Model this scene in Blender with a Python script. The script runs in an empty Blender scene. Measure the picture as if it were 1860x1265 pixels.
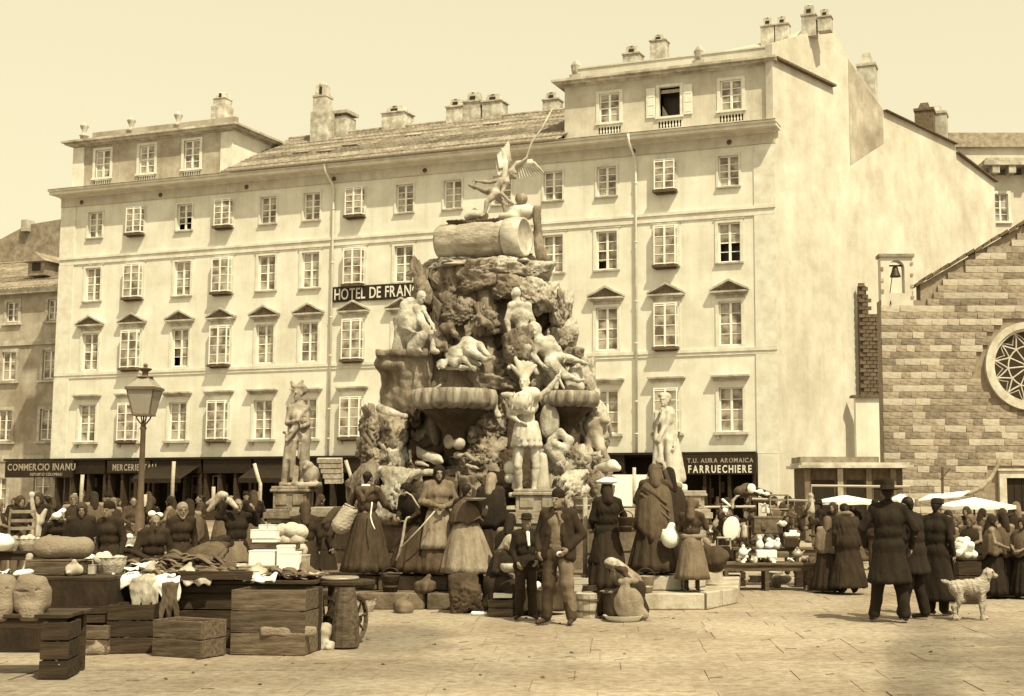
import bpy, math, random
import numpy as np
from math import sin, cos, pi, radians, atan2, sqrt
from mathutils import Vector, Matrix

# ---------------------------------------------------------------- camera, world, sun, exposure
scene = bpy.context.scene
COL = scene.collection
CAM_H = 1.67
F, PX, PY, W0, H0 = 2400.0, 1090.0, 632.0, 1860.0, 1265.0    # focal length and principal point in photo pixels
PITCH = math.atan(258.0 / F)
cam_d = bpy.data.cameras.new('camera')
cam = bpy.data.objects.new('camera', cam_d)
COL.objects.link(cam)
cam.location = (0, 0, CAM_H)
cam.rotation_euler = (pi / 2 + PITCH, 0, 0)
cam_d.sensor_width = 36.0
cam_d.lens = 36.0 * F / W0
cam_d.shift_x = (W0 / 2 - PX) / W0
cam_d.clip_start = 0.1
cam_d.clip_end = 2000
scene.camera = cam

SUN_TRAVEL = Vector((-0.30, 0.45, -0.80)).normalized()
SUN_EL = math.asin(-SUN_TRAVEL.z)
world = bpy.data.worlds.new("World")
scene.world = world
world.use_nodes = True
nt = world.node_tree
for n in list(nt.nodes):
    nt.nodes.remove(n)
out = nt.nodes.new('ShaderNodeOutputWorld')
bg = nt.nodes.new('ShaderNodeBackground')
sky = nt.nodes.new('ShaderNodeTexSky')
sky.sky_type = 'NISHITA'
sky.sun_disc = False
sky.sun_elevation = SUN_EL
sky.sun_rotation = atan2(-SUN_TRAVEL.x, -SUN_TRAVEL.y)
sky.dust_density = 4.0
sky.air_density = 1.6
bw = nt.nodes.new('ShaderNodeRGBToBW')
pw = nt.nodes.new('ShaderNodeMath'); pw.operation = 'POWER'; pw.inputs[1].default_value = 0.28
tint = nt.nodes.new('ShaderNodeMix'); tint.data_type = 'RGBA'; tint.blend_type = 'MULTIPLY'
tint.inputs[0].default_value = 1.0
tint.inputs[7].default_value = (1.0, 0.90, 0.59, 1)          # the sky of an albumen print: cream
nt.links.new(sky.outputs[0], bw.inputs[0])
nt.links.new(bw.outputs[0], pw.inputs[0])
nt.links.new(pw.outputs[0], tint.inputs[6])
nt.links.new(tint.outputs[2], bg.inputs[0])
bg.inputs[1].default_value = 0.555
nt.links.new(bg.outputs[0], out.inputs[0])

sun_d = bpy.data.lights.new('sun', 'SUN')
sun_d.energy = 5.0
sun_d.angle = radians(0.6)
sun_d.color = (1.0, 0.895, 0.585)
sun = bpy.data.objects.new('sun', sun_d)
COL.objects.link(sun)
sun.rotation_euler = SUN_TRAVEL.to_track_quat('-Z', 'Y').to_euler()

scene.view_settings.view_transform = 'Standard'
scene.view_settings.look = 'None'
scene.view_settings.exposure = 0.3
scene.view_settings.gamma = 1.0
scene.render.engine = 'CYCLES'
scene.cycles.max_bounces = 6
scene.cycles.diffuse_bounces = 3

# ---------------------------------------------------------------- survey helpers (photo pixel -> place on a real surface)
_c, _s = cos(PITCH), sin(PITCH)
def ray(px, py):
    a, b = (px - PX) / F, -(py - PY) / F
    return Vector((a, _c - b * _s, _s + b * _c))
def at_y(px, py, Y):
    r = ray(px, py); t = Y / r.y
    return Vector((r.x * t, Y, CAM_H + r.z * t))
def on_ground(px, py, z=0.0):
    r = ray(px, py); t = (z - CAM_H) / r.z
    return Vector((r.x * t, r.y * t, z))
def on_plane(px, py, p0, n):
    r = ray(px, py); o = Vector((0, 0, CAM_H))
    t = (p0 - o).dot(n) / r.dot(n)
    return o + r * t

# ---------------------------------------------------------------- materials
def new_mat(name):
    m = bpy.data.materials.new(name); m.use_nodes = True
    nt = m.node_tree
    b = nt.nodes['Principled BSDF']
    return m, nt, b
def tone(g):
    # sepia tone of a given grey value: the darker, the browner
    g = max(0.004, g)
    k = min(1.0, g / 0.75)
    return (g, g * (0.58 + 0.42 * k ** 0.55), g * (0.29 + 0.66 * k ** 0.6), 1)
def mat(name, g, rough=0.85, var=0.25, scale=3.0, bump=0.0, bscale=20.0, streak=False, obj_var=0.0, g2=None, stain=0.0, stain_scale=0.6, metallic=0.0, coord='Object', drip=0.0):
    m, nt, b = new_mat(name)
    N, L = nt.nodes, nt.links
    tc = N.new('ShaderNodeTexCoord')
    src = tc.outputs[coord]
    if streak:
        mp = N.new('ShaderNodeMapping'); mp.inputs['Scale'].default_value = streak
        L.new(src, mp.inputs[0]); vec = mp.outputs[0]
    else:
        vec = src
    no = N.new('ShaderNodeTexNoise'); no.inputs['Scale'].default_value = scale
    no.inputs['Detail'].default_value = 6; no.inputs['Roughness'].default_value = 0.62
    L.new(vec, no.inputs['Vector'])
    cr = N.new('ShaderNodeValToRGB')
    lo = g * (1 - var) if g2 is None else g2
    hi = g * (1 + var * 0.6)
    cr.color_ramp.elements[0].position = 0.3; cr.color_ramp.elements[0].color = tone(lo)
    cr.color_ramp.elements[1].position = 0.68; cr.color_ramp.elements[1].color = tone(min(hi, 0.88))
    L.new(no.outputs[0], cr.inputs[0])
    colr = cr.outputs[0]
    if stain:
        n2 = N.new('ShaderNodeTexNoise'); n2.inputs['Scale'].default_value = stain_scale
        n2.inputs['Detail'].default_value = 8; n2.inputs['Roughness'].default_value = 0.7
        L.new(src, n2.inputs['Vector'])
        r2 = N.new('ShaderNodeValToRGB')
        r2.color_ramp.elements[0].position = 0.38; r2.color_ramp.elements[1].position = 0.62
        v = 1 - stain
        r2.color_ramp.elements[0].color = (v, v * 0.97, v * 0.92, 1); r2.color_ramp.elements[1].color = (1, 1, 1, 1)
        L.new(n2.outputs[0], r2.inputs[0])
        mx = N.new('ShaderNodeMix'); mx.data_type = 'RGBA'; mx.blend_type = 'MULTIPLY'; mx.inputs[0].default_value = 1
        L.new(colr, mx.inputs[6]); L.new(r2.outputs[0], mx.inputs[7]); colr = mx.outputs[2]
    if drip:
        mp2 = N.new('ShaderNodeMapping'); mp2.inputs['Scale'].default_value = (1.6, 1.6, .10)
        L.new(src, mp2.inputs[0])
        n4 = N.new('ShaderNodeTexNoise'); n4.inputs['Scale'].default_value = 1.3; n4.inputs['Detail'].default_value = 9; n4.inputs['Roughness'].default_value = 0.75
        L.new(mp2.outputs[0], n4.inputs['Vector'])
        r4 = N.new('ShaderNodeValToRGB'); r4.color_ramp.elements[0].position = 0.36; r4.color_ramp.elements[1].position = 0.52
        r4.color_ramp.elements[0].color = (1-drip, 1-drip*1.05, 1-drip*1.15, 1); r4.color_ramp.elements[1].color = (1, 1, 1, 1)
        L.new(n4.outputs[0], r4.inputs[0])
        n5 = N.new('ShaderNodeTexNoise'); n5.inputs['Scale'].default_value = 5.0; n5.inputs['Detail'].default_value = 9; n5.inputs['Roughness'].default_value = 0.8
        L.new(src, n5.inputs['Vector'])
        r5 = N.new('ShaderNodeValToRGB'); r5.color_ramp.elements[0].position = 0.30; r5.color_ramp.elements[1].position = 0.44
        r5.color_ramp.elements[0].color = (1-drip, 1-drip*1.05, 1-drip*1.15, 1); r5.color_ramp.elements[1].color = (1, 1, 1, 1)
        L.new(n5.outputs[0], r5.inputs[0])
        for r_ in (r4, r5):
            mx = N.new('ShaderNodeMix'); mx.data_type = 'RGBA'; mx.blend_type = 'MULTIPLY'; mx.inputs[0].default_value = 1
            L.new(colr, mx.inputs[6]); L.new(r_.outputs[0], mx.inputs[7]); colr = mx.outputs[2]
    if obj_var:
        oi = N.new('ShaderNodeObjectInfo')
        mr = N.new('ShaderNodeMapRange'); mr.inputs[3].default_value = 1 - obj_var; mr.inputs[4].default_value = 1 + obj_var
        L.new(oi.outputs['Random'], mr.inputs[0])
        mx = N.new('ShaderNodeVectorMath'); mx.operation = 'SCALE'
        L.new(colr, mx.inputs[0]); L.new(mr.outputs[0], mx.inputs['Scale']); colr = mx.outputs[0]
    L.new(colr, b.inputs['Base Color'])
    b.inputs['Roughness'].default_value = rough
    b.inputs['Metallic'].default_value = metallic
    b.inputs['Specular IOR Level'].default_value = 0.25
    if bump:
        nb = N.new('ShaderNodeTexNoise'); nb.inputs['Scale'].default_value = bscale
        nb.inputs['Detail'].default_value = 8; nb.inputs['Roughness'].default_value = 0.65
        L.new(vec, nb.inputs['Vector'])
        bp = N.new('ShaderNodeBump'); bp.inputs['Strength'].default_value = bump; bp.inputs['Distance'].default_value = 0.05
        L.new(nb.outputs[0], bp.inputs['Height']); L.new(bp.outputs[0], b.inputs['Normal'])
    return m

M = {}
M['plaster'] = mat('cream_plaster', 0.75, drip=.10, var=0.10, scale=0.9, bump=0.15, bscale=6, stain=0.16, stain_scale=0.28)
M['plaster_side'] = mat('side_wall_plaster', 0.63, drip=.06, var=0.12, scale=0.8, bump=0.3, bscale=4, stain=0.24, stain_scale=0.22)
M['plaster_attic'] = mat('attic_plaster', 0.58, drip=.12, var=0.12, scale=1.2, stain=0.2, stain_scale=0.5)
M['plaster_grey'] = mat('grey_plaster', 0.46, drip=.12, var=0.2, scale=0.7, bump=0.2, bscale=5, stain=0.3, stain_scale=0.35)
M['plaster_far'] = mat('far_plaster', 0.60, var=0.14, scale=0.7, stain=0.15, stain_scale=0.4)
M['trim'] = mat('pale_stone_trim', 0.70, var=0.12, scale=2.0, stain=0.14, stain_scale=1.2)
M['trim_dirty'] = mat('weathered_cornice_stone', 0.56, drip=.25, var=0.3, scale=2.2, stain=0.35, stain_scale=0.9)
M['frame'] = mat('white_painted_wood', 0.80, var=0.08, scale=5, rough=0.6)
M['shutter'] = mat('pale_shutter', 0.70, var=0.1, scale=5, rough=0.7)
M['tile'] = mat('clay_roof_tiles', 0.40, var=0.4, scale=2.4, bump=0.4, bscale=12, stain=0.4, stain_scale=0.8)
M['tile_dark'] = mat('old_roof_tiles', 0.33, var=0.4, scale=2.0, stain=0.3, stain_scale=0.6)
M['chimney'] = mat('rendered_chimney', 0.58, var=0.3, scale=2.5, stain=0.35, stain_scale=1.3, obj_var=0.12)
M['soot'] = mat('sooty_brick', 0.13, var=0.4, scale=5)
M['brick'] = mat('dark_brick', 0.12, var=0.5, scale=6, bump=0.5, bscale=15, obj_var=0.25)
M['iron'] = mat('dark_iron', 0.045, rough=0.5, var=0.2, scale=8)
M['ironpaint'] = mat('grey_painted_iron', 0.13, rough=0.5, var=0.3, scale=5)
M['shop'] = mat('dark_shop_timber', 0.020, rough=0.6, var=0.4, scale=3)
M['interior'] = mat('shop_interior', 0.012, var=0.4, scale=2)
M['sign'] = mat('sign_board', 0.025, rough=0.6, var=0.2, scale=4)
M['letter'] = mat('pale_lettering', 0.68, rough=0.7, var=0.12, scale=8)
M['letter_faded'] = mat('faded_lettering', 0.33, rough=0.8, var=0.5, scale=9)
M['ashlar_dark'] = mat('dark_ashlar', 0.29, var=0.45, scale=2.6, bump=0.5, bscale=9, obj_var=0.3, coord='Object')
M['ashlar_light'] = mat('pale_ashlar', 0.45, var=0.22, scale=2.6, bump=0.4, bscale=9, obj_var=0.12)
M['mortar'] = mat('old_mortar', 0.27, var=0.25, scale=4)
M['rosestone'] = mat('rose_window_stone', 0.58, var=0.2, scale=3, stain=0.2, stain_scale=2)
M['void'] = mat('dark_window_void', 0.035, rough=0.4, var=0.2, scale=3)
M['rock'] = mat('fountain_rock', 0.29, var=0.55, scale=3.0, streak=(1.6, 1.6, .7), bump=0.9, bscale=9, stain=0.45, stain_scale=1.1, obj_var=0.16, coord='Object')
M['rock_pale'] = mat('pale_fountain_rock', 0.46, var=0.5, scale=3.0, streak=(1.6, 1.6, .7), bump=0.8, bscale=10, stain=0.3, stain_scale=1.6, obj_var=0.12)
M['rock_dark'] = mat('dark_shaded_rock', 0.085, var=0.45, scale=2.4, bump=0.9, bscale=9, stain=0.35, stain_scale=1.4, obj_var=0.15)  # dark rock; shade of recesses and basin undersides is put into this colour
M['marble'] = mat('white_marble', 0.60, drip=.25, var=0.2, scale=4.5, stain=0.3, stain_scale=3.0, rough=0.6, bump=0.15, bscale=25)
M['marble_old'] = mat('weathered_marble', 0.42, drip=.35, var=0.4, scale=3.5, stain=0.4, stain_scale=2.6, rough=0.7, bump=0.25, bscale=22)
M['step'] = mat('worn_step_stone', 0.19, drip=.35, var=0.3, scale=3, bump=0.5, bscale=12, stain=0.35, stain_scale=1.6, obj_var=0.12)
M['step_pale'] = mat('pale_step_stone', 0.44, drip=.28, var=0.22, scale=3, bump=0.4, bscale=12, stain=0.25, stain_scale=1.6, obj_var=0.08)
M['water'] = mat('basin_water', 0.05, rough=0.12, var=0.1, scale=3)
M['wood'] = mat('weathered_wood', 0.125, var=0.6, scale=3.5, streak=(1, 8, 8), bump=0.35, bscale=6, obj_var=0.25)
M['wood_dark'] = mat('dark_old_wood', 0.045, var=0.6, scale=2.2, streak=(1, 8, 8), bump=0.35, bscale=6, obj_var=0.25)
M['wood_pale'] = mat('pale_new_wood', 0.45, var=0.25, scale=2.2, streak=(1, 8, 8), bump=0.2, bscale=6, obj_var=0.12)
M['sack'] = mat('burlap_sacking', 0.26, var=0.25, scale=4, bump=0.6, bscale=40)
M['sack_pale'] = mat('pale_sacking', 0.40, var=0.2, scale=4, bump=0.5, bscale=40)
M['linen'] = mat('white_linen', 0.78, var=0.12, scale=4, bump=0.2, bscale=14)
M['paper'] = mat('white_card', 0.80, var=0.06, scale=4)
M['canvas'] = mat('pale_canvas', 0.76, var=0.1, scale=3)
M['skin'] = mat('skin', 0.21, var=0.15, scale=10, rough=0.6)
M['hair'] = mat('dark_hair', 0.014, var=0.3, scale=20, rough=0.6)
for nm, g in (('cloth_black', 0.020), ('cloth_dark', 0.034), ('cloth_brown', 0.065), ('cloth_mid', 0.12), ('cloth_grey', 0.19), ('cloth_pale', 0.29), ('cloth_light', 0.46)):
    M[nm] = mat(nm, g, var=0.35, scale=4, streak=(2.0, 2.0, .7), bump=0.65, bscale=6, stain=.25, stain_scale=4)
M['straw'] = mat('straw_basket', 0.42, var=0.35, scale=14, bump=0.6, bscale=50)
M['leather'] = mat('worn_leather', 0.045, var=0.3, scale=8, rough=0.6)
M['tin'] = mat('dull_tin', 0.35, var=0.3, scale=6, rough=0.45, metallic=0.4)
M['goods_mid'] = mat('mixed_goods', 0.22, var=0.4, scale=9, bump=0.3, obj_var=0.45)
M['fish'] = mat('dried_fish', 0.15, var=0.4, scale=14, bump=0.3, obj_var=0.3)
M['fur'] = mat('pale_dog_fur', 0.44, var=0.3, scale=10, streak=(1, 1, 3), bump=0.9, bscale=22)
M['carved'] = mat('lichened_carved_stone', 0.60, var=0.3, scale=5, bump=0.8, bscale=16, stain=0.45, stain_scale=3.5)
M['melon'] = mat('pale_melon_rind', 0.50, var=0.3, scale=9, bump=0.3, obj_var=0.12)

def glass_mat():
    m, nt, b = new_mat('old_window_glass')
    N, L = nt.nodes, nt.links
    oi = N.new('ShaderNodeObjectInfo'); tc = N.new('ShaderNodeTexCoord')
    no = N.new('ShaderNodeTexNoise'); no.inputs['Scale'].default_value = 1.6; no.inputs['Detail'].default_value = 3
    sc_ = N.new('ShaderNodeVectorMath'); sc_.operation = 'SCALE'; sc_.inputs['Scale'].default_value = 40.0
    ad = N.new('ShaderNodeVectorMath'); ad.operation = 'ADD'
    L.new(tc.outputs['Object'], ad.inputs[0]); L.new(oi.outputs['Random'], sc_.inputs[0]); L.new(sc_.outputs[0], ad.inputs[1])
    L.new(ad.outputs[0], no.inputs['Vector'])
    cr = N.new('ShaderNodeValToRGB')
    e = cr.color_ramp.elements
    e[0].position = 0.38; e[0].color = tone(0.12); e[1].position = 0.60; e[1].color = tone(0.42)
    L.new(no.outputs[0], cr.inputs[0]); L.new(cr.outputs[0], b.inputs['Base Color'])
    b.inputs['Roughness'].default_value = 0.12
    b.inputs['Specular IOR Level'].default_value = 0.5
    return m
M['glass'] = glass_mat()

def ground_mat(name, g, gaps=False):
    m, nt, b = new_mat(name)
    N, L = nt.nodes, nt.links
    tc = N.new('ShaderNodeTexCoord')
    geo = N.new('ShaderNodeNewGeometry')
    n1 = N.new('ShaderNodeTexNoise'); n1.inputs['Scale'].default_value = 0.35; n1.inputs['Detail'].default_value = 9; n1.inputs['Roughness'].default_value = 0.65
    n2 = N.new('ShaderNodeTexNoise'); n2.inputs['Scale'].default_value = 9; n2.inputs['Detail'].default_value = 8; n2.inputs['Roughness'].default_value = 0.7
    L.new(geo.outputs['Position'], n1.inputs['Vector'])
    L.new(geo.outputs['Position'], n2.inputs['Vector'])
    c1 = N.new('ShaderNodeValToRGB'); e = c1.color_ramp.elements
    e[0].position = 0.36; e[0].color = tone(g * 0.68); e[1].position = 0.6; e[1].color = tone(g)
    c2 = N.new('ShaderNodeValToRGB'); e = c2.color_ramp.elements
    e[0].position = 0.34; e[0].color = (0.62, 0.57, 0.50, 1); e[1].position = 0.60; e[1].color = (1, 1, 1, 1)
    L.new(n1.outputs[0], c1.inputs[0]); L.new(n2.outputs[0], c2.inputs[0])
    mx = N.new('ShaderNodeMix'); mx.data_type = 'RGBA'; mx.blend_type = 'MULTIPLY'; mx.inputs[0].default_value = 1
    L.new(c1.outputs[0], mx.inputs[6]); L.new(c2.outputs[0], mx.inputs[7])
    oi = N.new('ShaderNodeObjectInfo')
    mr = N.new('ShaderNodeMapRange'); mr.inputs[3].default_value = 0.93; mr.inputs[4].default_value = 1.05
    L.new(oi.outputs['Random'], mr.inputs[0])
    sc = N.new('ShaderNodeVectorMath'); sc.operation = 'SCALE'
    L.new(mx.outputs[2], sc.inputs[0]); L.new(mr.outputs[0], sc.inputs['Scale'])
    last = sc.outputs[0]
    # soft darker patches; the narrow long one stands in for a blurred dark figure
    for (cx, cy, rx, ry, amt) in ((-2.3, 15.2, .7, 1.9, 0.62), (3.25, 13.6, 0.42, 3.6, 0.74), (5.8, 13.0, 3.2, 4.2, 0.62), (-5.0, 11.0, 5.5, 1.5, 0.75)):
        mp = N.new('ShaderNodeMapping'); mp.vector_type = 'TEXTURE'
        mp.inputs['Location'].default_value = (cx, cy, 0)
        mp.inputs['Rotation'].default_value = (0, 0, -atan2(cx, cy))
        mp.inputs['Scale'].default_value = (rx, ry, 1)
        L.new(geo.outputs['Position'], mp.inputs[0])
        ln = N.new('ShaderNodeVectorMath'); ln.operation = 'LENGTH'; L.new(mp.outputs[0], ln.inputs[0])
        n3 = N.new('ShaderNodeTexNoise'); n3.inputs['Scale'].default_value = 1.3; n3.inputs['Detail'].default_value = 6
        L.new(geo.outputs['Position'], n3.inputs['Vector'])
        ad = N.new('ShaderNodeMath'); ad.operation = 'MULTIPLY_ADD'; ad.inputs[1].default_value = 1.1; 
        L.new(n3.outputs[0], ad.inputs[0]); L.new(ln.outputs['Value'], ad.inputs[2])
        r3 = N.new('ShaderNodeMapRange'); r3.interpolation_type = 'SMOOTHSTEP'
        r3.inputs[1].default_value = 1.1; r3.inputs[2].default_value = 1.75; r3.inputs[3].default_value = amt; r3.inputs[4].default_value = 1.0
        L.new(ad.outputs[0], r3.inputs[0])
        s3 = N.new('ShaderNodeVectorMath'); s3.operation = 'SCALE'
        L.new(last, s3.inputs[0]); L.new(r3.outputs[0], s3.inputs['Scale']); last = s3.outputs[0]
    L.new(last, b.inputs['Base Color'])
    b.inputs['Roughness'].default_value = 0.95
    b.inputs['Specular IOR Level'].default_value = 0.15
    nb = N.new('ShaderNodeTexNoise'); nb.inputs['Scale'].default_value = 14; nb.inputs['Detail'].default_value = 8
    L.new(geo.outputs['Position'], nb.inputs['Vector'])
    bp = N.new('ShaderNodeBump'); bp.inputs['Strength'].default_value = 0.5; bp.inputs['Distance'].default_value = 0.04
    L.new(nb.outputs[0], bp.inputs['Height']); L.new(bp.outputs[0], b.inputs['Normal'])
    return m
M['ground'] = ground_mat('sandy_ground', 0.30)
M['slab'] = ground_mat('dusty_paving_slab', 0.395)

# ---------------------------------------------------------------- object helpers
def link(o, parent=None):
    COL.objects.link(o)
    if parent is not None:
        o.parent = parent
    return o
def tag(o, label=None, cat=None, group=None, kind=None):
    if label: o['label'] = label
    if cat: o['category'] = cat
    if group: o['group'] = group
    if kind: o['kind'] = kind
    return o
def thing(name, label, cat, loc=(0, 0, 0), rz=0.0, group=None):
    o = bpy.data.objects.new(name, None)
    o.empty_display_size = 0.2
    link(o); o.location = loc; o.rotation_euler = (0, 0, rz)
    return tag(o, label, cat, group)
def mesh_np(name, V, Fq, smooth=False):
    """V (n,3); Fq array (m,3|4) or list of such arrays"""
    if not isinstance(Fq, list): Fq = [Fq]
    me = bpy.data.meshes.new(name)
    V = np.asarray(V, dtype=np.float32)
    me.vertices.add(len(V)); me.vertices.foreach_set('co', V.ravel())
    idx = np.concatenate([np.asarray(f, dtype=np.int32).ravel() for f in Fq])
    tot = np.concatenate([np.full(len(f), np.asarray(f).shape[1], dtype=np.int32) for f in Fq])
    st = np.concatenate([[0], np.cumsum(tot)[:-1]]).astype(np.int32)
    me.loops.add(len(idx)); me.loops.foreach_set('vertex_index', idx)
    me.polygons.add(len(tot)); me.polygons.foreach_set('loop_start', st); me.polygons.foreach_set('loop_total', tot)
    if smooth: me.polygons.foreach_set('use_smooth', np.ones(len(tot), dtype=bool))
    me.update(calc_edges=True)
    me.validate()
    return me
def obj_me(name, me, m=None, parent=None, loc=None, rot=None, scale=None):
    if m is not None and len(me.materials) == 0: me.materials.append(m)
    o = bpy.data.objects.new(name, me); link(o, parent)
    if loc is not None: o.location = loc
    if rot is not None: o.rotation_euler = rot
    if scale is not None: o.scale = scale
    return o

class MB:
    """collects shapes for one mesh object"""
    def __init__(s): s.v = []; s.f = []; s.n = 0; s.mi = []
    def add(s, V, Fs, mi=0):
        V = np.asarray(V, float)
        s.v.append(V)
        for f in Fs: s.f.append([i + s.n for i in f]); s.mi.append(mi)
        s.n += len(V); return s
    def box(s, c, h, R=None, mi=0, taper=1.0, top_shift=(0, 0)):
        """centre c, half sizes h; R 3x3 rotation; taper scales the top"""
        sg = np.array([(-1,-1,-1),(1,-1,-1),(1,1,-1),(-1,1,-1),(-1,-1,1),(1,-1,1),(1,1,1),(-1,1,1)], float)
        V = sg * np.array(h, float)
        V[4:, :2] *= taper; V[4:, 0] += top_shift[0]; V[4:, 1] += top_shift[1]
        if R is not None: V = V @ np.array(R, float).T
        V = V + np.array(c, float)
        return s.add(V, [(0,3,2,1),(4,5,6,7),(0,1,5,4),(1,2,6,5),(2,3,7,6),(3,0,4,7)], mi)
    def b(s, x0, x1, y0, y1, z0, z1, mi=0):
        return s.box(((x0+x1)/2,(y0+y1)/2,(z0+z1)/2), (abs(x1-x0)/2,abs(y1-y0)/2,abs(z1-z0)/2), mi=mi)
    def tube(s, pts, r, n=8, cap=True, mi=0):
        pts = [np.array(p, float) for p in pts]
        rs = r if isinstance(r, (list, tuple)) else [r] * len(pts)
        rings = []
        up = np.array((0.13, 0.21, 0.97))
        for i, p in enumerate(pts):
            d = (pts[min(i+1, len(pts)-1)] - pts[max(i-1, 0)]); d = d / (np.linalg.norm(d) + 1e-9)
            a = np.cross(d, up)
            if np.linalg.norm(a) < 1e-3: a = np.cross(d, (1, 0, 0))
            a /= np.linalg.norm(a); bb = np.cross(d, a); up = np.cross(a, d) if i else up
            th = np.linspace(0, 2*pi, n, endpoint=False)
            rings.append(p + rs[i] * (np.cos(th)[:, None] * a + np.sin(th)[:, None] * bb))
        V = np.concatenate(rings); Fs = []
        for i in range(len(pts)-1):
            for j in range(n):
                k = (j+1) % n
                Fs.append((i*n+j, i*n+k, (i+1)*n+k, (i+1)*n+j))
        if cap:
            Fs.append(tuple(range(n))[::-1]); Fs.append(tuple((len(pts)-1)*n + j for j in range(n)))
        return s.add(V, Fs, mi)
    def lathe(s, prof, n=20, c=(0, 0, 0), mi=0, rx=1.0, ry=1.0, fold=None, cap=True):
        """prof list of (r,z)"""
        th = np.linspace(0, 2*pi, n, endpoint=False); V = []; Fs = []
        for i, (r, z) in enumerate(prof):
            rr = np.full(n, float(r))
            if fold is not None: rr = rr * fold(th, z)
            V.append(np.stack([c[0] + rr*np.cos(th)*rx, c[1] + rr*np.sin(th)*ry, np.full(n, c[2]+z)], 1))
        V = np.concatenate(V); m = len(prof)
        for i in range(m-1):
            for j in range(n):
                k = (j+1) % n
                Fs.append((i*n+j, i*n+k, (i+1)*n+k, (i+1)*n+j))
        if cap:
            if prof[0][0] > 1e-4: Fs.append(tuple(range(n))[::-1])
            if prof[-1][0] > 1e-4: Fs.append(tuple((m-1)*n + j for j in range(n)))
        return s.add(V, Fs, mi)
    def prism(s, poly, e, mi=0):
        """poly: list of 3D points (planar, in order), e: extrusion vector"""
        P = np.array([list(p) for p in poly], float); n = len(P); e = np.array(e, float)
        V = np.concatenate([P, P + e])
        Fs = [tuple(range(n))[::-1], tuple(range(n, 2*n))] + [(i, (i+1) % n, n+(i+1) % n, n+i) for i in range(n)]
        return s.add(V, Fs, mi)
    def mesh(s, name, smooth=False):
        me = bpy.data.meshes.new(name)
        V = np.concatenate(s.v)
        me.from_pydata(V.tolist(), [], s.f)
        if smooth: me.polygons.foreach_set('use_smooth', [True] * len(me.polygons))
        if any(s.mi): me.polygons.foreach_set('material_index', s.mi)
        me.update(); return me
    def build(s, name, m, parent=None, smooth=False, bevel=0.0, **kw):
        me = s.mesh(name, smooth)
        for mm in (m if isinstance(m, (list, tuple)) else [m]): me.materials.append(mm)
        o = obj_me(name, me, None, parent, **kw)
        if bevel:
            md = o.modifiers.new('bevel', 'BEVEL'); md.width = bevel; md.segments = 2; md.limit_method = 'ANGLE'
        if smooth == 'auto': pass
        return o

def rz3(a): return np.array([[cos(a), -sin(a), 0], [sin(a), cos(a), 0], [0, 0, 1]])
def rx3(a): return np.array([[1, 0, 0], [0, cos(a), -sin(a)], [0, sin(a), cos(a)]])
def ry3(a): return np.array([[cos(a), 0, sin(a)], [0, 1, 0], [-sin(a), 0, cos(a)]])

# ---------------------------------------------------------------- distance-field sculpting (surface nets)
def surface_nets(Fg, o, h):
    S = Fg < 0
    nx, ny, nz = Fg.shape
    c = np.zeros((nx-1, ny-1, nz-1), np.int8)
    for dx in (0, 1):
        for dy in (0, 1):
            for dz in (0, 1):
                c += S[dx:nx-1+dx, dy:ny-1+dy, dz:nz-1+dz]
    act = (c > 0) & (c < 8)
    I = np.argwhere(act)
    idx = -np.ones(act.shape, np.int32); idx[act] = np.arange(len(I))
    acc = np.zeros((len(I), 3)); cnt = np.zeros(len(I))
    cor = [(0,0,0),(1,0,0),(0,1,0),(1,1,0),(0,0,1),(1,0,1),(0,1,1),(1,1,1)]
    vals = [Fg[I[:,0]+a, I[:,1]+b, I[:,2]+d] for a, b, d in cor]
    for a in range(8):
        for ax in range(3):
            if cor[a][ax]: continue
            bcor = list(cor[a]); bcor[ax] = 1; b = cor.index(tuple(bcor))
            va, vb = vals[a], vals[b]
            m = (va < 0) != (vb < 0)
            t = np.where(m, va / np.where(m, va - vb, 1), 0)
            p = np.array(cor[a], float)[None].repeat(len(I), 0); p[:, ax] += t
            acc[m] += p[m]; cnt[m] += 1
    V = (I + acc / cnt[:, None]) * h + o
    Q = []
    for ax in range(3):
        sl0 = [slice(0, n) for n in Fg.shape]; sl1 = [slice(0, n) for n in Fg.shape]
        sl0[ax] = slice(0, Fg.shape[ax]-1); sl1[ax] = slice(1, Fg.shape[ax])
        a, b = S[tuple(sl0)], S[tuple(sl1)]
        E = np.argwhere(a != b)
        o1, o2 = [(1, 2), (2, 0), (0, 1)][ax]
        E = E[(E[:, o1] > 0) & (E[:, o2] > 0) & (E[:, o1] < Fg.shape[o1]-1) & (E[:, o2] < Fg.shape[o2]-1)]
        ins = S[E[:, 0], E[:, 1], E[:, 2]]
        def cell(d1, d2):
            G = E.copy(); G[:, o1] += d1; G[:, o2] += d2
            return idx[G[:, 0], G[:, 1], G[:, 2]]
        q = np.stack([cell(-1, -1), cell(0, -1), cell(0, 0), cell(-1, 0)], 1)
        q[~ins] = q[~ins][:, ::-1]
        Q.append(q)
    Q = np.concatenate(Q); Q = Q[(Q >= 0).all(1)]
    return V, Q

def fold_noise(P, f, seed):
    r = np.random.RandomState(seed)
    out = 0
    for k in range(4):
        d = r.normal(size=3); d /= np.linalg.norm(d)
        out = out + np.sin((P @ d) * f * (1 + 0.7 * k) + r.rand() * 6.3 + 1.5 * np.sin((P @ r.normal(size=3)) * f * 0.4)) / (1 + 0.6 * k)
    return out / 2.2

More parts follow.
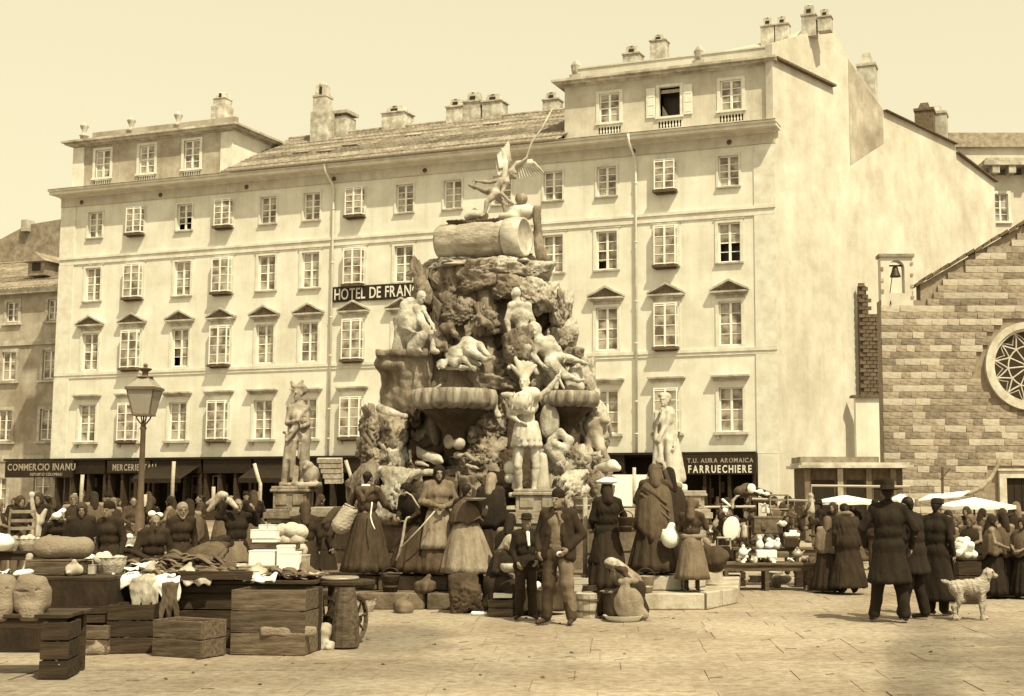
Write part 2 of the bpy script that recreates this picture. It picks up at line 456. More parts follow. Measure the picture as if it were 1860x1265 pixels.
def sculpt(prims, h=0.02, k=0.03, noise=None, deform=None, name='body'):
    """prims: ('c', a, b, ra, rb) tapering capsule; ('e', c, r[, R]) ellipsoid; ('b', c, half[, R, round]) box;
    a leading '-' subtracts; a trailing dict {'m': material index, 'k': blend}."""
    items = []
    lo = np.full(3, 1e9); hi = -lo
    for p in prims:
        opt = {}
        if isinstance(p[-1], dict): opt = p[-1]; p = p[:-1]
        t = p[0]; sub = t[0] == '-'; t = t[-1]
        if t == 'c':
            a, b = np.array(p[1], float), np.array(p[2], float); ra = p[3]; rb = p[4] if len(p) > 4 else ra
            l = np.minimum(a - ra, b - rb); u = np.maximum(a + ra, b + rb); dat = (a, b, ra, rb)
        elif t == 'e':
            c = np.array(p[1], float); r = np.array(p[2], float) * np.ones(3); R = p[3] if len(p) > 3 and p[3] is not None else None
            e = r if R is None else np.full(3, r.max())
            l, u = c - e, c + e; dat = (c, r, R)
        else:
            c = np.array(p[1], float); r = np.array(p[2], float); R = p[3] if len(p) > 3 and p[3] is not None else None
            rd = p[4] if len(p) > 4 else 0.01
            e = r if R is None else np.full(3, np.linalg.norm(r))
            l, u = c - e, c + e; dat = (c, r, R, rd)
        items.append((t, sub, dat, l, u, opt))
        if not sub: lo = np.minimum(lo, l); hi = np.maximum(hi, u)
    pad = 3 * h + (0.03 if noise else 0)
    lo = lo - pad; hi = hi + pad
    n = np.ceil((hi - lo) / h).astype(int) + 1
    ax = [lo[i] + h * np.arange(n[i]) for i in range(3)]
    D = np.full(tuple(n), 0.5, np.float32); Mi = np.zeros(tuple(n), np.int8); Dm = np.full(tuple(n), 9.0, np.float32)
    multi = any(it[5].get('m') for it in items)
    for t, sub, dat, l, u, opt in items:
        kk = opt.get('k', k); mg = kk + 3 * h + 0.02
        i0 = np.maximum(0, np.floor((l - mg - lo) / h).astype(int)); i1 = np.minimum(n, np.ceil((u + mg - lo) / h).astype(int) + 1)
        if (i1 <= i0).any(): continue
        X, Y, Z = np.meshgrid(ax[0][i0[0]:i1[0]], ax[1][i0[1]:i1[1]], ax[2][i0[2]:i1[2]], indexing='ij')
        if t == 'c':
            a, b, ra, rb = dat; ba = b - a; L2 = max(ba @ ba, 1e-9)
            T = np.clip(((X-a[0])*ba[0] + (Y-a[1])*ba[1] + (Z-a[2])*ba[2]) / L2, 0, 1)
            d = np.sqrt((X-a[0]-T*ba[0])**2 + (Y-a[1]-T*ba[1])**2 + (Z-a[2]-T*ba[2])**2) - (ra + (rb - ra) * T)
        elif t == 'e':
            c, r, R = dat; x, y, z = X-c[0], Y-c[1], Z-c[2]
            if R is not None:
                Rt = np.array(R).T; x, y, z = (Rt[0,0]*x+Rt[0,1]*y+Rt[0,2]*z), (Rt[1,0]*x+Rt[1,1]*y+Rt[1,2]*z), (Rt[2,0]*x+Rt[2,1]*y+Rt[2,2]*z)
            k0 = np.sqrt((x/r[0])**2 + (y/r[1])**2 + (z/r[2])**2); k1 = np.sqrt((x/r[0]**2)**2 + (y/r[1]**2)**2 + (z/r[2]**2)**2) + 1e-9
            d = k0 * (k0 - 1) / k1
            d = np.where(k0 < 0.3, -r.min() * 0.8, d)
        else:
            c, r, R, rd = dat; x, y, z = X-c[0], Y-c[1], Z-c[2]
            if R is not None:
                Rt = np.array(R).T; x, y, z = (Rt[0,0]*x+Rt[0,1]*y+Rt[0,2]*z), (Rt[1,0]*x+Rt[1,1]*y+Rt[1,2]*z), (Rt[2,0]*x+Rt[2,1]*y+Rt[2,2]*z)
            qx, qy, qz = abs(x)-r[0]+rd, abs(y)-r[1]+rd, abs(z)-r[2]+rd
            d = np.sqrt(np.maximum(qx,0)**2+np.maximum(qy,0)**2+np.maximum(qz,0)**2) + np.minimum(np.maximum(qx,np.maximum(qy,qz)),0) - rd
        sl = tuple(slice(i0[i], i1[i]) for i in range(3))
        cur = D[sl]
        if sub:
            hh = np.clip(0.5 - 0.5*(cur + d)/kk, 0, 1)
            D[sl] = cur*(1-hh) + (-d)*hh + kk*hh*(1-hh)
        else:
            hh = np.clip(0.5 + 0.5*(cur - d)/kk, 0, 1)
            D[sl] = cur*(1-hh) + d*hh - kk*hh*(1-hh)
            if multi:
                dm = Dm[sl]; m_ = d < dm
                Dm[sl] = np.where(m_, d, dm); Mi[sl] = np.where(m_, opt.get('m', 0), Mi[sl])
    if noise:
        amp, f, seed = noise[:3]
        near = np.argwhere(np.abs(D) < 0.06 + amp)
        P = near * h + lo
        if len(noise) > 3: Pn = P * np.array(noise[3])
        else: Pn = P
        D[near[:,0], near[:,1], near[:,2]] += (amp * fold_noise(Pn, f, seed)).astype(np.float32)
    V, Q = surface_nets(D, lo, h)
    mi = None
    if multi:
        ci = np.clip(np.round((V[Q].mean(1) - lo) / h).astype(int), 0, n - 1)
        mi = Mi[ci[:,0], ci[:,1], ci[:,2]]
    if deform is not None: V = deform(V)
    me = mesh_np(name, V, Q, smooth=True)
    if mi is not None and len(me.polygons) == len(mi): me.polygons.foreach_set('material_index', mi.astype(np.int32))
    return me
def sculpt_obj(name, prims, m, parent=None, loc=None, rot=None, scale=None, **kw):
    me = sculpt(prims, name=name, **kw)
    for mm in (m if isinstance(m, (list, tuple)) else [m]): me.materials.append(mm)
    return obj_me(name, me, None, parent, loc, rot, scale)

def text_obj(s, size, m, parent, loc, rot, sx=1.0, name='letter', depth=0.012, bold=0.0, sp=1.0, fit=None):
    """flat lettering, each character a mesh of its own"""
    x = 0.0; res = []
    for ch in s:
        cu = bpy.data.curves.new(name, 'FONT'); cu.body = ch; cu.size = size; cu.extrude = depth; cu.offset = bold
        cu.resolution_u = 4
        o = bpy.data.objects.new(name, cu); COL.objects.link(o)
        w = size * 0.34
        if ch != ' ':
            dg = bpy.context.evaluated_depsgraph_get()
            me = bpy.data.meshes.new_from_object(o.evaluated_get(dg))
            co = np.zeros(len(me.vertices) * 3, np.float32); me.vertices.foreach_get('co', co); co = co.reshape(-1, 3)
            mn, mxx = co[:, 0].min(), co[:, 0].max(); w = mxx - mn + size * 0.10 * sp
            co[:, 0] = (co[:, 0] - mn + x) * sx; me.vertices.foreach_set('co', co.ravel()); me.update()
            me.materials.clear(); me.materials.append(m)
            res.append(obj_me(name, me, None, parent, loc, rot))
        bpy.data.objects.remove(o); bpy.data.curves.remove(cu)
        x += w
    if fit:
        for o in res: o.scale.x = fit / (x * sx)
    return res, x * sx
# ================================================================ THE SETTING
# ground: one base sheet to the horizon, paving slabs on it
g = MB(); g.b(-260, 260, -6, 420, -0.30, -0.0075)
gr = g.build('ground', M['ground']); tag(gr, kind='structure')
pv = bpy.data.objects.new('paving', None); link(pv); tag(pv, kind='structure')
rng = random.Random(4)
def slab_mesh(w, d, seed):
    r = random.Random(seed); b = 0.005
    j = lambda: r.uniform(-0.012, 0.012)
    mb = MB()
    j = lambda: r.uniform(-0.004, 0.005)
    top = [(-w/2+b+j(), -d/2+b+j(), 0), (w/2-b+j(), -d/2+b+j(), 0), (w/2-b+j(), d/2-b+j(), 0), (-w/2+b+j(), d/2-b+j(), 0)]
    mid = [(x*1.006, y*1.008, -0.007) for x, y, z in top]
    V = top + mid + [(x, y, -0.06) for x, y, z in mid]
    mb.add(V, [(0,1,2,3), (4,5,1,0), (5,6,2,1), (6,7,3,2), (7,4,0,3), (8,9,5,4), (9,10,6,5), (10,11,7,6), (11,8,4,7)])
    return mb.mesh('paving_slab')
slabs = {}
def slab_at(x, y, w, d, made):
    key = (round(w, 2), rng.randrange(3))
    if key not in slabs:
        slabs[key] = slab_mesh(w, d, len(slabs)); slabs[key].materials.append(M['slab'])
    return obj_me('paving_slab', slabs[key], None, pv, loc=(x, y, rng.uniform(-0.004, 0.004)), rot=(rng.uniform(-.004,.004), rng.uniform(-.004,.004), 0))
cand = []
y = 9.6; D = 0.66
while y < 60:
    x = -30 - rng.random()
    while x < 30:
        w = rng.choice([0.8, 1.0, 1.2, 1.4])
        cand.append((x + w/2, y, w)); x += w
    y += D
lim = []
rest = MB()
for x, y, w in cand:
    px = PX + 2414 * x / y
    if y < 21.5 and -60 < px < 1920: lim.append((x, y, w))
    elif px > -500 and px < 2400:
        rest.box((x, y, -0.03 + rng.uniform(-0.005, 0.004)), (w/2-0.005, D/2-0.006, 0.03), mi=0)
lim.sort(key=lambda a: a[1])
for x, y, w in lim[:300]: slab_at(x, y, w, D, True)
for x, y, w in lim[300:]: rest.box((x, y, -0.03 + rng.uniform(-0.004, 0.004)), (w/2-0.005, D/2-0.006, 0.03))
o = rest.build('far_paving', M['slab'], pv); tag(o, kind='stuff')

# ---------------------------------------------------------------- generic builders
def tiled(name, quad, nx, ny, m, parent, kind='stuff', amp=0.05, seed=0, lift=0.0):
    """rows of half-round clay tiles on a quad p00,p10,p11,p01 (0-1 along the eave)"""
    p00, p10, p11, p01 = [np.array(list(p), float) for p in quad]
    nn = np.cross(p10-p00, p01-p00); nn /= np.linalg.norm(nn)
    if nn[2] < 0: nn = -nn
    U = np.linspace(0, 1, nx*4+1); R = np.random.RandomState(seed)
    rows = []
    for j in range(ny):
        for e in (0, 1):
            v = (j + e) / ny
            jit = R.rand(nx*4+1) * 0.012 if e == 0 else 0
            hgt = amp * (0.5 + 0.5 * np.cos(U * nx * 2 * pi)) + (0.055 if e == 0 else 0.0) + jit
            v2 = v + (0.0 if e else (R.rand() - .5) * 0.2 / ny)
            P = (p00[None]*(1-U[:,None]) + p10[None]*U[:,None])*(1-v2) + (p01[None]*(1-U[:,None]) + p11[None]*U[:,None])*v2
            rows.append(P + nn[None]*(hgt[:,None] + lift))
    V = np.concatenate(rows); n = len(U); Fs = []
    i = np.arange(n-1)
    for k in range(len(rows)-1): Fs.append(np.stack([k*n+i, k*n+i+1, (k+1)*n+i+1, (k+1)*n+i], 1))
    me = mesh_np(name, V, np.concatenate(Fs)); me.materials.append(m)
    o = obj_me(name, me, None, parent)
    return tag(o, kind=kind) if kind else o

def wall_grid(name, x0, x1, z0, z1, holes, m, parent, y=0.0, reveal=0.28, extra_x=()):
    """a wall sheet in the local xz plane with real openings and reveals"""
    xs = sorted(set([x0, x1] + [round(h[0], 3) for h in holes] + [round(h[1], 3) for h in holes]))
    zs = sorted(set([z0, z1] + [round(h[2], 3) for h in holes] + [round(h[3], 3) for h in holes]))
    V = []; Fs = []; vid = {}
    def vx(x, yy, z):
        k = (round(x, 3), round(yy, 3), round(z, 3))
        if k not in vid: vid[k] = len(V); V.append(k)
        return vid[k]
    for i in range(len(xs)-1):
        for j in range(len(zs)-1):
            cx, cz = (xs[i]+xs[i+1])/2, (zs[j]+zs[j+1])/2
            if any(h[0] < cx < h[1] and h[2] < cz < h[3] for h in holes): continue
            Fs.append((vx(xs[i], y, zs[j]), vx(xs[i+1], y, zs[j]), vx(xs[i+1], y, zs[j+1]), vx(xs[i], y, zs[j+1])))
    for a, b, c, d in holes:
        for p, q in (((a, c), (a, d)), ((a, d), (b, d)), ((b, d), (b, c)), ((b, c), (a, c))):
            Fs.append((vx(p[0], y, p[1]), vx(p[0], y+reveal, p[1]), vx(q[0], y+reveal, q[1]), vx(q[0], y, q[1])))
    mb = MB(); mb.add(V, Fs)
    return mb.build(name, m, parent)

_pane_cache = {}
def pane_obj(parent, x, y, z, w, h, m=None):
    key = (round(w, 2), round(h, 2))
    if key not in _pane_cache:
        mb = MB(); mb.b(-w/2, w/2, -0.006, 0.006, -h/2, h/2); me = mb.mesh('pane'); me.materials.append(M['glass']); _pane_cache[key] = me
    return obj_me('pane', _pane_cache[key], None, parent, loc=(x, y, z), rot=(rng.uniform(-.012, .012), 0, rng.uniform(-.02, .02)))

def casement(parent, xc, z0, z1, w, y, rows=4, single=True, dark=None, fr=0.07, name='window_frame'):
    """white frame with two leaves of `rows` lights; panes behind it"""
    mb = MB(); h = z1 - z0; mid = 0.07
    mb.b(xc-w/2, xc+w/2, y, y+0.06, z0, z0+fr); mb.b(xc-w/2, xc+w/2, y, y+0.06, z1-fr, z1)
    mb.b(xc-w/2, xc-w/2+fr, y, y+0.06, z0+fr, z1-fr); mb.b(xc+w/2-fr, xc+w/2, y, y+0.06, z0+fr, z1-fr)
    mb.b(xc-mid/1.2, xc+mid/1.2, y-0.012, y+0.06, z0+fr, z1-fr)
    gap = (h - 2*fr) / rows; pw = w/2 - fr - mid/1.2
    for r in range(1, rows):
        zz = z0 + fr + gap*r; t = 0.028 if r == rows//2 and rows == 4 else 0.017
        for s in (-1, 1): mb.b(xc + s*(mid/1.2) , xc + s*(w/2-fr), y+0.008, y+0.05, zz-t, zz+t)
    fo = mb.build(name, M['frame'], parent)
    ps = MB()
    for s in (-1, 1):
        for r in range(rows):
            cx = xc + s*(mid/1.2 + pw/2); cz = z0 + fr + gap*(r+.5)
            if dark and (s, r) in dark: continue
            if single: pane_obj(parent, cx, y+0.035, cz, pw, gap-0.03)
            else: ps.b(cx-pw/2, cx+pw/2, y+0.03, y+0.04, cz-gap/2+.015, cz+gap/2-.015)
    if not single and ps.n: tag(ps.build('pane', M['glass'], parent), kind='stuff')
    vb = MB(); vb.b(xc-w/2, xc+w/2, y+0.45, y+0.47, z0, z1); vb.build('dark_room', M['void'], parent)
    return fo

def bay_casement(parent, xc, z0, z1, w, rows=4):
    """outer winter casement standing proud of the wall on a box sill"""
    mb = MB(); fr = 0.06; d = 0.36; h = z1 - z0
    for (xa, xb) in ((xc-w/2, xc-w/2+fr), (xc+w/2-fr, xc+w/2), (xc-0.05, xc+0.05)):
        mb.b(xa, xb, -d, -d+0.05, z0, z1)
    for (xa, xb) in ((xc-w/2, xc-w/2+0.05), (xc+w/2-0.05, xc+w/2)):
        mb.b(xa, xb, -0.06, -0.004, z0, z1)
    mb.b(xc-w/2, xc+w/2, -d+0.002, -0.004, z1-0.002, z1+0.06)
    gap = (h - 2*fr)/rows
    for r in range(rows+1):
        zz = z0 + fr + gap*r if r < rows else z1 - fr
        t = 0.018 if 0 < r < rows else fr/2
        mb.b(xc-w/2+fr, xc-0.05, -d+0.008, -d+0.042, zz-t, zz+t); mb.b(xc+0.05, xc+w/2-fr, -d+0.008, -d+0.042, zz-t, zz+t)
        for s in (-1, 1): mb.b(xc+s*(w/2-0.01), xc+s*(w/2-0.04), -d+0.052, -0.062, zz-t, zz+t)
    mb.build('window_frame', M['frame'], parent)
    pw = w/2 - fr - 0.05
    for s in (-1, 1):
        for r in range(rows):
            pane_obj(parent, xc + s*(0.05+pw/2), -d+0.03, z0+fr+gap*(r+.5), pw, gap-0.03)
    sp = MB()
    for s in (-1, 1): sp.b(xc+s*(w/2-0.022), xc+s*(w/2-0.03), -d+0.06, -0.065, z0+0.02, z1-0.02)
    tag(sp.build('side_pane', M['glass'], parent))
    bb = MB(); bb.box((xc, -d/2-0.01, z0-0.075), (w/2+0.07, d/2+0.05, 0.07)); bb.box((xc, -d/2+0.03, z0-0.18), (w/2-0.05, d/2-0.04, 0.035))
    bb.build('box_sill', M['cloth_mid'] if rng.random() < .5 else M['wood'], parent)

# ================================================================ THE HOTEL
CX, CY = 8.459, 63.0
HROT = atan2(-.3451, .9385)
HU, HN = Vector((.9385, -.3451, 0)), Vector((.3451, .9385, 0))
HC = Vector((CX, CY, 0))
def fac(px, py, off=0.0):
    P = on_plane(px, py, HC + HN*off, HN); d = P - HC
    return d.dot(HU), P.z
hotel = thing('hotel_building', 'long cream plastered five storey hotel with pedimented windows and two attic blocks', 'building', (CX, CY, 0), HROT)
COLS = [-40.9, -37.87, -34.53, -31.73, -28.86, -26.03, -23.2, -20.24, -17.36, -14.5, -11.6, -8.66, -5.49, -2.27]
BAY = {1, 3, 6, 12}
ROWS = [(4.47, 6.62, 1.2), (8.66, 10.82, 1.15), (12.76, 14.72, 1.12), (16.55, 18.08, 1.05)]
holes = []
for z0, z1, w in ROWS:
    for x in COLS: holes.append((x-w/2, x+w/2, z0, z1))
wall_grid('wall', -43.3, 0.0, 3.40, 18.5, holes, M['plaster'], hotel)
# mouldings
mb = MB(); mb.b(-43.42, 0.06, -0.09, 0.0, 8.36, 8.52); mb.b(-43.40, 0.04, -0.05, -0.002, 8.20, 8.358); mb.build('string_course', M['trim'], hotel)
mb = MB(); mb.b(-43.42, 0.06, -0.12, 0.0, 15.30, 15.44); mb.b(-43.40, 0.04, -0.06, -0.002, 14.98, 15.298); mb.build('string_course', M['trim'], hotel)
for xa, xb in ((-43.44, -42.35), (-1.0, 0.05)):
    mb = MB(); mb.b(xa, xb, -0.06, -0.003, 3.42, 8.19); mb.b(xa, xb, -0.055, -0.003, 8.53, 14.97); mb.b(xa, xb, -0.055, -0.003, 15.45, 18.48); mb.build('corner_pilaster', M['trim'], hotel)
mb = MB(); mb.b(-43.45, 0.06, -0.08, 0.3, 18.5, 19.02); mb.build('frieze', M['plaster_attic'], hotel)
mb = MB()
for k, (d, za, zb) in enumerate(((0.18, 19.02, 19.10), (0.38, 19.10, 19.17), (0.85, 19.17, 19.34), (0.95, 19.34, 19.42))):
    mb.b(-43.4-d*.4, 0.05+d*0.3, -d*.9, 0.3, za, zb)
mb.build('cornice', M['trim'], hotel)
mb = MB(); mb.tube([(-31.4, -0.93, 19.50), (-11.1, -0.93, 19.50)], 0.085, 8); mb.build('roof_gutter', M['tin'], hotel)
for xa_, xb_ in ((-43.75, -31.4), (-11.1, 0.3)): MB().tube([(xa_, -0.88, 19.46), (xb_, -0.88, 19.46)], 0.035, 6).build('cornice_edge', M['tile_dark'], hotel)
for x in (-41.9, -36.2, -30.3, -24.6, -19, -13.2, -7.2, -2.2):                # vent holes with plates in the frieze
    mb = MB(); mb.lathe([(0.13, 0), (0.13, 0.03), (0.05, 0.04)], 10); o = mb.build('vent_plate', M['cloth_mid'], hotel, loc=(x, -0.085, 18.72), rot=(pi/2, 0, 0))
OPEN = {(12, 2): {(1, 0), (1, 1)}, (13, 2): {(-1, 0), (-1, 1), (1, 0), (1, 1)}, (11, 2): {(-1, 0), (-1, 1)}, (2, 1): {(-1, 0), (-1, 1)}, (2, 3): {(-1, 0), (1, 0), (1, 1)}}
for r, (z0, z1, w) in enumerate(ROWS):
    for c, x in enumerate(COLS):
        wd = MB(); s = 0.15 if r < 3 else 0.10
        # moulded surround, proud of the wall
        wd.b(x-w/2-s, x-w/2, -0.05, -0.002, z0-0.02, z1+s); wd.b(x+w/2, x+w/2+s, -0.05, -0.002, z0-0.02, z1+s); wd.b(x-w/2, x+w/2, -0.05, -0.002, z1, z1+s)
        if r == 0:
            wd.b(x-w/2-s+.04, x+w/2+s-.04, -0.04, -0.002, z1+s, z1+0.33)
        if r == 1:
            wd.b(x-w/2-s-.02, x+w/2+s+.02, -0.045, -0.002, z0-0.28, z0-0.021)
        win = wd.build('window', M['trim'], hotel)
        if r == 0:
            hb = MB(); hb.b(x-.84, x+.84, -0.16, -0.002, z1+0.33, z1+0.42); hb.b(x-.90, x+.90, -0.26, -0.002, z1+0.42, z1+0.50); hb.b(x-.95, x+.95, -0.33, -0.002, z1+0.50, z1+0.585)
            hb.build('window_hood', M['trim_dirty'], win)
            sb = MB(); sb.b(x-.86, x+.86, -0.20, 0.2, z0-0.15, z0-0.021)
            for q in (-.66, .66): sb.b(x+q-.1, x+q+.1, -0.13, -0.002, z0-0.34, z0-0.15)
            sb.build('sill', M['trim_dirty'], win)
        elif r == 1:
            fb = MB(); fb.b(x-.72, x+.72, -0.035, -0.002, 10.98, 11.16); fb.build('carved_panel', M['trim_dirty'], win)
            pb = MB(); pb.b(x-.84, x+.84, -0.18, -0.002, 11.16, 11.24); pb.b(x-.94, x+.94, -0.28, -0.002, 11.24, 11.33)
            # raking cornices of the pediment
            for sgn in (-1, 1):
                a0 = (x+sgn*.97, -0.30, 11.33); a1 = (x, -0.30, 11.80); a2 = (x, -0.30, 11.91); a3 = (x+sgn*.97, -0.30, 11.43)
                pb.prism([a0, a1, a2, a3], (0, 0.298, 0))
            pb.prism([(x-.80, -0.10, 11.332), (x+.80, -0.10, 11.332), (x, -0.10, 11.74)], (0, 0.097, 0), mi=1)
            pb.build('pediment', [M['trim_dirty'], M['cloth_grey']], win)
        else:
            sb = MB(); e = .16 if r == 2 else .1
            sb.b(x-w/2-e, x+w/2+e, -0.13, 0.2, z0-0.10, z0-0.021)
            if r == 2:
                sb.b(x-w/2-e-.06, x+w/2+e+.06, -0.07, -0.002, z1+s, z1+s+0.07)
            sb.build('sill', M['trim_dirty'], win)
        if c in BAY: bay_casement(win, x, z0+0.02, z1-0.02, w+0.02)
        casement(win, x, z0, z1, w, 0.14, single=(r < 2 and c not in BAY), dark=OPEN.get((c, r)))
        if rng.random() < 0.55 and c not in BAY:                              # roller blind or half curtain behind the glass
            cb = MB(); hh = rng.uniform(.35, .8) * (z1-z0); cb.b(x-w/2+.05, x+w/2-.05, 0.30, 0.31, z1-hh, z1-0.02); cb.build('curtain', M['cloth_pale'], win)
# downpipes
for px in (-24.72, -7.19):
    mb = MB(); mb.tube([(px, -0.9, 19.42), (px, -0.8, 19.0), (px+.12, -0.16, 18.3), (px+.14, -0.13, 17.9), (px+.14, -0.13, 3.5)], 0.065, 8)
    for z in (17, 14, 11, 8.9, 6, 4.4): mb.tube([(px+.14, -0.13, z), (px+.14, -0.13, z+.06)], 0.09, 8)
    mb.build('downpipe', M['trim'], hotel, smooth=True)
# side wall of the hotel, turned a little from the square
SV = np.array([.3257, .9454, 0]); SM = np.array([.9454, -.3257, 0])
def sidep(t, z, out=0.0): 
    p = SV*t + SM*out; return (p[0], p[1], z)
poly = [(0, 0), (27.0, 0), (27.0, 21.5), (21.3, 22.25), (21.1, 22.75), (11.75, 22.75), (11.6, 22.9), (7.7, 24.8), (6.3, 26.0), (3.1, 24.85), (0.0, 23.5)]
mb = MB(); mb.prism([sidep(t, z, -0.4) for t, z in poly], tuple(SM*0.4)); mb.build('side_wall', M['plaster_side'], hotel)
mb = MB(); mb.prism([sidep(t, z, 0.003) for t, z in ((7.7, 24.7), (11.6, 22.8), (11.6, 20.9), (7.7, 18.9))], tuple(SM*0.02)); mb.build('darker_wall_patch', M['plaster_grey'], hotel)  # thin darker polygon laid over the upper side wall
for (ta, za, tb, zb, k) in ((0.1, 22.85, 5.95, 22.83, .11), (11.65, 22.80, 21.1, 22.80, .05), (21.2, 22.32, 27.1, 21.55, .07)):
    mb = MB(); mb.prism([sidep(ta, za-k, 0.002), sidep(tb, zb-k, 0.002), sidep(tb, zb, 0.002), sidep(ta, za, 0.002)], tuple(SM*0.25)); mb.build('eave_moulding', M['soot'], hotel)
# back mass so that the block has depth
mb = MB(); mb.b(-43.1, -0.6, 12.6, 13, 0, 19.4); mb.b(-43.25, -43.0, 0.02, 12.6, 0, 19.0); mb.b(-42.9, -0.4, 1.5, 1.52, 3.4, 19.0, mi=1); mb.build('back_wall', [M['plaster_grey'], M['void']], hotel)
# main roof between the two attics
tiled('roof', [(-31.6, -0.85, 19.46), (-10.9, -0.85, 19.46), (-10.9, 6.0, 23.1), (-31.6, 6.0, 23.1)], 74, 17, M['tile'], hotel, seed=2)
tiled('roof', [(-10.9, 12.8, 19.46), (-31.6, 12.8, 19.46), (-31.6, 6.0, 23.1), (-10.9, 6.0, 23.1)], 60, 12, M['tile'], hotel, seed=5)
mb = MB(); mb.tube([(-31.6, 6.0, 23.17), (-11.0, 6.0, 23.17)], 0.12, 8); mb.build('ridge_tiles', M['tile'], hotel)
for (x, yy) in ((-26.2, 1.6), (-25.1, 2.5), (-28.0, 1.9), (-17.0, 4.2), (-21.6, 3.4)):   # lifted tiles and skylights
    z = 19.46 + (yy + .85) * 3.64/6.85
    mb = MB(); mb.box((0, 0, 0.13), (0.5, 0.28, 0.03), R=rx3(0.42)); mb.build('skylight', M['tile_dark'] if x < -24 else M['cloth_light'], hotel, loc=(x, yy, z))
# attic blocks
def attic(x0, x1, wins, zc, depth, walls, win_z, side_mat):
    hl = [(x-.55, x+.55, win_z[0], win_z[1]) for x in wins] + [(x-.6, x+.6, win_z[2], win_z[3]) for x in wins]
    wall_grid('attic_wall', x0, x1, 19.40, zc, hl, walls, hotel, y=0.32, reveal=.2)
    mb = MB()
    if x0 < -40: mb.b(x0, x0+.25, .34, depth, 19.4, zc)
    else: mb.b(x0, x0+.25, .34, depth, 19.4, zc)
    if x1 < -5: mb.b(x1-.25, x1, .34, depth, 19.4, zc)
    mb.b(x0+.3, x1-.3, 1.3, 1.35, 19.4, zc-.02, mi=1)
    mb.build('attic_side', [side_mat, M['void']], hotel)
    mb = MB()
    for d, za, zb in ((.12, zc, zc+.1), (.4, zc+.1, zc+.2), (.55, zc+.2, zc+.32)):
        mb.b(x0-d, min(x1+d, 0.2), .32-d, depth+.1, za, zb)
    mb.build('attic_cornice', M['trim_dirty'], hotel)
    for x in wins:
        wd = MB()
        a, b = win_z[0], win_z[1]
        wd.b(x-.72, x-.55, .28, .318, a-.1, b+.14); wd.b(x+.55, x+.72, .28, .318, a-.1, b+.14); wd.b(x-.55, x+.55, .28, .318, b, b+.14); wd.b(x-.75, x+.75, .22, .5, a-.1, a)
        win = wd.build('window', M['trim'], hotel)
        bal = MB()
        for q in range(7): bal.lathe([(.03, 0), (.055, .12), (.03, .25), (.045, win_z[3]-win_z[2]-.02)], 6, c=(x-.48+q*.16, .36, win_z[2]))
        bal.b(x-.6, x+.6, .33, .42, win_z[3]-.06, win_z[3]); bal.build('balustrade', M['trim'], win)
        vv = MB(); vv.b(x-.6, x+.6, .505, .515, win_z[2], win_z[3]); vv.build('dark_recess', M['void'], win)
        if abs(x + 5.38) < .1:
            for s in (-1, 1):
                sh = MB(); sh.b(x+s*.74, x+s*1.22, .24, .275, a, b)
                for z in (a+.3, a+.8, b-.3): sh.b(x+s*.80, x+s*1.16, .225, .241, z-.18, z+.18)
                sh.build('open_shutter', M['shutter'], win)
            cb = MB(); cb.b(x-.5, x+.5, .5, .51, b-.28, b-.1); cb.prism([(x-.5, .7, a), (x-.1, .7, a), (x-.5, .7, a+.7)], (0, .02, 0)); cb.build('curtain', M['cloth_light'], win)
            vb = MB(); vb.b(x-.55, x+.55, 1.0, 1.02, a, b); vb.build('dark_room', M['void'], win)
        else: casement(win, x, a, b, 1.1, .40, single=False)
attic(-43.0, -31.6, [-40.82, -37.6, -34.42], 22.25, 8.5, M['plaster_grey'], (20.22, 21.92, 19.80, 20.12), M['plaster'])
attic(-11.1, 0.0, [-8.62, -5.38, -2.18], 22.55, 8.0, M['plaster_attic'], (20.46, 22.0, 19.88, 20.30), M['plaster_attic'])
# corner strip of the right attic, parapets
mb = MB(); mb.b(-43.02, -42.2, .26, .318, 19.42, 22.2); mb.b(-32.4, -31.58, .26, .318, 19.42, 22.2); mb.b(-43.0, -31.6, .27, .318, 19.42, 19.6); mb.build('corner_pilaster', M['trim'], hotel)
mb = MB(); mb.b(-42.2, -31.9, .9, 1.2, 22.55, 23.25); mb.build('parapet', M['plaster_grey'], hotel)
mb = MB(); mb.b(-10.6, -0.1, .9, 1.25, 22.87, 23.65); mb.b(-10.7, -0.05, .85, 1.3, 23.65, 23.72); mb.build('parapet', M['plaster_side'], hotel)
mb = MB(); mb.prism([(-8.3, 1.6, 23.3), (0.05, 1.6, 23.3), (0.9, 2.6, 24.9), (-0.2, 2.6, 24.6), (-7.9, 2.6, 23.9)], (0, .25, 0)); mb.build('upper_parapet', M['plaster_side'], hotel)
for xx in (-8.6,): pass
for px in (152, 237, 322):
    x, z = fac(px, 240, 1.0)
    mb = MB(); mb.lathe([(.22, 0), (.22, .55), (.3, .6), (.16, .7), (.1, .85), (.24, 1.15), (.26, 1.25), (.1, 1.35), (.05, 1.45)], 10); mb.build('urn', M['chimney'], hotel, loc=(x, 1.05, 22.55), smooth=True)
for px, zt in ((1046, 25.0), (1270, 24.95)):
    x, z = fac(px, 120, 1.0)
    mb = MB(); mb.b(-.3, .3, -.25, .25, 0, .5); mb.lathe([(.18, .5), (.26, .7), (.3, 1.0), (.16, 1.2), (.1, 1.3)], 10); mb.build('urn', M['chimney'], hotel, loc=(x, 1.05, 22.9))
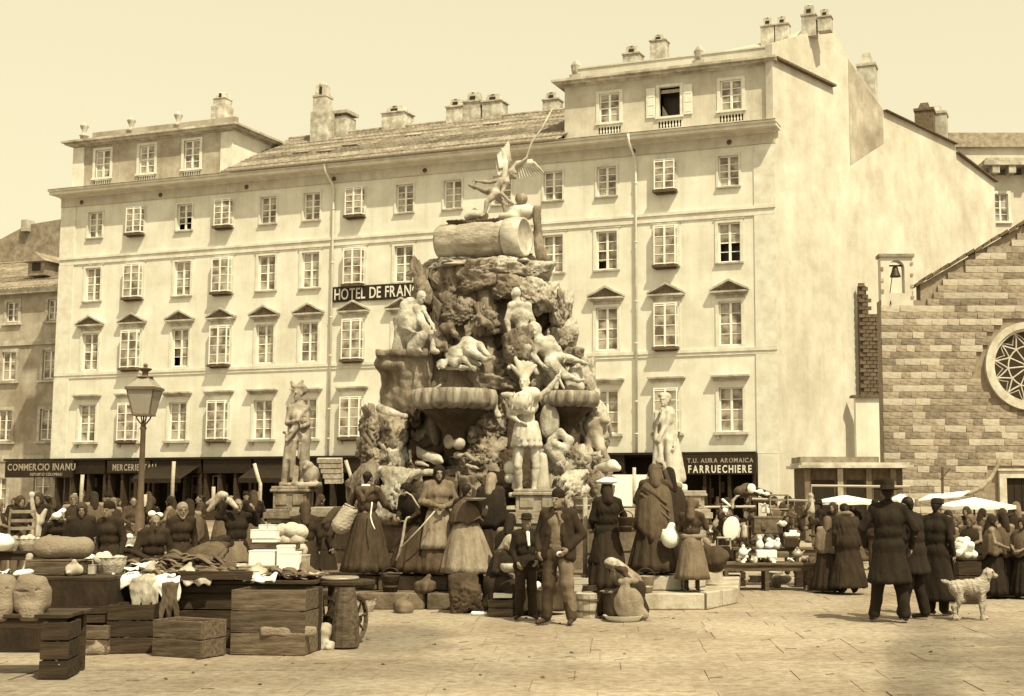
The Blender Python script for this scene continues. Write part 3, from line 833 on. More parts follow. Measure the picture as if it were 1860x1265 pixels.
def chimney(px0, px1, ytop, ybase, off, style, m='chimney', zb0=-1.2):
    x0, zb = fac(px0, ybase, off); x1, _ = fac(px1, ybase, off); _, zt = fac((px0+px1)/2, ytop, off)
    w = (x1-x0)/2; h = zt - zb; mb = MB()
    if style == 'tall':
        mb.box((0, 0, (h*.42+zb0)/2), (w, w*.9, (h*.42-zb0)/2)); mb.box((0, 0, h*.56), (w*.82, w*.75, h*.14)); mb.box((0, 0, h*.715), (w*.9, w*.82, h*.015)); mb.box((0, 0, h*.83), (w*.7, w*.65, h*.10), taper=.8); mb.lathe([(w*.62, h*.93), (w*.5, h*.97), (w*.15, h)], 8)
        mb.box((w*.1, -w*.66, h*.82), (w*.16, w*.04, h*.07), mi=1)
    elif style == 'block':
        mb.box((0, 0, (h*.55+zb0)/2), (w, w*.8, (h*.55-zb0)/2)); mb.box((0, 0, h*.58), (w*1.12, w*.92, h*.03)); mb.box((0, 0, h*.78), (w*.75, w*.6, h*.17), taper=.82); mb.lathe([(w*.6, h*.95), (w*.3, h)], 8)
        mb.box((0, -w*.62, h*.74), (w*.3, w*.03, h*.06), mi=1)
    else:
        mb.box((0, 0, (h*.75+zb0)/2), (w, w*.8, (h*.75-zb0)/2)); mb.box((0, 0, h*.93), (w*1.2, w*.95, h*.07))
        for q in (-.55, 0, .55): mb.box((w*q, 0, h*.8), (w*.16, w*.6, h*.06))
        mb.box((0, 0, h*.8), (w*.7, w*.5, h*.05), mi=1)
    mb.build('chimney', [M[m], M['void']], hotel, loc=((x0+x1)/2, off, zb))
for a in ((391, 416, 168, 216, 2.0, 'tall'), (571, 599, 150, 247, 5.0, 'tall'), (600, 637, 206, 247, 6.2, 'slot'), (702, 742, 194, 230, 6.3, 'block'), (816, 846, 180, 221, 6.3, 'block'), (847, 878, 168, 216, 6.3, 'block'), (882, 916, 172, 210, 6.3, 'block'), (990, 1018, 168, 206, 6.3, 'block'),
          (1135, 1165, 84, 125, 2.4, 'block'), (1184, 1212, 64, 95, 2.8, 'block'), (1384, 1408, 32, 74, 2.6, 'block'), (1410, 1434, 30, 70, 2.6, 'block'), (1458, 1484, 9, 60, 3.6, 'block', 'chimney', -.3), (1487, 1511, 17, 56, 3.6, 'block', 'chimney', -.1)):
    chimney(*a)
for (ta, w, zb, zt, m) in ((11.6, .5, 22.0, 26.2, 'chimney'), (18.9, .55, 22.3, 25.0, 'soot'), (20.6, .6, 22.3, 25.2, 'chimney')):
    mb = MB(); mb.box((0, 0, (zt-zb)*.4), (w, w, (zt-zb)*.4)); mb.box((0, 0, (zt-zb)*.82), (w*1.1, w*1.1, .08)); mb.box((0, 0, (zt-zb)*.92), (w*.7, w*.7, (zt-zb)*.08), taper=.6)
    p = sidep(ta, zb, -0.9); mb.build('chimney', M[m], hotel, loc=p)
# roofs behind the side wall
mb = MB(); mb.prism([sidep(11.7, 22.7, -.42), sidep(21.1, 22.7, -.42), (sidep(21.1, 22.9, -6)), (sidep(11.7, 22.9, -6))], (0, 0, -.1)); mb.build('roof_slope', M['tile_dark'], hotel)

# ground floor: dark timber shopfronts between piers
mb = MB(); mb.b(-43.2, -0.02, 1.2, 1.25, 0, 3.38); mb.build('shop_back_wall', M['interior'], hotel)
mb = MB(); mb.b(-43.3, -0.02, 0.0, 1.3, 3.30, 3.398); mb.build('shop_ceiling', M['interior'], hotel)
mb = MB(); mb.b(-0.95, 0.03, -0.14, .6, 0, 3.40); mb.build('corner_pier', M['plaster'], hotel)
mb = MB(); mb.b(-46.6, -1.0, -0.42, 0.0, 3.385, 3.50); mb.build('shop_cornice', M['shop'], hotel)
segs = [(-42.9, -39.2), (-39.1, -36.1), (-36.0, -32.6), (-32.5, -29.3), (-29.2, -25.0), (-24.4, -20.6), (-20.5, -16.6), (-16.5, -12.6), (-12.5, -9.4), (-9.3, -7.6), (-4.9, -1.0)]
for i, (a, b) in enumerate(segs):
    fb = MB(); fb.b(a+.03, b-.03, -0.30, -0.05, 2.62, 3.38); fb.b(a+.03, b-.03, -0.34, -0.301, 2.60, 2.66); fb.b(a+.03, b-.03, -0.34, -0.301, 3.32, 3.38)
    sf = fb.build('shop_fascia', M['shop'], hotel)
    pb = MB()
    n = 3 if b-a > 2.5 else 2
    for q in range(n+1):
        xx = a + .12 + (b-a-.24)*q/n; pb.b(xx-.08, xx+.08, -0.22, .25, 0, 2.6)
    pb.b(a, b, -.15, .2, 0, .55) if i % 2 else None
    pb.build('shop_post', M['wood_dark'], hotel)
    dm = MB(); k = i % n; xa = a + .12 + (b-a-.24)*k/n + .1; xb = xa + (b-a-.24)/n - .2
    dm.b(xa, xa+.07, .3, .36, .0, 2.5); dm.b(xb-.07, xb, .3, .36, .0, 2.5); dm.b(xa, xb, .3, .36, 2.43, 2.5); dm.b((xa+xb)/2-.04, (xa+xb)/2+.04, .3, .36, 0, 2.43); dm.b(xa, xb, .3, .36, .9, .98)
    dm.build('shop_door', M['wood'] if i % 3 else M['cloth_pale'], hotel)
    gd = MB()
    for q in range(5):
        xx = rng.uniform(a+.3, b-.3); zz = rng.uniform(1.2, 2.2); gd.box((xx, .7, zz), (rng.uniform(.08, .22), .05, rng.uniform(.1, .28)))
    gd.build('shop_display', M['cloth_mid'], hotel)
# awnings let down over the shops, and their poles
AW = [(-36.0, -32.7), (-29.0, -25.2), (-20.4, -16.8), (-12.4, -9.5)]
for a, b in AW:
    mb = MB(); mb.prism([(a, -.36, 2.98), (b, -.36, 2.98), (b, -1.9, 2.28), (a, -1.9, 2.28)], (0, 0.01, .03)); mb.b(a, b, -1.93, -1.90, 2.06, 2.30); mb.build('shop_awning', M['shop'], hotel)

# far wing of low white annex between hotel and church
an = thing('annex_wall', 'plain low white plastered wall filling the gap between hotel and church', 'wall', (0, 0, 0))
a0 = at_y(1554, 722, 67.5); a1 = at_y(1616, 722, 67.5)
mb = MB(); mb.b(a0.x, a1.x, 67.5, 68.0, 0, a0.z); mb.build('wall', M['plaster'], an)
mb = MB(); mb.b(a0.x-.2, a1.x, 67.35, 68.1, a0.z, a0.z+.12); mb.build('coping', M['soot'], an)
bw_ = thing('brick_gable', 'tall narrow dark brick wall in the slot beside the church', 'wall', (0, 0, 0))
YW = 68.8
b0 = at_y(1563, 722, YW); b1 = at_y(1606, 575, YW); b2 = at_y(1563, 512, YW)
nb = 0; cst = MB()
z = b0.z - .1; row = 0
bm_ = {}
mb = MB(); mb.b(b0.x, b1.x, YW+.02, YW+.3, b0.z-.6, b1.z); mb.b(b0.x, b0.x+.42, YW+.02, YW+.3, b1.z, b2.z-.2); mb.build('mortar_core', M['brick'], bw_)
while z < b2.z - .2:
    x = b0.x + (0 if row % 2 else -.17)
    edge = b0.x + (b1.x - b0.x) * (1.0 if z < b1.z else .35 * (1 - (z-b1.z)/(b2.z-b1.z)) + .06)
    while x < edge:
        if x > b0.x - .05:
            if 'b' not in bm_:
                q = MB(); q.b(0, .32, -.08, .1, 0, .18); bm_['b'] = q.mesh('brick'); bm_['b'].materials.append(M['brick'])
            obj_me('brick', bm_['b'], None, bw_, loc=(max(x, b0.x), YW + rng.uniform(-.03, .03), z)); nb += 1
        x += .345
    z += .205; row += 1

# hotel name board and shop signs
sg = thing('hotel_sign', 'long dark board reading HOTEL DE FRANCE fixed to the hotel front', 'sign', (CX, CY, 0), HROT)
sx0 = -24.52
mb = MB(); mb.b(sx0, sx0+6.9, -.11, -.055, 11.84, 12.68); mb.build('board', M['sign'], sg)
text_obj('HOTEL DE FRANCE', 0.86, M['letter'], sg, (sx0+.12, -.112, 11.97), (pi/2, 0, 0), sx=0.80, bold=0.010, fit=5.5)
sg = thing('barber_sign', 'shop sign in two lines reading FARRUECHIERE below faded smaller letters', 'sign', (CX, CY, 0), HROT)
mb = MB(); mb.b(-5.3, -.95, -.46, -.345, 2.42, 3.37); mb.build('board', M['sign'], sg)
text_obj('FARRUECHIERE', 0.50, M['letter'], sg, (-4.30, -.461, 2.50), (pi/2, 0, 0), sx=0.86, bold=0.012, sp=2.2, fit=3.2)
text_obj('T.U. AURA AROMAICA', 0.30, M['letter_faded'], sg, (-4.35, -.461, 2.98), (pi/2, 0, 0), sx=.98, bold=0.008, sp=1.4, fit=3.3)
sg = thing('merchant_sign', 'faded two line merchant sign at the far left end of the shopfronts', 'sign', (CX, CY, 0), HROT)
mb = MB(); mb.b(-46.4, -41.4, -.46, -.345, 2.40, 3.37); mb.build('board', M['sign'], sg)
text_obj('COMMERCIO INANU', 0.55, M['letter_faded'], sg, (-46.2, -.461, 2.82), (pi/2, 0, 0), sx=.88, bold=0.012, sp=1.3)
text_obj('DEPOSITO COLONIALI', 0.24, M['letter_faded'], sg, (-44.5, -.461, 2.50), (pi/2, 0, 0), sx=.9, bold=0.004)
sg = thing('drapers_sign', 'shop sign with a row of pale capitals seen behind the lamp post', 'sign', (CX, CY, 0), HROT)
mb = MB(); mb.b(-39.0, -36.0, -.40, -.345, 2.66, 3.32); mb.build('board', M['sign'], sg)
text_obj('MERCERIE ITALI', 0.50, M['letter_faded'], sg, (-38.6, -.401, 2.78), (pi/2, 0, 0), sx=.72, bold=0.012, sp=1.6)

# ================================================================ BUILDINGS AT THE LEFT EDGE
lb = thing('grey_building', 'darker grey plastered building with tiled roof at the left edge behind the hotel', 'building', (CX, CY, 0), HROT)
OFF = 5.0
hl = []; ws = []
for (pa, pb, ya, yb) in ((13, 33, 549, 584), (88, 107, 545, 581), (5, 28, 640, 690), (79, 102, 634, 688), (-2, 20, 745, 800), (74, 97, 742, 798), (62, 90, 866, 918), (-12, 10, 868, 925)):
    x0, z1 = fac(pa, ya, OFF); x1, z0 = fac(pb, yb, OFF); z0 = max(z0, .1)
    hl.append((round(x0, 2), round(x1, 2), round(z0, 2), round(z1, 2)))
# shared grid needs separate strips per row
for k in range(0, 6, 2):
    for q in (k, k+1): hl[q] = (hl[q][0], hl[q][1], hl[k][2], hl[k][3])
wall_grid('wall', -62, -43.0, 0, 14.35, hl, M['plaster_grey'], lb, y=OFF, reveal=.25)
for (a, b, c, d) in hl:
    w = b - a
    wd = MB(); s = .2
    wd.b(a-s, a, OFF-.05, OFF-.002, c-.1, d+s); wd.b(b, b+s, OFF-.05, OFF-.002, c-.1, d+s); wd.b(a, b, OFF-.05, OFF-.002, d, d+s); wd.b(a-s-.1, b+s+.1, OFF-.16, OFF+.1, c-.22, c-.1)
    wn = wd.build('window', M['trim_dirty'], lb)
    casement(wn, (a+b)/2, c, d, w, OFF+.1, rows=3, single=False)
mb = MB(); mb.b(-62, -43.0, OFF-.1, OFF-.003, 11.0, 11.35); mb.b(-62, -43.0, OFF-.06, OFF-.003, 3.5, 3.9); mb.build('string_course', M['trim_dirty'], lb)
mb = MB(); mb.b(-62, -43.0, OFF-.5, OFF+.3, 14.35, 14.6); mb.build('eave', M['trim_dirty'], lb)
tiled('roof', [(-62, OFF-.6, 14.6), (-42.6, OFF-.6, 14.6), (-42.6, OFF+8, 18.3), (-62, OFF+8, 18.3)], 60, 16, M['tile_dark'], lb, seed=8)
x, z = fac(80, 492, OFF+2.2)
dm = thing_d = MB(); dm.b(-.7, .7, -.7, 1.6, -.4, .55); dm.prism([(-1.0, -1.0, .5), (1.0, -1.0, .5), (0, -1.0, 1.15)], (0, 3.2, 0)); dm.b(-.35, .35, -.72, -.70, -.1, .45, mi=1); dm.build('dormer', [M['tile_dark'], M['void']], lb, loc=(x, OFF+2.2, z))
hb = thing('hill_house_roof', 'dark tiled hipped roof rising higher behind the grey building at left', 'roof', (CX, CY, 0), HROT)
x0, z0 = fac(-60, 470, 22); x1, z1 = fac(50, 408, 22); x2, _ = fac(140, 404, 22)
mb = MB(); mb.prism([(x0-4, 22, 8), (x0-4, 22, z0-1.3), (x1, 22, z1), (x2+3, 22, z1+.5), (x2+3, 22, 8)], (0, 6, 0)); mb.build('roof', M['tile_dark'], hb)
mb = MB(); mb.b(x1-.3, x1+.35, 21.6, 22.4, z1-.6, z1+.35); mb.build('chimney', M['chimney'], hb)

# building far right behind
rb = thing('corniced_building', 'pale building with bracketed cornice rising behind the church at right', 'building', (0, 0, 0))
YB = 92.0
a = at_y(1728, 240, YB); wn0 = at_y(1803, 352, YB); wn1 = at_y(1832, 402, YB)
x0 = at_y(1802, 330, YB).x
zt = at_y(1760, 262, YB).z
w0 = (wn0.x, wn1.x, wn1.z, wn0.z)
step_ = 4.2
hls = [(w0[0]+i*step_, w0[1]+i*step_, w0[2]-j*4.4, w0[3]-j*4.4) for i in range(3) for j in range(2)]
wall_grid('wall', x0, x0+16, 0, at_y(1805, 318, YB).z, hls, M['plaster_far'], rb, y=YB, reveal=.3)
for h_ in hls:
    wd = MB(); wd.b(h_[0]-.2, h_[0], YB-.06, YB-.003, h_[2], h_[3]+.2); wd.b(h_[1], h_[1]+.2, YB-.06, YB-.003, h_[2], h_[3]+.2); wd.b(h_[0], h_[1], YB-.06, YB-.003, h_[3], h_[3]+.2); wd.b(h_[0]-.25, h_[1]+.25, YB-.15, YB+.1, h_[2]-.15, h_[2])
    wn = wd.build('window', M['trim'], rb); casement(wn, (h_[0]+h_[1])/2, h_[2], h_[3], h_[1]-h_[0], YB+.12, rows=4, single=False)
zc = at_y(1800, 305, YB).z
mb = MB(); mb.b(x0-.8, x0+16, YB-1.0, YB+1, zc, zc+.35); mb.b(x0-.5, x0+16, YB-.6, YB+1, zc+.35, zc+.6)
for i in range(14): mb.b(x0-.2+i*1.15, x0+.3+i*1.15, YB-.9, YB-.003, zc-.55, zc)
mb.build('cornice', M['trim_dirty'], rb)
mb = MB(); mb.b(a.x, x0+16, YB+1.0, YB+1.6, 10, at_y(1760, 262, YB).z); mb.build('attic_wall', M['plaster_far'], rb)
mb = MB(); mb.b(a.x, x0+16, YB+.7, YB+1.9, at_y(1760, 262, YB).z, at_y(1760, 236, YB).z); mb.build('parapet', M['ashlar_dark'], rb)

# ================================================================ THE CHURCH
YC = 60.0
ch = thing('stone_church', 'old church front of banded dark and pale ashlar with rose window and bell cote', 'church', (0, 0, 0))
def cp(px, py): p = at_y(px, py, YC); return p.x, p.z
xl = cp(1603, 700)[0]; xr0, zr0 = cp(1869, 665); rad = 2.02
zsh = cp(1640, 545)[1]; z_e0 = cp(1672, 516)[1]; xe = cp(1672, 516)[0]; zap = cp(1869, 408)[1]
xrr = 2*xr0 - xl
outl = [(xl, 0), (xrr, 0), (xrr, zsh), (2*xr0-xe, zsh), (2*xr0-xe, z_e0), (xr0, zap), (xe, z_e0), (xe, zsh), (xl, zsh)]
mb = MB(); mb.prism([(x, YC+.05, z) for x, z in outl], (0, .8, 0)); mb.build('mortar_core', M['mortar'], ch)
mb = MB(); mb.b(xl+6, xl+6.5, YC+.86, YC+14, 0, zsh-.2); mb.build('nave_wall', M['ashlar_dark'], ch)
def inside(x, z):
    if z < 0: return False
    if x < xe or x > 2*xr0-xe: return z < zsh
    zt = z_e0 + (zap - z_e0) * (1 - abs(x - xr0)/(xr0-xe))
    return z < zt
# door opening
dxa = cp(1826, 860)[0]; dxb = 2*xr0 - dxa; dzt = cp(1840, 868)[1]
u = MB(); u.box((0, 0, 0), (.5, .5, .5)); ume = {}
for k in ('ashlar_dark', 'ashlar_light'):
    for q in range(4):
        r_ = random.Random(q); b = MB(); b.box((0, 0, 0), (.5, .5, .5)); V = b.v[0]
        V[:4] += 0; V += np.array([[r_.uniform(-.02, .02), 0, r_.uniform(-.05, .05)] for _ in range(8)])
        me = b.mesh('stone'); me.materials.append(M[k]); ume[(k, q)] = me
vis = []; hid = MB()
z = 0.02; row = 0; CH = .305
while z < zap:
    x = xl + (rng.uniform(0, .3) if row % 2 else 0)
    xs_ = xl
    while xs_ < xrr:
        w = rng.choice((.42, .5, .6, .7, .8, .95))*rng.uniform(.9, 1.1)
        if xrr - xs_ - w < .35: w = xrr - xs_
        cx, cz = xs_ + w/2, z + CH/2
        ok = inside(xs_+.05, z+CH) and inside(xs_+w-.05, z+CH) and all((xx-xr0)**2+(cz-zr0)**2 > (rad+.08)**2 for xx in (xs_, cx, xs_+w)) and not (dxa-.45 < xs_+w and xs_ < dxb+.45 and z < dzt+.5)
        if ok:
            h_ = z / zap
            light = (row % 2 == 0) and rng.random() < (.85 if z > 8.6 else .62 if z > 6 else .25)
            if z < 7.5 and abs(cx - cp(1664, 700)[0]) < .42 and row % 2 == 0: light = True
            if not light and rng.random() < .07: light = True
            vis.append((cx, cz, w, light))
        xs_ += w
    z += CH; row += 1
vis.sort(key=lambda s: 0 if (PX + 2414*s[0]/YC) < 1875 else 1)
hl_ = MB()
for i, (cx, cz, w, light) in enumerate(vis):
    d = rng.uniform(.0, .02)
    if i < 300 and PX + 2414*cx/YC < 1880:
        obj_me('stone', ume[('ashlar_light' if light else 'ashlar_dark', rng.randrange(4))], None, ch, loc=(cx, YC+.06-d, cz), scale=(w-.010, .22, CH-.010))
    else:
        hl_.box((cx, YC+.06-d, cz), ((w-.010)/2, .11, (CH-.010)/2), mi=1 if light else 0)
tag(hl_.build('joined_stone', [M['ashlar_dark'], M['ashlar_light']], ch), kind='stuff')
# gable coping
mb = MB()
for s in (-1, 1):
    P0 = np.array((xr0+s*(xr0-xe+.25), YC-.22, z_e0-.12)); P1 = np.array((xr0, YC-.22, zap+.02)); n_ = 13
    for i in range(n_):
        a_ = P0+(P1-P0)*i/n_; b_ = P0+(P1-P0)*((i+1)/n_-.008); j_ = rng.uniform(-.03, .05)
        mb.prism([a_+(0,0,j_), b_+(0,0,j_), b_+(0,0,.17+j_), a_+(0,0,.15+j_)], (0, 1.2, 0))
mb.build('gable_coping', M['brick'], ch)
# rose window
mb = MB(); 
def ring(mb, cx, cz, r0, r1, y0, y1, n=56, mi=0, a0=0, a1=2*pi):
    th = np.linspace(a0, a1, n+1)
    for i in range(n):
        p = [(cx+r*cos(t), cz+r*sin(t)) for r, t in ((r0, th[i]), (r1, th[i]), (r1, th[i+1]), (r0, th[i+1]))]
        V = [(a, y0, b) for a, b in p] + [(a, y1, b) for a, b in p]
        mb.add(V, [(0,1,2,3), (7,6,5,4), (0,4,5,1), (1,5,6,2), (2,6,7,3), (3,7,4,0)], mi)
ring(mb, xr0, zr0, 1.72, 2.02, YC-.22, YC+.3); ring(mb, xr0, zr0, 1.60, 1.72, YC-.12, YC+.3)
rose = mb.build('rose_window', M['rosestone'], ch)
tr = MB(); nsp = 12
for i in range(nsp):
    t = 2*pi*i/nsp + .1
    c_, s_ = cos(t), sin(t)
    tr.tube([(xr0+.2*c_, YC+.05, zr0+.2*s_), (xr0+.95*c_, YC+.05, zr0+.95*s_)], .035, 6)
    # pointed petals
    for d in (-1, 1):
        pts = []
        for k in range(7):
            f_ = k/6; r_ = .95 + f_*.68; aa = t + d*(pi/nsp)*sin(f_*pi/2)**.8
            pts.append((xr0+r_*cos(aa), YC+.05, zr0+r_*sin(aa)))
        tr.tube(pts, .035, 6)
    for d in (-1, 1):
        pts = []
        for k in range(6):
            f_ = k/5; r_ = 1.6 - f_*.42; aa = t + d*(pi/nsp)*(1-f_)*.95
            pts.append((xr0+r_*cos(aa), YC+.06, zr0+r_*sin(aa)))
        tr.tube(pts, .028, 6)
ring(tr, xr0, zr0, .12, .24, YC, YC+.12, n=20); ring(tr, xr0, zr0, .9, .96, YC+.02, YC+.1, n=36)
tr.build('tracery', M['rosestone'], rose)
mb = MB(); mb.lathe([(0.001, 0), (1.7, 0)], 40, cap=False); mb.build('dark_glass', M['void'], rose, loc=(xr0, YC-.02+.06, zr0), rot=(pi/2, 0, 0))
# door
mb = MB(); mb.b(dxa-.32, dxa, YC-.18, YC+.2, 0, dzt+.32); mb.b(dxb, dxb+.32, YC-.18, YC+.2, 0, dzt+.32); mb.b(dxa, dxb, YC-.18, YC+.2, dzt, dzt+.32); mb.b(dxa-.4, dxb+.4, YC-.26, YC+.1, dzt+.321, dzt+.42)
dr = mb.build('door', M['rosestone'], ch)
mb = MB(); mb.b(dxa, dxb, YC+.02, YC+.048, 0, dzt)
for k in range(6): mb.b(dxa+.05+k*.34, dxa+.36+k*.34, YC-.01, YC+.018, .05, dzt-.05)
mb.build('door_leaf', M['shop'], dr)
# bell cote
bx0, bz1 = cp(1599, 462); bx1, bz0 = cp(1659, 546)
wall_holes = [((bx0+bx1)/2-.36, (bx0+bx1)/2+.36, bz0+.55, bz0+1.35)]
bc = MB(); xm = (bx0+bx1)/2; hw = .36; zsp = bz1 - .62
bc.b(bx0, xm-hw, YC-.0, YC+.6, bz0-.3, bz1-.12); bc.b(xm+hw, bx1, YC-.0, YC+.6, bz0-.3, bz1-.12); bc.b(xm-hw, xm+hw, YC, YC+.6, bz0-.3, bz0+.35)
for i in range(8):
    t0, t1 = pi*i/8, pi*(i+1)/8
    bc.prism([(xm+hw*cos(t0), YC, zsp+hw*sin(t0)), (xm+hw*cos(t1), YC, zsp+hw*sin(t1)), (xm+hw*cos(t1), YC, bz1-.12), (xm+hw*cos(t0), YC, bz1-.12)], (0, .6, 0))
bcote = bc.build('bell_cote', M['plaster_far'], ch)
mb = MB(); mb.b(bx0-.08, bx1+.08, YC-.1, YC+.7, bz1-.12, bz1+.02); mb.build('coping', M['ashlar_dark'], bcote)
for i in range(7):
    mb = MB(); mb.b(bx0-.03, bx0+.12, YC-.04, YC-.003, bz0+.1+i*.26, bz0+.26+i*.26) if i % 2 else mb.b(bx1-.1, bx1+.03, YC-.04, YC-.003, bz0+.1+i*.26, bz0+.22+i*.26)
    mb.build('quoin', M['ashlar_dark'], bcote)
mb = MB(); mb.lathe([(.26, -.5), (.24, -.45), (.17, -.25), (.12, -.05), (.03, 0)], 14, c=(xm, YC+.3, zsp+.12)); mb.tube([(xm-.36, YC+.3, zsp+.14), (xm+.36, YC+.3, zsp+.14)], .04, 6)
mb.tube([(xm-.1, YC+.28, zsp), (xm-.3, YC+.2, bz0+.3), (xm-.32, YC-.1, bz0-.2)], .025, 5)
mb.build('bell', M['iron'], bcote, smooth=True)

mb = MB(); mb.b(xl-.5, xrr+.5, YC-1.2, YC+14, -.6, -.002); mb.build('plinth_step', M['step_pale'], ch)
ch.scale = (.8333,)*3; ch.location = (0, 0, .278)
# ================================================================ FIGURE KIT
def A3(*a): return np.array(a, float)
def frame_of(f, up=(0, 0, 1)):
    f = np.array(f, float); f /= np.linalg.norm(f); up = np.array(up, float)
    x = np.cross(f, up); x /= np.linalg.norm(x); z = np.cross(x, f)
    return np.stack([x, -f, z], 1)          # columns: x, y (=back), z (=up)
def head_prims(c, f=(0, -1, 0), up=(0, 0, 1), s=1.0, m=0, beard=None):
    R = frame_of(f, up); c = np.array(c, float); L = lambda x, y, z: c + R @ (np.array((x, y, z)) * s)
    o = {'m': m, 'k': .015*s}
    P = [('e', L(0, .012, .02), (.072*s, .088*s, .088*s), R, o), ('e', L(0, -.028, -.045), (.052*s, .058*s, .068*s), R, {'m': m, 'k': .03*s}),
         ('c', L(0, -.086, .018), L(0, -.108, -.022), .010*s, .014*s, {'m': m, 'k': .01*s}), ('c', L(-.03, -.074, .026), L(.03, -.074, .026), .014*s, o),
         ('e', L(-.073, .012, -.01), (.012*s, .02*s, .03*s), R, o), ('e', L(.073, .012, -.01), (.012*s, .02*s, .03*s), R, o),
         ('-e', L(-.028, -.100, .004), (.013*s, .012*s, .007*s), R, {'k': .006*s}), ('-e', L(.028, -.100, .004), (.013*s, .012*s, .007*s), R, {'k': .006*s}),
         ('c', L(-.018, -.084, -.053), L(.018, -.084, -.053), .009*s, {'m': m, 'k': .008*s}), ('-c', L(-.02, -.095, -.047), L(.02, -.095, -.047), .004*s, {'k': .004*s}),
         ('e', L(0, -.072, -.092), (.022*s, .018*s, .018*s), R, {'m': m, 'k': .02*s})]
    if beard is not None: P.append(('e', L(0, -.05, -.085), (.048*s, .045*s, .055*s), R, {'m': beard, 'k': .01*s}))
    return P
def hand_prims(w, d, s=1.0, m=0, palm=(0, 0, 1), curl=.5):
    """wrist w, direction d; five fingers, slightly curled towards palm normal"""
    d = np.array(d, float); d /= (np.linalg.norm(d)+1e-9); n = np.array(palm, float); n = n - d*(n@d); n /= (np.linalg.norm(n)+1e-9); t = np.cross(d, n)
    o = {'m': m, 'k': .008*s}; w = np.array(w, float)
    P = [('c', w, w + d*.045*s, .022*s, .026*s, {'m': m, 'k': .02*s}), ('c', w + d*.05*s - t*.016*s, w + d*.05*s + t*.018*s, .021*s, o)]
    for i, (off, ln) in enumerate(((-.026, .062), (-.009, .072), (.009, .068), (.026, .052))):
        a = w + d*.075*s + t*off*s; b = a + (d*cos(curl*.6) + n*sin(curl*.6))*ln*.55*s; c = b + (d*cos(curl*1.7) + n*sin(curl*1.7))*ln*.5*s
        P += [('c', a, b, .0105*s, .0095*s, o), ('c', b, c, .0095*s, .008*s, o)]
    a = w + d*.025*s - t*.028*s; b = a + (d*.6 - t*.8 + n*.2)*.035*s; c = b + (d*.9 - t*.2 + n*.4)*.028*s
    P += [('c', a, b, .013*s, .011*s, o), ('c', b, c, .011*s, .009*s, o)]
    return P
def joints(**ov):
    J = dict(pelvis=A3(0, .0, .94), chest=A3(0, .005, 1.27), neck=A3(0, .01, 1.44), head=A3(0, -.015, 1.585),
             sl=A3(-.175, .01, 1.40), sr=A3(.175, .01, 1.40), el=A3(-.235, .03, 1.12), er=A3(.235, .03, 1.12), wl=A3(-.24, -.06, .89), wr=A3(.24, -.06, .89),
             hl=A3(-.09, 0, .90), hr=A3(.09, 0, .90), kl=A3(-.10, -.02, .50), kr=A3(.10, -.02, .50), al=A3(-.105, .02, .09), ar=A3(.105, .02, .09), tl=A3(-.13, -.14, .04), tr=A3(.13, -.14, .04),
             face=A3(0, -1, 0), up=A3(0, 0, 1), dl=None, dr=None)
    for k, v in ov.items(): J[k] = A3(*v) if v is not None and not isinstance(v, np.ndarray) else v
    return J
def human_prims(J, s=1.0, skin=0, shoe=0, sex='m', head=True, hands=True, beard=None, mus=1.0):
    o = {'m': skin, 'k': .035*s}; P = []
    g = lambda k: J[k]
    mid = (g('pelvis')*.45 + g('chest')*.55)
    ax = g('sr') - g('sl'); ax = ax/(np.linalg.norm(ax)+1e-9)
    P += [('c', g('chest') - ax*.055*s, g('chest') + ax*.055*s, .112*s, .112*s, o), ('c', g('chest'), mid, .115*s, .10*s, o), ('c', mid, g('pelvis'), .10*s, .115*s, o),
          ('c', g('hl'), g('hr'), .098*s, .098*s, o), ('c', g('sl'), g('sr'), .058*s, .058*s, {'m': skin, 'k': .05*s}), ('c', (g('sl')+g('neck'))/2, (g('sr')+g('neck'))/2, .05*s, .05*s, {'m': skin, 'k': .05*s}),
          ('c', g('neck') - (g('head')-g('neck'))*.3, g('head')*.55 + g('neck')*.45, .056*s, .05*s, {'m': skin, 'k': .03*s})]
    for a in 'lr':
        S_, E_, W_, H_, K_, A_, T_ = (g(x+a) for x in ('s', 'e', 'w', 'h', 'k', 'a', 't'))
        P += [('e', S_, (.062*s*mus,)*3, None, {'m': skin, 'k': .03*s}), ('c', S_, E_, .048*s*mus, .038*s*mus, {'m': skin, 'k': .02*s}), ('c', E_, W_, .040*s*mus, .025*s, {'m': skin, 'k': .02*s}), ('c', E_*.7+W_*.3, E_*.45+W_*.55, .042*s*mus, .032*s, {'m': skin, 'k': .02*s})]
        P += [('c', H_, K_, .088*s*mus, .056*s*mus, {'m': skin, 'k': .03*s}), ('c', K_, A_, .052*s*mus, .033*s, {'m': skin, 'k': .02*s}), ('c', K_*.75+A_*.25+A3(0, .012*s, 0), K_*.45+A_*.55, .056*s*mus, .040*s, {'m': skin, 'k': .02*s})]
        P += [('c', A_+A3(0, .02*s, -.02*s), T_, .038*s, .030*s, {'m': shoe, 'k': .02*s}), ('c', A_, A_+A3(0, .01*s, .09*s), .040*s, .042*s, {'m': shoe, 'k': .02*s}) if shoe else ('e', A_, (.034*s,)*3, None, {'m': skin, 'k': .02*s})]
        if hands:
            d = J.get('d'+a); d = (W_ - E_) if d is None else d
            P += hand_prims(W_, d, s, skin, palm=(ax if a == 'l' else -ax)*1.0 + A3(0, .3, .1))
    if head: P += head_prims(g('head'), g('face'), g('up'), s, skin, beard)
    return P

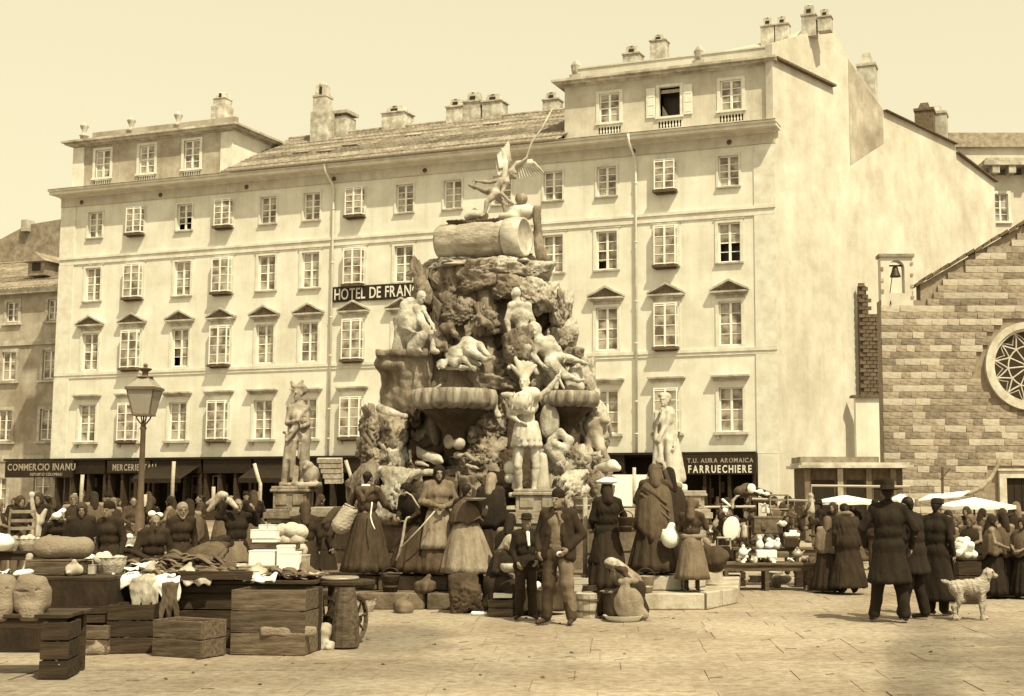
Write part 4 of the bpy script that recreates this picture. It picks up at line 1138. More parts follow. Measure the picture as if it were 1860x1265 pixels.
# ---------------------------------------------------------------- clothes as shapes around the joints
def loft(levels, n=48, folds=0.0, nf=11, seed=0, hem=None, close=True, th0=0, th1=2*pi, thick=0.0):
    """levels: (z, rx, ry, cx, cy); folds grow towards the last level"""
    R = np.random.RandomState(seed); full = abs(th1-th0-2*pi) < 1e-6
    th = np.linspace(th0, th1, n, endpoint=not full)
    ph = R.rand(4)*6.3; m = len(levels); V = []
    z_top = levels[0][0]; z_bot = levels[-1][0]
    for i, (z, rx, ry, cx, cy) in enumerate(levels):
        t = i/(m-1)
        w = np.sin(nf*th+ph[0]+.6*np.sin(3*th+ph[1])+t*.5)*.55 + np.sin((nf*1.7)*th+ph[2])*.3 + np.sin(3*th+ph[3])*.25
        f = 1 + folds*(.15+.85*t)*w
        zz = np.full(n, float(z))
        if hem is not None: zz = zz + hem(th)*t**2
        V.append(np.stack([cx+rx*f*np.cos(th), cy+ry*f*np.sin(th), zz], 1))
    V = np.concatenate(V); Fs = []
    i = np.arange(n if full else n-1)
    for k in range(m-1):
        Fs.append(np.stack([k*n+i, (k+1)*n+i, (k+1)*n+(i+1) % n, k*n+(i+1) % n], 1))
    Fq = np.concatenate(Fs)
    if thick:
        c = V.mean(0); V2 = V.copy(); 
        ctr = np.repeat(np.array([[l[3], l[4]] for l in levels]), n, 0)
        V2[:, :2] = ctr + (V[:, :2]-ctr)*(1-thick)
        k = len(V); V = np.concatenate([V, V2]); Fq = np.concatenate([Fq, Fq[:, ::-1]+k])
        e = []
        for j in range(n-1 if not full else n):
            jj = (j+1) % n; b = (m-1)*n
            e.append((b+j, b+j+k, b+jj+k, b+jj)); e.append((jj, jj+k, j+k, j))
        if not full:
            for q in range(m-1):
                e.append((q*n, q*n+k, (q+1)*n+k, (q+1)*n)); e.append(((q+1)*n+n-1, (q+1)*n+n-1+k, q*n+n-1+k, q*n+n-1))
        Fq = np.concatenate([Fq, np.array(e)])
    elif close:
        k = len(V); V = np.concatenate([V, [[levels[-1][3], levels[-1][4], z_bot+.02]], [[levels[0][3], levels[0][4], z_top]]])
        b = (m-1)*n
        tri = np.concatenate([np.stack([b+i, np.full(len(i), k), b+(i+1) % n, b+(i+1) % n], 1)])
        return V, [Fq, tri[:, :3], np.stack([i, (i+1) % n, np.full(len(i), k+1)], 1)]
    return V, [Fq]

class Person:
    def __init__(s, label, x, y, H=1.62, face=0.0, z=0.0, lean=0.0, sit=False, group=None, J=None, skin='skin', cat='person', h=.015, name='person', shoe='leather', beard=False, twist=0.0, bend_z=.95):
        s.root = thing(name, label, cat, (x, y, z), radians(face), group)
        s.k = H/1.70; s.J = joints(**(J or {})); s.lean = radians(lean); s.h = h; s.sit = sit; s.skin = skin; s.bz = bend_z; s.hasbody = False; s.beard = beard; s.shoe = shoe
        if sit:
            base = dict(hl=A3(-.1, 0, .46), hr=A3(.1, 0, .46), pelvis=A3(0, 0, .48), kl=A3(-.13, -.42, .50), kr=A3(.13, -.42, .50), al=A3(-.13, -.40, .09), ar=A3(.13, -.40, .09), tl=A3(-.14, -.56, .04), tr=A3(.14, -.56, .04))
            dz = A3(0, 0, -.46)
            for kk in ('chest', 'neck', 'head', 'sl', 'sr'):
                if not J or kk not in J: s.J[kk] = s.J[kk] + dz
            if not J or 'el' not in J: s.J['el'] = A3(-.24, -.05, .68)
            if not J or 'er' not in J: s.J['er'] = A3(.24, -.05, .68)
            if not J or 'wl' not in J: s.J['wl'] = A3(-.10, -.28, .60)
            if not J or 'wr' not in J: s.J['wr'] = A3(.10, -.28, .60)
            for kk, v in base.items():
                if not J or kk not in J: s.J[kk] = v
            s.bz = .50
    def deform(s, V):
        V = V.copy()
        if s.lean:
            t = np.clip((V[:, 2] - (s.bz-.12)) / .30, 0, 1); t = t*t*(3-2*t); a = s.lean * t
            y, z = V[:, 1], V[:, 2] - s.bz
            V[:, 1] = y*np.cos(a) - z*np.sin(a); V[:, 2] = s.bz + y*np.sin(a) + z*np.cos(a)
        return V * s.k
    def add(s, name, me, m):
        for mm in (m if isinstance(m, (list, tuple)) else [m]): me.materials.append(M[mm] if isinstance(mm, str) else mm)
        return obj_me(name, me, None, s.root)
    def sdf(s, name, prims, m, noise=(.008, 14, 1), k=.03, h=None):
        return s.add(name, sculpt(prims, h=h or s.h, k=k, noise=noise, deform=s.deform, name=name), m)
    def lofted(s, name, levels, m, **kw):
        V, Fs = loft(levels, **kw); V = s.deform(V)
        return s.add(name, mesh_np(name, V, Fs, smooth=True), m)
    def body(s):
        P = human_prims(s.J, 1.0, 0, 1, beard=2 if s.beard else None)
        s.add('body', sculpt(P, h=s.h*.8, k=.02, deform=s.deform), [s.skin, s.shoe, 'hair']); return s
    def hair(s, bun=False, m='hair'):
        h = s.J['head']; P = [('e', h+A3(0, .028, .035), (.080, .088, .086)), ('c', h+A3(0, .07, 0), h+A3(0, .075, -.05), .05, .035)]
        if bun: P.append(('e', h+A3(0, .10, .05), (.045, .04, .045)))
        s.sdf('hair', P, m, noise=(.004, 50, 3), k=.02, h=.012); return s
    def coat(s, m='cloth_dark', hem=.80, w=.20, sleeve=1.0, seed=1, amp=.008, name='coat', open_=False, extra=0.0):
        J = s.J; P = []; e = extra
        mid = J['pelvis']*.45+J['chest']*.55; ax = A3(1, 0, 0)
        P += [('c', J['chest']-ax*.06, J['chest']+ax*.06, .128+e, .128+e), ('c', mid-ax*.04, mid+ax*.04, .125+e, .125+e), ('c', J['sl'], J['sr'], .064, .064, {'k': .06}), ('c', J['neck']+A3(0, .01, -.06), J['neck']+A3(0, .008, .03), .075, .066), ('c', J['sl']*.55+J['neck']*.45+A3(0,0,.005), J['sr']*.55+J['neck']*.45+A3(0,0,.005), .064, .064)]
        if s.sit: P += [('c', J['hl'], J['hr'], .15, .15)]
        else:
            P += [('c', J['pelvis']-ax*.05, J['pelvis']+ax*.05, .13+e, .13+e)]
            if hem < .9: P += [('c', J['pelvis']-ax*.05, A3(J['pelvis'][0]*.5-.07, J['pelvis'][1]*.5, hem+.05), .13, w*.75), ('c', J['pelvis']+ax*.05, A3(J['pelvis'][0]*.5+.07, J['pelvis'][1]*.5, hem+.05), .13, w*.75), ('-b', A3(0, 0, hem-.25), A3(.6, .6, .25))]
        for a in 'lr':
            S_, E_, W_ = J['s'+a], J['e'+a], J['w'+a]
            P += [('c', S_, E_, .062, .054, {'k': .035}), ('c', E_, E_ + (W_-E_)*.93*sleeve, .054, .040, {'k': .02})]
        if open_: P += [('-c', J['chest']+A3(0, -.17, .12), J['pelvis']+A3(0, -.19, -.05), .03, .06, {'k': .02})]
        s.sdf(name, P, m, noise=(amp*.8, 30, seed, (1, 1, .45))); return s
    def trousers(s, m='cloth_brown', seed=2):
        J = s.J; P = [('c', J['hl'], J['hr'], .118, .118), ('c', (J['hl']+J['hr'])/2, J['pelvis']+A3(0, 0, .1), .11, .12)]
        for a in 'lr': P += [('c', J['h'+a], J['k'+a], .105, .082, {'k': .03}), ('c', J['k'+a], J['a'+a]+A3(0, 0, .02), .080, .072, {'k': .02})]
        s.sdf('trousers', P, m, noise=(.007, 30, seed, (1, 1, .7))); return s
    def skirt(s, m='cloth_dark', top=1.02, hem=.06, w=.33, d=.31, folds=.11, nf=12, seed=1, name='skirt', sweep=(0, 0), rt=.15):
        if s.sit:
            J = s.J; K = (J['kl']+J['kr'])/2; 
            P = [('c', J['hl']+A3(-.04, .02, -.02), J['hr']+A3(.04, .02, -.02), .17, .17), ('c', J['hl'], J['kl']+A3(-.02, 0, -.02), .16, .14), ('c', J['hr'], J['kr']+A3(.02, 0, -.02), .16, .14), ('c', J['kl']+A3(-.02, 0, -.04), A3(J['al'][0]-.06, J['al'][1]-.02, .12), .13, .15), ('c', J['kr']+A3(.02, 0, -.04), A3(J['ar'][0]+.06, J['ar'][1]-.02, .12), .13, .15), ('c', A3(0, -.1, .32), A3(0, -.15, .10), .2, .28), ('c', A3(-.1, .02, .3), A3(-.12, .04, .12), .18, .2), ('c', A3(.1, .02, .3), A3(.12, .04, .12), .18, .2), ('-b', A3(0, 0, -.2+hem), A3(2, 2, .2))]
            s.sdf(name, P, m, noise=(.020, 13, seed, (1, 1, .4)), k=.06, h=s.h*1.2)
        else:
            sx, sy = sweep; L = []
            for i in range(9):
                t = i/8; e = t**.75
                L.append((top+(hem-top)*t, rt+(w-rt)*e, rt*.85+(d-rt*.85)*e, sx*t*t, sy*t*t))
            s.lofted(name, L, m, n=72, folds=folds, nf=nf, seed=seed)
        return s
    def apron(s, m='cloth_light', top=1.0, hem=.2, w=.35, d=.32, span=1.15, seed=4, back=False):
        c = -pi/2 if not back else pi/2
        if s.sit:
            P = [('c', A3(-.08, -.15, .62), A3(-.12, -.44, .63), .03, .03), ('c', A3(.08, -.15, .62), A3(.12, -.44, .63), .03, .03), ('c', A3(0, -.15, .62), A3(0, -.44, .62), .05, .05), ('c', A3(0, -.5, .58), A3(0, -.57, .3), .09, .10)]
            s.sdf('apron', P, m, noise=(.012, 18, seed), k=.08); return s
        L = []
        for i in range(8):
            t = i/7; z = top+(hem-top)*t; tt = (1.02-z)/(1.02-.06); tt = max(0, tt); e = tt**.75
            L.append((z, .15+(w-.15)*e+.03, .13+(d-.13)*e+.03, 0, 0))
        s.lofted('apron', L, m, n=36, folds=.05, nf=14, seed=seed, th0=c-span, th1=c+span, thick=.05); return s
    def shawl(s, m='cloth_mid', low=.85, w=.30, d=.22, seed=5, point=.12, folds=.07, name='shawl', cx=0, cy=0):
        n = s.J['neck']; z0 = n[2]+.02; x0, y0 = n[0], n[1]; o = z0 - 1.46
        lv = [(z0, .075, .08, x0, y0), (z0-.05, .13, .105, x0, y0+.01), (z0-.09, .205, .135, x0, y0+.01), (z0-.17, .255, .165, x0, y0)]
        zz = z0-.17; lo_ = low + (o if s.sit else 0); nlv = 6
        for i in range(1, nlv+1):
            t = i/nlv; lv.append((zz+(lo_-zz)*t, .255+(w-.255)*t**.7, .165+(d-.165)*t**.7, x0*(1-t)+cx*t, y0*(1-t)+cy*t))
        s.lofted(name, lv, m, n=64, folds=folds, nf=9, seed=seed, hem=lambda th: -point*np.exp(-((th-pi/2)/.8)**2) + .03*np.sin(5*th), thick=.06); return s
    def scarf(s, m='cloth_dark', long=.1, seed=6):
        h = s.J['head']; n = s.J['neck']
        P = [('e', h+A3(0, .012, .025), (.092, .108, .112)), ('c', h+A3(0, .05, -.02), n+A3(0, .06, -.03), .085, .09), ('c', h+A3(-.07, .0, -.03), h+A3(0, -.045, -.125), .035, .03), ('c', h+A3(.07, .0, -.03), h+A3(0, -.045, -.125), .035, .03), ('c', h+A3(0, .1, -.03), n+A3(0, .12, -long), .05, .06),
             ('-e', h+A3(0, -.115, -.025), (.060, .075, .085))]
        s.sdf('headscarf', P, m, noise=(.006, 28, seed), k=.025, h=.012); return s
    def cap(s, m='cloth_black'):
        h = s.J['head']; P = [('e', h+A3(0, .012, .055), (.086, .102, .085)), ('e', h+A3(0, .0, .10), (.075, .085, .055)), ('-b', h+A3(0, -.0, -.10), A3(.2, .2, .115))]
        s.sdf('cap', P, m, noise=(.004, 30, 3), k=.02, h=.010); return s
    def hat(s, m='cloth_black', brim=.15, crown=.12, r=.088, soft=0.0):
        h = s.J['head']; mb = MB()
        mb.lathe([(r*.9, .0), (brim, .012+soft), (brim, .02+soft), (r*1.03, .022), (r, crown*.6), (r*.92, crown), (r*.6, crown+.012), (.001, crown+.008)], 24, ry=1.12)
        me = mb.mesh('hat', True); n = len(me.vertices); co = np.zeros(n*3, np.float32); me.vertices.foreach_get('co', co); co = co.reshape(-1, 3).astype(float)
        co += h + A3(0, .01, .045); co = s.deform(co); me.vertices.foreach_set('co', co.astype(np.float32).ravel()); me.update(); s.add('hat', me, m); return s
    def bonnet(s, m='cloth_mid'):
        h = s.J['head']; P = [('e', h+A3(0, .03, .03), (.10, .115, .115)), ('c', h+A3(-.07, -.05, .07), h+A3(.07, -.05, .07), .05, .05), ('c', h+A3(-.09, -.06, -.02), h+A3(-.08, -.05, .07), .035, .045), ('c', h+A3(.09, -.06, -.02), h+A3(.08, -.05, .07), .035, .045), ('c', h+A3(0, .1, -.02), s.J['neck']+A3(0, .1, -.06), .06, .09), ('-e', h+A3(0, -.13, -.02), (.065, .09, .085))]
        s.sdf('bonnet', P, m, noise=(.006, 25, 5), k=.03, h=.012); return s
    def part(s, name, prims, m, **kw): s.sdf(name, prims, m, **kw); return s
def copy_tree(o, parent=None):
    c = o.copy(); COL.objects.link(c); c.parent = parent
    for ch in list(o.children): copy_tree(ch, c)
    return c
# ================================================================ THE FOUNTAIN
M['shellstone'] = mat('limestained_shell_stone', 0.36, var=0.75, scale=5.0, streak=(1.4, 1.4, .25), bump=0.6, bscale=9, stain=0.4, stain_scale=2.0)
FR = Vector((-2.0, 24.0, 0))
ft = thing('fountain', 'tall baroque rock fountain with shell basins, carved figures and stone steps', 'fountain', FR)
def place_world(me, name, m, root):
    n = len(me.vertices); co = np.zeros(n*3, np.float32); me.vertices.foreach_get('co', co); co = co.reshape(-1, 3)
    c = (co.min(0) + co.max(0)) / 2; co -= c; me.vertices.foreach_set('co', co.ravel()); me.update()
    for mm in (m if isinstance(m, (list, tuple)) else [m]): me.materials.append(mm)
    rl = Vector(root.location)
    return obj_me(name, me, None, root, loc=Vector(c.tolist()) - rl)
def Q(px, py, Y): 
    p = at_y(px, py, Y); return np.array((p.x, p.y, p.z))

import bmesh
_ico = {}
def ico(n):
    if n not in _ico:
        bm = bmesh.new(); bmesh.ops.create_icosphere(bm, subdivisions=n, radius=1.0)
        V = np.array([v.co[:] for v in bm.verts]); Fc = np.array([[v.index for v in f.verts] for f in bm.faces]); bm.free()
        V /= np.linalg.norm(V, axis=1)[:, None]
        _ico[n] = (V, Fc)
    return _ico[n]
def rock_mesh(half, seed, blocky=0.8, rough=0.05, sub=5, pits=0.0, layers=0.0, name='rock'):
    V, Fc = ico(sub); R = np.random.RandomState(seed); r = np.full(len(V), 9.0)
    planes = []
    for ax in range(3):
        for s in (-1, 1):
            n = np.zeros(3); n[ax] = s; n += R.normal(scale=.2, size=3); n /= np.linalg.norm(n); planes.append((n, .98 + R.uniform(-.1, .05)))
    for _ in range(9):
        n = R.normal(size=3); n /= np.linalg.norm(n); planes.append((n, blocky + R.uniform(.12, .42)))
    for n, d in planes:
        c = V @ n; r = np.minimum(r, np.where(c > .05, d / np.maximum(c, .05), 9))
    P = V * r[:, None]
    # spalled facets: local flat bites at several sizes
    for q in range(30):
        d0 = P[R.randint(len(P))]; L0 = np.linalg.norm(d0)
        n = d0 / L0 + R.normal(scale=.45, size=3); n /= np.linalg.norm(n)
        lim = (d0 @ n) - R.uniform(.01, .055)
        rad = R.uniform(.25, .8)
        h = P @ n - lim; near = (np.linalg.norm(P - d0, axis=1) < rad) & (h > 0)
        P[near] -= n[None] * (h[near] * .92)[:, None]
    ns = fold_noise(P, 4.2, seed) * .35 + fold_noise(P, 13, seed+1) * .3 + fold_noise(P, 31, seed+2) * .22
    disp = rough * ns - rough * .5 * np.clip(fold_noise(P, 8, seed+9), 0, 1)
    if pits:
        q = fold_noise(P, 13, seed+5); q2 = fold_noise(P, 27, seed+6); disp -= pits * np.clip(q, 0, 1) ** 1.5 + pits*.6*np.clip(q2, 0, 1)
    rg = 1 - np.abs(fold_noise(P, 9, seed+20)); disp -= .16 * np.clip(rg - .86, 0, 1) / .14 * (.25 + .75*(fold_noise(P, 3.1, seed+31) > -.1))
    rg = 1 - np.abs(fold_noise(P, 21, seed+24)); disp -= .05 * np.clip(rg - .84, 0, 1) / .16
    if layers: disp -= layers * np.clip(np.sin(P[:, 2]*9 + ns*6), 0, 1)
    P = P * (1 + disp[:, None])
    P = P * np.array(half) * 1.17
    return mesh_np(name, P, Fc, smooth=False)
def rock(x0, x1, y0, y1, Y, dy, seed, m='rock', name='rock', **kw):
    c = Q((x0+x1)/2, (y0+y1)/2, Y); a = Q(x0, y0, Y); b = Q(x1, y1, Y)
    me = rock_mesh((abs(b[0]-a[0])/2*1.04, dy, abs(a[2]-b[2])/2*1.04), seed, **kw)
    me.materials.append(M[m])
    return obj_me(name, me, None, ft, loc=Vector(c.tolist()) - FR, rot=(0, 0, random.Random(seed).uniform(-.25, .25)))

# core of the rock pile
core = [('e', Q(880, 800, 24.1), (1.95, 1.35, 1.0)), ('e', Q(885, 700, 24.1), (1.5, 1.2, 1.1)), ('e', Q(888, 600, 24.0), (1.15, .95, 1.0)), ('e', Q(890, 530, 24.0), (1.05, .8, .55))]
_cm = sculpt(core, h=.045, k=.3, noise=(.16, 7.0, 3)); _cm.polygons.foreach_set('use_smooth', [False]*len(_cm.polygons)); place_world(_cm, 'rock_core', M['rock'], ft)
# rocks by tier: x0 x1 y0 y1 depth half-depth seed material
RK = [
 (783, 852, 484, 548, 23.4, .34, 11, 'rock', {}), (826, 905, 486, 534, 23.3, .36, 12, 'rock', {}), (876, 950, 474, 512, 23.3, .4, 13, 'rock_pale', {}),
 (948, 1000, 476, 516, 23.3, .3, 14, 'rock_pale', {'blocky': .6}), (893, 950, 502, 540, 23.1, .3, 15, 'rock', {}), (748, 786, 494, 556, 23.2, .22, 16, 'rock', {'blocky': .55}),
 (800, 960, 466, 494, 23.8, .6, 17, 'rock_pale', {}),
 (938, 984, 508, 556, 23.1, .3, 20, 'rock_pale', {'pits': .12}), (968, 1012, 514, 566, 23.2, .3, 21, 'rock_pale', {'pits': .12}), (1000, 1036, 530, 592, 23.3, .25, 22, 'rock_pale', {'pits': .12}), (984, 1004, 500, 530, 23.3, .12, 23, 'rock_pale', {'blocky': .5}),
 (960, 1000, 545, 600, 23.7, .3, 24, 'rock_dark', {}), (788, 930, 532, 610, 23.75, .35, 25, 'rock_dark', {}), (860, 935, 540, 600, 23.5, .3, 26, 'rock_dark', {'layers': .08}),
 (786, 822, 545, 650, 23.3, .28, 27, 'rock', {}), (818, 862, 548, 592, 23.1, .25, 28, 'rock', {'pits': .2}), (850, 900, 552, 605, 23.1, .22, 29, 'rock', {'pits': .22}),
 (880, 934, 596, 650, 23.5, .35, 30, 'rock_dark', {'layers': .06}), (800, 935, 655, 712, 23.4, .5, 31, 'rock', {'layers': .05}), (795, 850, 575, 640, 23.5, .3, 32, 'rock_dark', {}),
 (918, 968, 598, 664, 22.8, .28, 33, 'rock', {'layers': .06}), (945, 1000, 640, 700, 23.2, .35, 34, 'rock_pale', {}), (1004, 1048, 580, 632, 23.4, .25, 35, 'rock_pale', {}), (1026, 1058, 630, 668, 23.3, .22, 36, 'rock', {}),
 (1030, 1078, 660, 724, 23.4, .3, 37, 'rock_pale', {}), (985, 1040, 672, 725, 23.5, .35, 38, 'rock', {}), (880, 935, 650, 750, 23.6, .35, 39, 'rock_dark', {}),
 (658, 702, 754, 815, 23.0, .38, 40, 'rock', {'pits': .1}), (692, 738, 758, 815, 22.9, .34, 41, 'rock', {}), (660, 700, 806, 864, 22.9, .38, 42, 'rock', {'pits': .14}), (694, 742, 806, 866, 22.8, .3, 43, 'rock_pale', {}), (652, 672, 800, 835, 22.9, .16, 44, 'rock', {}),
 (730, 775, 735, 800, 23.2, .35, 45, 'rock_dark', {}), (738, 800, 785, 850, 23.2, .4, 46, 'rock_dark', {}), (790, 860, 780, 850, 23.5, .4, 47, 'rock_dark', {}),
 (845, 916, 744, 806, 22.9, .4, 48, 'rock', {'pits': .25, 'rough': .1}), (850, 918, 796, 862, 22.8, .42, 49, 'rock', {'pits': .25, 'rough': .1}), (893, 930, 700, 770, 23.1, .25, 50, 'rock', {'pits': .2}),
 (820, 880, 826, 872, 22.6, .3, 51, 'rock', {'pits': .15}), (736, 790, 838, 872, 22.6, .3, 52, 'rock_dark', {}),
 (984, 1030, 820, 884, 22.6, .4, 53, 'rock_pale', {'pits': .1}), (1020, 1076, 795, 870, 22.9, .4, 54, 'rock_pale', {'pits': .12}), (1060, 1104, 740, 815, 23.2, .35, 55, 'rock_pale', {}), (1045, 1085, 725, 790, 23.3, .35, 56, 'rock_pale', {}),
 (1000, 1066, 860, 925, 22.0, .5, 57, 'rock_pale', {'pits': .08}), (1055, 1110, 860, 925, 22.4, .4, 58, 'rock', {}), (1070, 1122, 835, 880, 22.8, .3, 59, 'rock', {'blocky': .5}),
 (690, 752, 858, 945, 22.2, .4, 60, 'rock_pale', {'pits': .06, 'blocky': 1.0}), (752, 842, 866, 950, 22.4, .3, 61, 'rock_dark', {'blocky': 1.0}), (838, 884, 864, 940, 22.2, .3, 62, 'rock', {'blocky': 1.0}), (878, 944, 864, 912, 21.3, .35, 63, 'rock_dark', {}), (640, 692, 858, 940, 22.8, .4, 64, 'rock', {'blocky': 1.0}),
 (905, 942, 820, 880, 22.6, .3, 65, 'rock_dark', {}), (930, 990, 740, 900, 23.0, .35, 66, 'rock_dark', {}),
]
for (x0, x1, y0, y1, Y, dy, sd, m, kw) in RK: rock(x0, x1, y0, y1, Y, dy, sd, m, **kw)

# bracket pillar at the left with its flat slab
p = [('b', Q(736, 645, 23.1), (.47, .42, .07), None, .04), ('e', Q(722, 664, 23.1), (.40, .36, .16)), ('c', Q(745, 670, 23.1), Q(742, 745, 23.1), .33, .22), ('c', Q(712, 675, 23.2), Q(712, 745, 23.2), .22, .18), ('c', Q(775, 655, 23.0), Q(770, 720, 23.0), .12, .10)]
place_world(sculpt(p, h=.028, k=.08, noise=(.03, 11, 5)), 'rock_bracket', M['rock'], ft)
p = [('c', Q(700, 748, 22.9), Q(735, 757, 22.8), .10, .06), ('c', Q(690, 742, 23.0), Q(715, 750, 23.0), .08)]
place_world(sculpt(p, h=.025, k=.05, noise=(.015, 12, 6)), 'rock_ledge', M['rock_pale'], ft)
# shell basins
def shell(px, py, Y, rx, ry, depth, stem, m, nfl=18):
    c = Q(px, py, Y); mb = MB()
    fold = lambda th, z: 1 + .07 - .13 * (1 - abs(np.sin(th*nfl/2)) ** .8) * (1 if z > -.6*depth else .3)
    rim = [(.80, -depth*.40), (.98, -depth*.34), (1.04, -depth*.24), (1.04, -depth*.08), (1.0, 0.02), (.93, .03), (.86, -.04), (.3, -.16), (.001, -.18)]
    mb.lathe([(r*rx, z) for r, z in rim], 96, ry=ry/rx, fold=fold)
    o_ = mb.build('shell_basin', m, ft, smooth=True, loc=Vector(c.tolist()) - FR)
    mb = MB(); prof = [(.16, -depth-stem), (.17, -depth-stem*.5), (.19, -depth), (.30*rx, -depth*.86), (.42*rx, -depth*.72), (.60*rx, -depth*.56), (.84*rx, -depth*.41), (.8*rx, -depth*.36)]
    mb.lathe(prof, 64, ry=ry/rx, fold=lambda th, z: 1 + .02*np.sin(th*nfl) + .015*np.sin(th*3))
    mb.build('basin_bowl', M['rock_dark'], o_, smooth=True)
    return o_
shell(826, 711, 22.35, .66, .62, .80, .3, M['shellstone'])
shell(1035, 715, 22.7, .47, .5, .62, .5, M['shellstone'])
# the bale and barrel on the summit
a, b = Q(800, 441, 23.7), Q(948, 440, 23.15)
ax_ = (b - a); L_ = np.linalg.norm(ax_); ang = atan2(ax_[1], ax_[0])
mb = MB(); prof = [(.02, 0), (.30, .0), (.325, .05), (.335, .3), (.315, .42), (.33, .46), (.345, .75), (.33, 1.1), (.31, 1.16), (.325, 1.2), (.325, L_-.34), (.30, L_-.30)]
mb.lathe(prof, 36); bale = mb.build('cloth_bale', M['rock_pale'], ft, smooth=True, loc=Vector(a.tolist()) - FR, rot=(0, pi/2 - .0, ang))
mb = MB(); mb.lathe([(.30, L_-.30), (.35, L_-.28), (.37, L_-.10), (.345, L_+.06), (.31, L_+.06), (.30, L_+.03), (.001, L_+.03)], 36); mb.build('barrel', M['marble'], ft, smooth=True, loc=Vector(a.tolist()) - FR, rot=(0, pi/2, ang))
p = [('b', Q(864, 405, 23.4), (.52, .14, .055), rz3(ang), .02)]
place_world(sculpt(p, h=.018, k=.02, noise=(.035, 26, 9)), 'carved_garland', M['rock_dark'], ft)
p = [('c', Q(975, 380, 23.5), Q(978, 440, 23.5), .075, .085), ('c', Q(978, 440, 23.5), Q(985, 470, 23.4), .085, .11)]
place_world(sculpt(p, h=.02, k=.05, noise=(.012, 16, 8)), 'furled_banner', M['rock'], ft)
p = [('e', Q(948, 385, 23.6), (.26, .2, .16)), ('e', Q(925, 395, 23.5), (.2, .18, .1)), ('e', Q(868, 392, 23.6), (.20, .16, .10)), ('c', Q(850, 395, 23.6), Q(862, 380, 23.6), .07, .03)]
place_world(sculpt(p, h=.02, k=.06), 'draped_base', M['marble'], ft)
mb = MB(); V, Fc = ico(3); 
me = mesh_np('orb', V * .115, Fc, smooth=True); me.materials.append(M['rock']); obj_me('orb', me, None, ft, loc=Vector(Q(947, 361, 23.5).tolist()) - FR)
# winged figure on top
Yt = 23.4
def T(px, py, d=0): return Q(px, py, Yt + d)
def JJ(fn, **kw):
    d = {}
    for k, v in kw.items():
        if k in ('face', 'up', 'dl', 'dr'): d[k] = A3(*v)
        else: d[k] = fn(*v)
    J = joints(); J.update(d); return J
J = JJ(T, pelvis=(897,348), chest=(913,333), neck=(922,324), head=(932,316,-.03), sl=(912,326,.1), sr=(920,331,-.12), el=(889,331,.05), wl=(868,329), er=(911,352,-.12), wr=(924,364,-.1), hl=(897,345,.06), hr=(900,351,-.06), kl=(880,347), al=(862,339), tl=(853,336), kr=(885,367,-.1), ar=(881,386,-.1), tr=(874,392,-.16), face=(.85,-.45,-.1), up=(-.2,0,1))
p = human_prims(J, .85) + [('c', T(897, 352), T(918, 372, .05), .07, .03), ('c', T(915, 368, .05), T(918, 394, .05), .035, .02), ('c', T(899, 340, .05), T(884, 352, .1), .06, .03)]
place_world(sculpt(p, h=.011, k=.02, noise=(.006, 26, 2)), 'winged_figure', M['marble_old'], ft)
def wing(pts, Y, name):
    p = [('c', Q(*pts[i], Y + .02*i), Q(*pts[i+1], Y + .02*(i+1)), pts_r[i], pts_r[i+1]) for i in range(len(pts)-1)]
    return p
p = [('c', T(916, 326, .06), T(918, 296, .12), .06, .05), ('c', T(918, 296, .12), T(913, 272, .16), .05, .04)]
for i in range(9):      # feathers of the raised wing, in two tiers
    t = i/8; p.append(('c', T(906 + 20*t, 318 - 26*t, .08 + .02*i), T(901 + 22*t**.8, 292 - 36*t**.7, .12 + .02*i), .034, .014, {'k': .01}))
    p.append(('c', T(908 + 16*t, 305 - 14*t, .05 + .02*i), T(903 + 22*t, 280 - 18*t, .08 + .02*i), .028, .012, {'k': .01}))
place_world(sculpt(p, h=.012, k=.02), 'raised_wing', M['marble'], ft)
p = [('c', T(928, 312, .02), T(940, 297, .05), .05, .05), ('c', T(940, 297, .05), T(965, 292, .08), .05, .035)]
for i in range(10):
    t = i/9; p.append(('c', T(938 + 32*t, 296, .06), T(944 + 44*t, 326 - 12*t, .12), .034, .012, {'k': .008}))
place_world(sculpt(p, h=.011, k=.015), 'spread_wing', M['marble'], ft)
mb = MB(); mb.tube([T(936, 303), T(957, 286), T(966, 258), T(985, 232), T(1003, 198)], [.022, .022, .018, .016, .012], 8); o = mb.build('trumpet', M['marble'], ft, smooth=True); o.location = -FR

# sculpted figures on the rocks
def fig(name, prims, m='carved', h=.018, k=.045, noise=(.008, 16, 3)):
    return place_world(sculpt(prims, h=h, k=k, noise=noise), name, M[m], ft)
Y1 = 22.9
def A(px, py, d=0): return Q(px, py, Y1 + d)
J = JJ(A, pelvis=(750,614), chest=(750,578), neck=(755,554), head=(764,538,-.05), sl=(737,560,-.02), sr=(768,561,-.02), el=(728,590,-.1), wl=(748,602,-.25), er=(782,585,-.1), wr=(790,600,-.3), hl=(742,616,-.05), hr=(758,616,-.05), kl=(766,610,-.32), kr=(784,606,-.28), al=(760,634,-.3), ar=(786,636,-.25), tl=(768,639,-.38), tr=(795,639,-.3), face=(.7,-.7,-.3))
fig('seated_draped_figure', human_prims(J, 1.05) + [('e', A(746, 590), (.24, .22, .28)), ('c', A(738, 556, .02), A(728, 620, .05), .11, .14), ('c', A(745, 552, .05), A(733, 590, .1), .12, .16), ('c', A(766, 612, -.3), A(752, 632, -.2), .10, .14), ('c', A(755, 560, -.1), A(775, 600, -.25), .05, .08), ('c', A(726, 600), A(724, 634), .10, .12), ('-c', A(757, 600, -.42), A(764, 628, -.42), .03, .05)], h=.014, k=.025, noise=(.022, 17, 4, (1.2, .8, .5)))
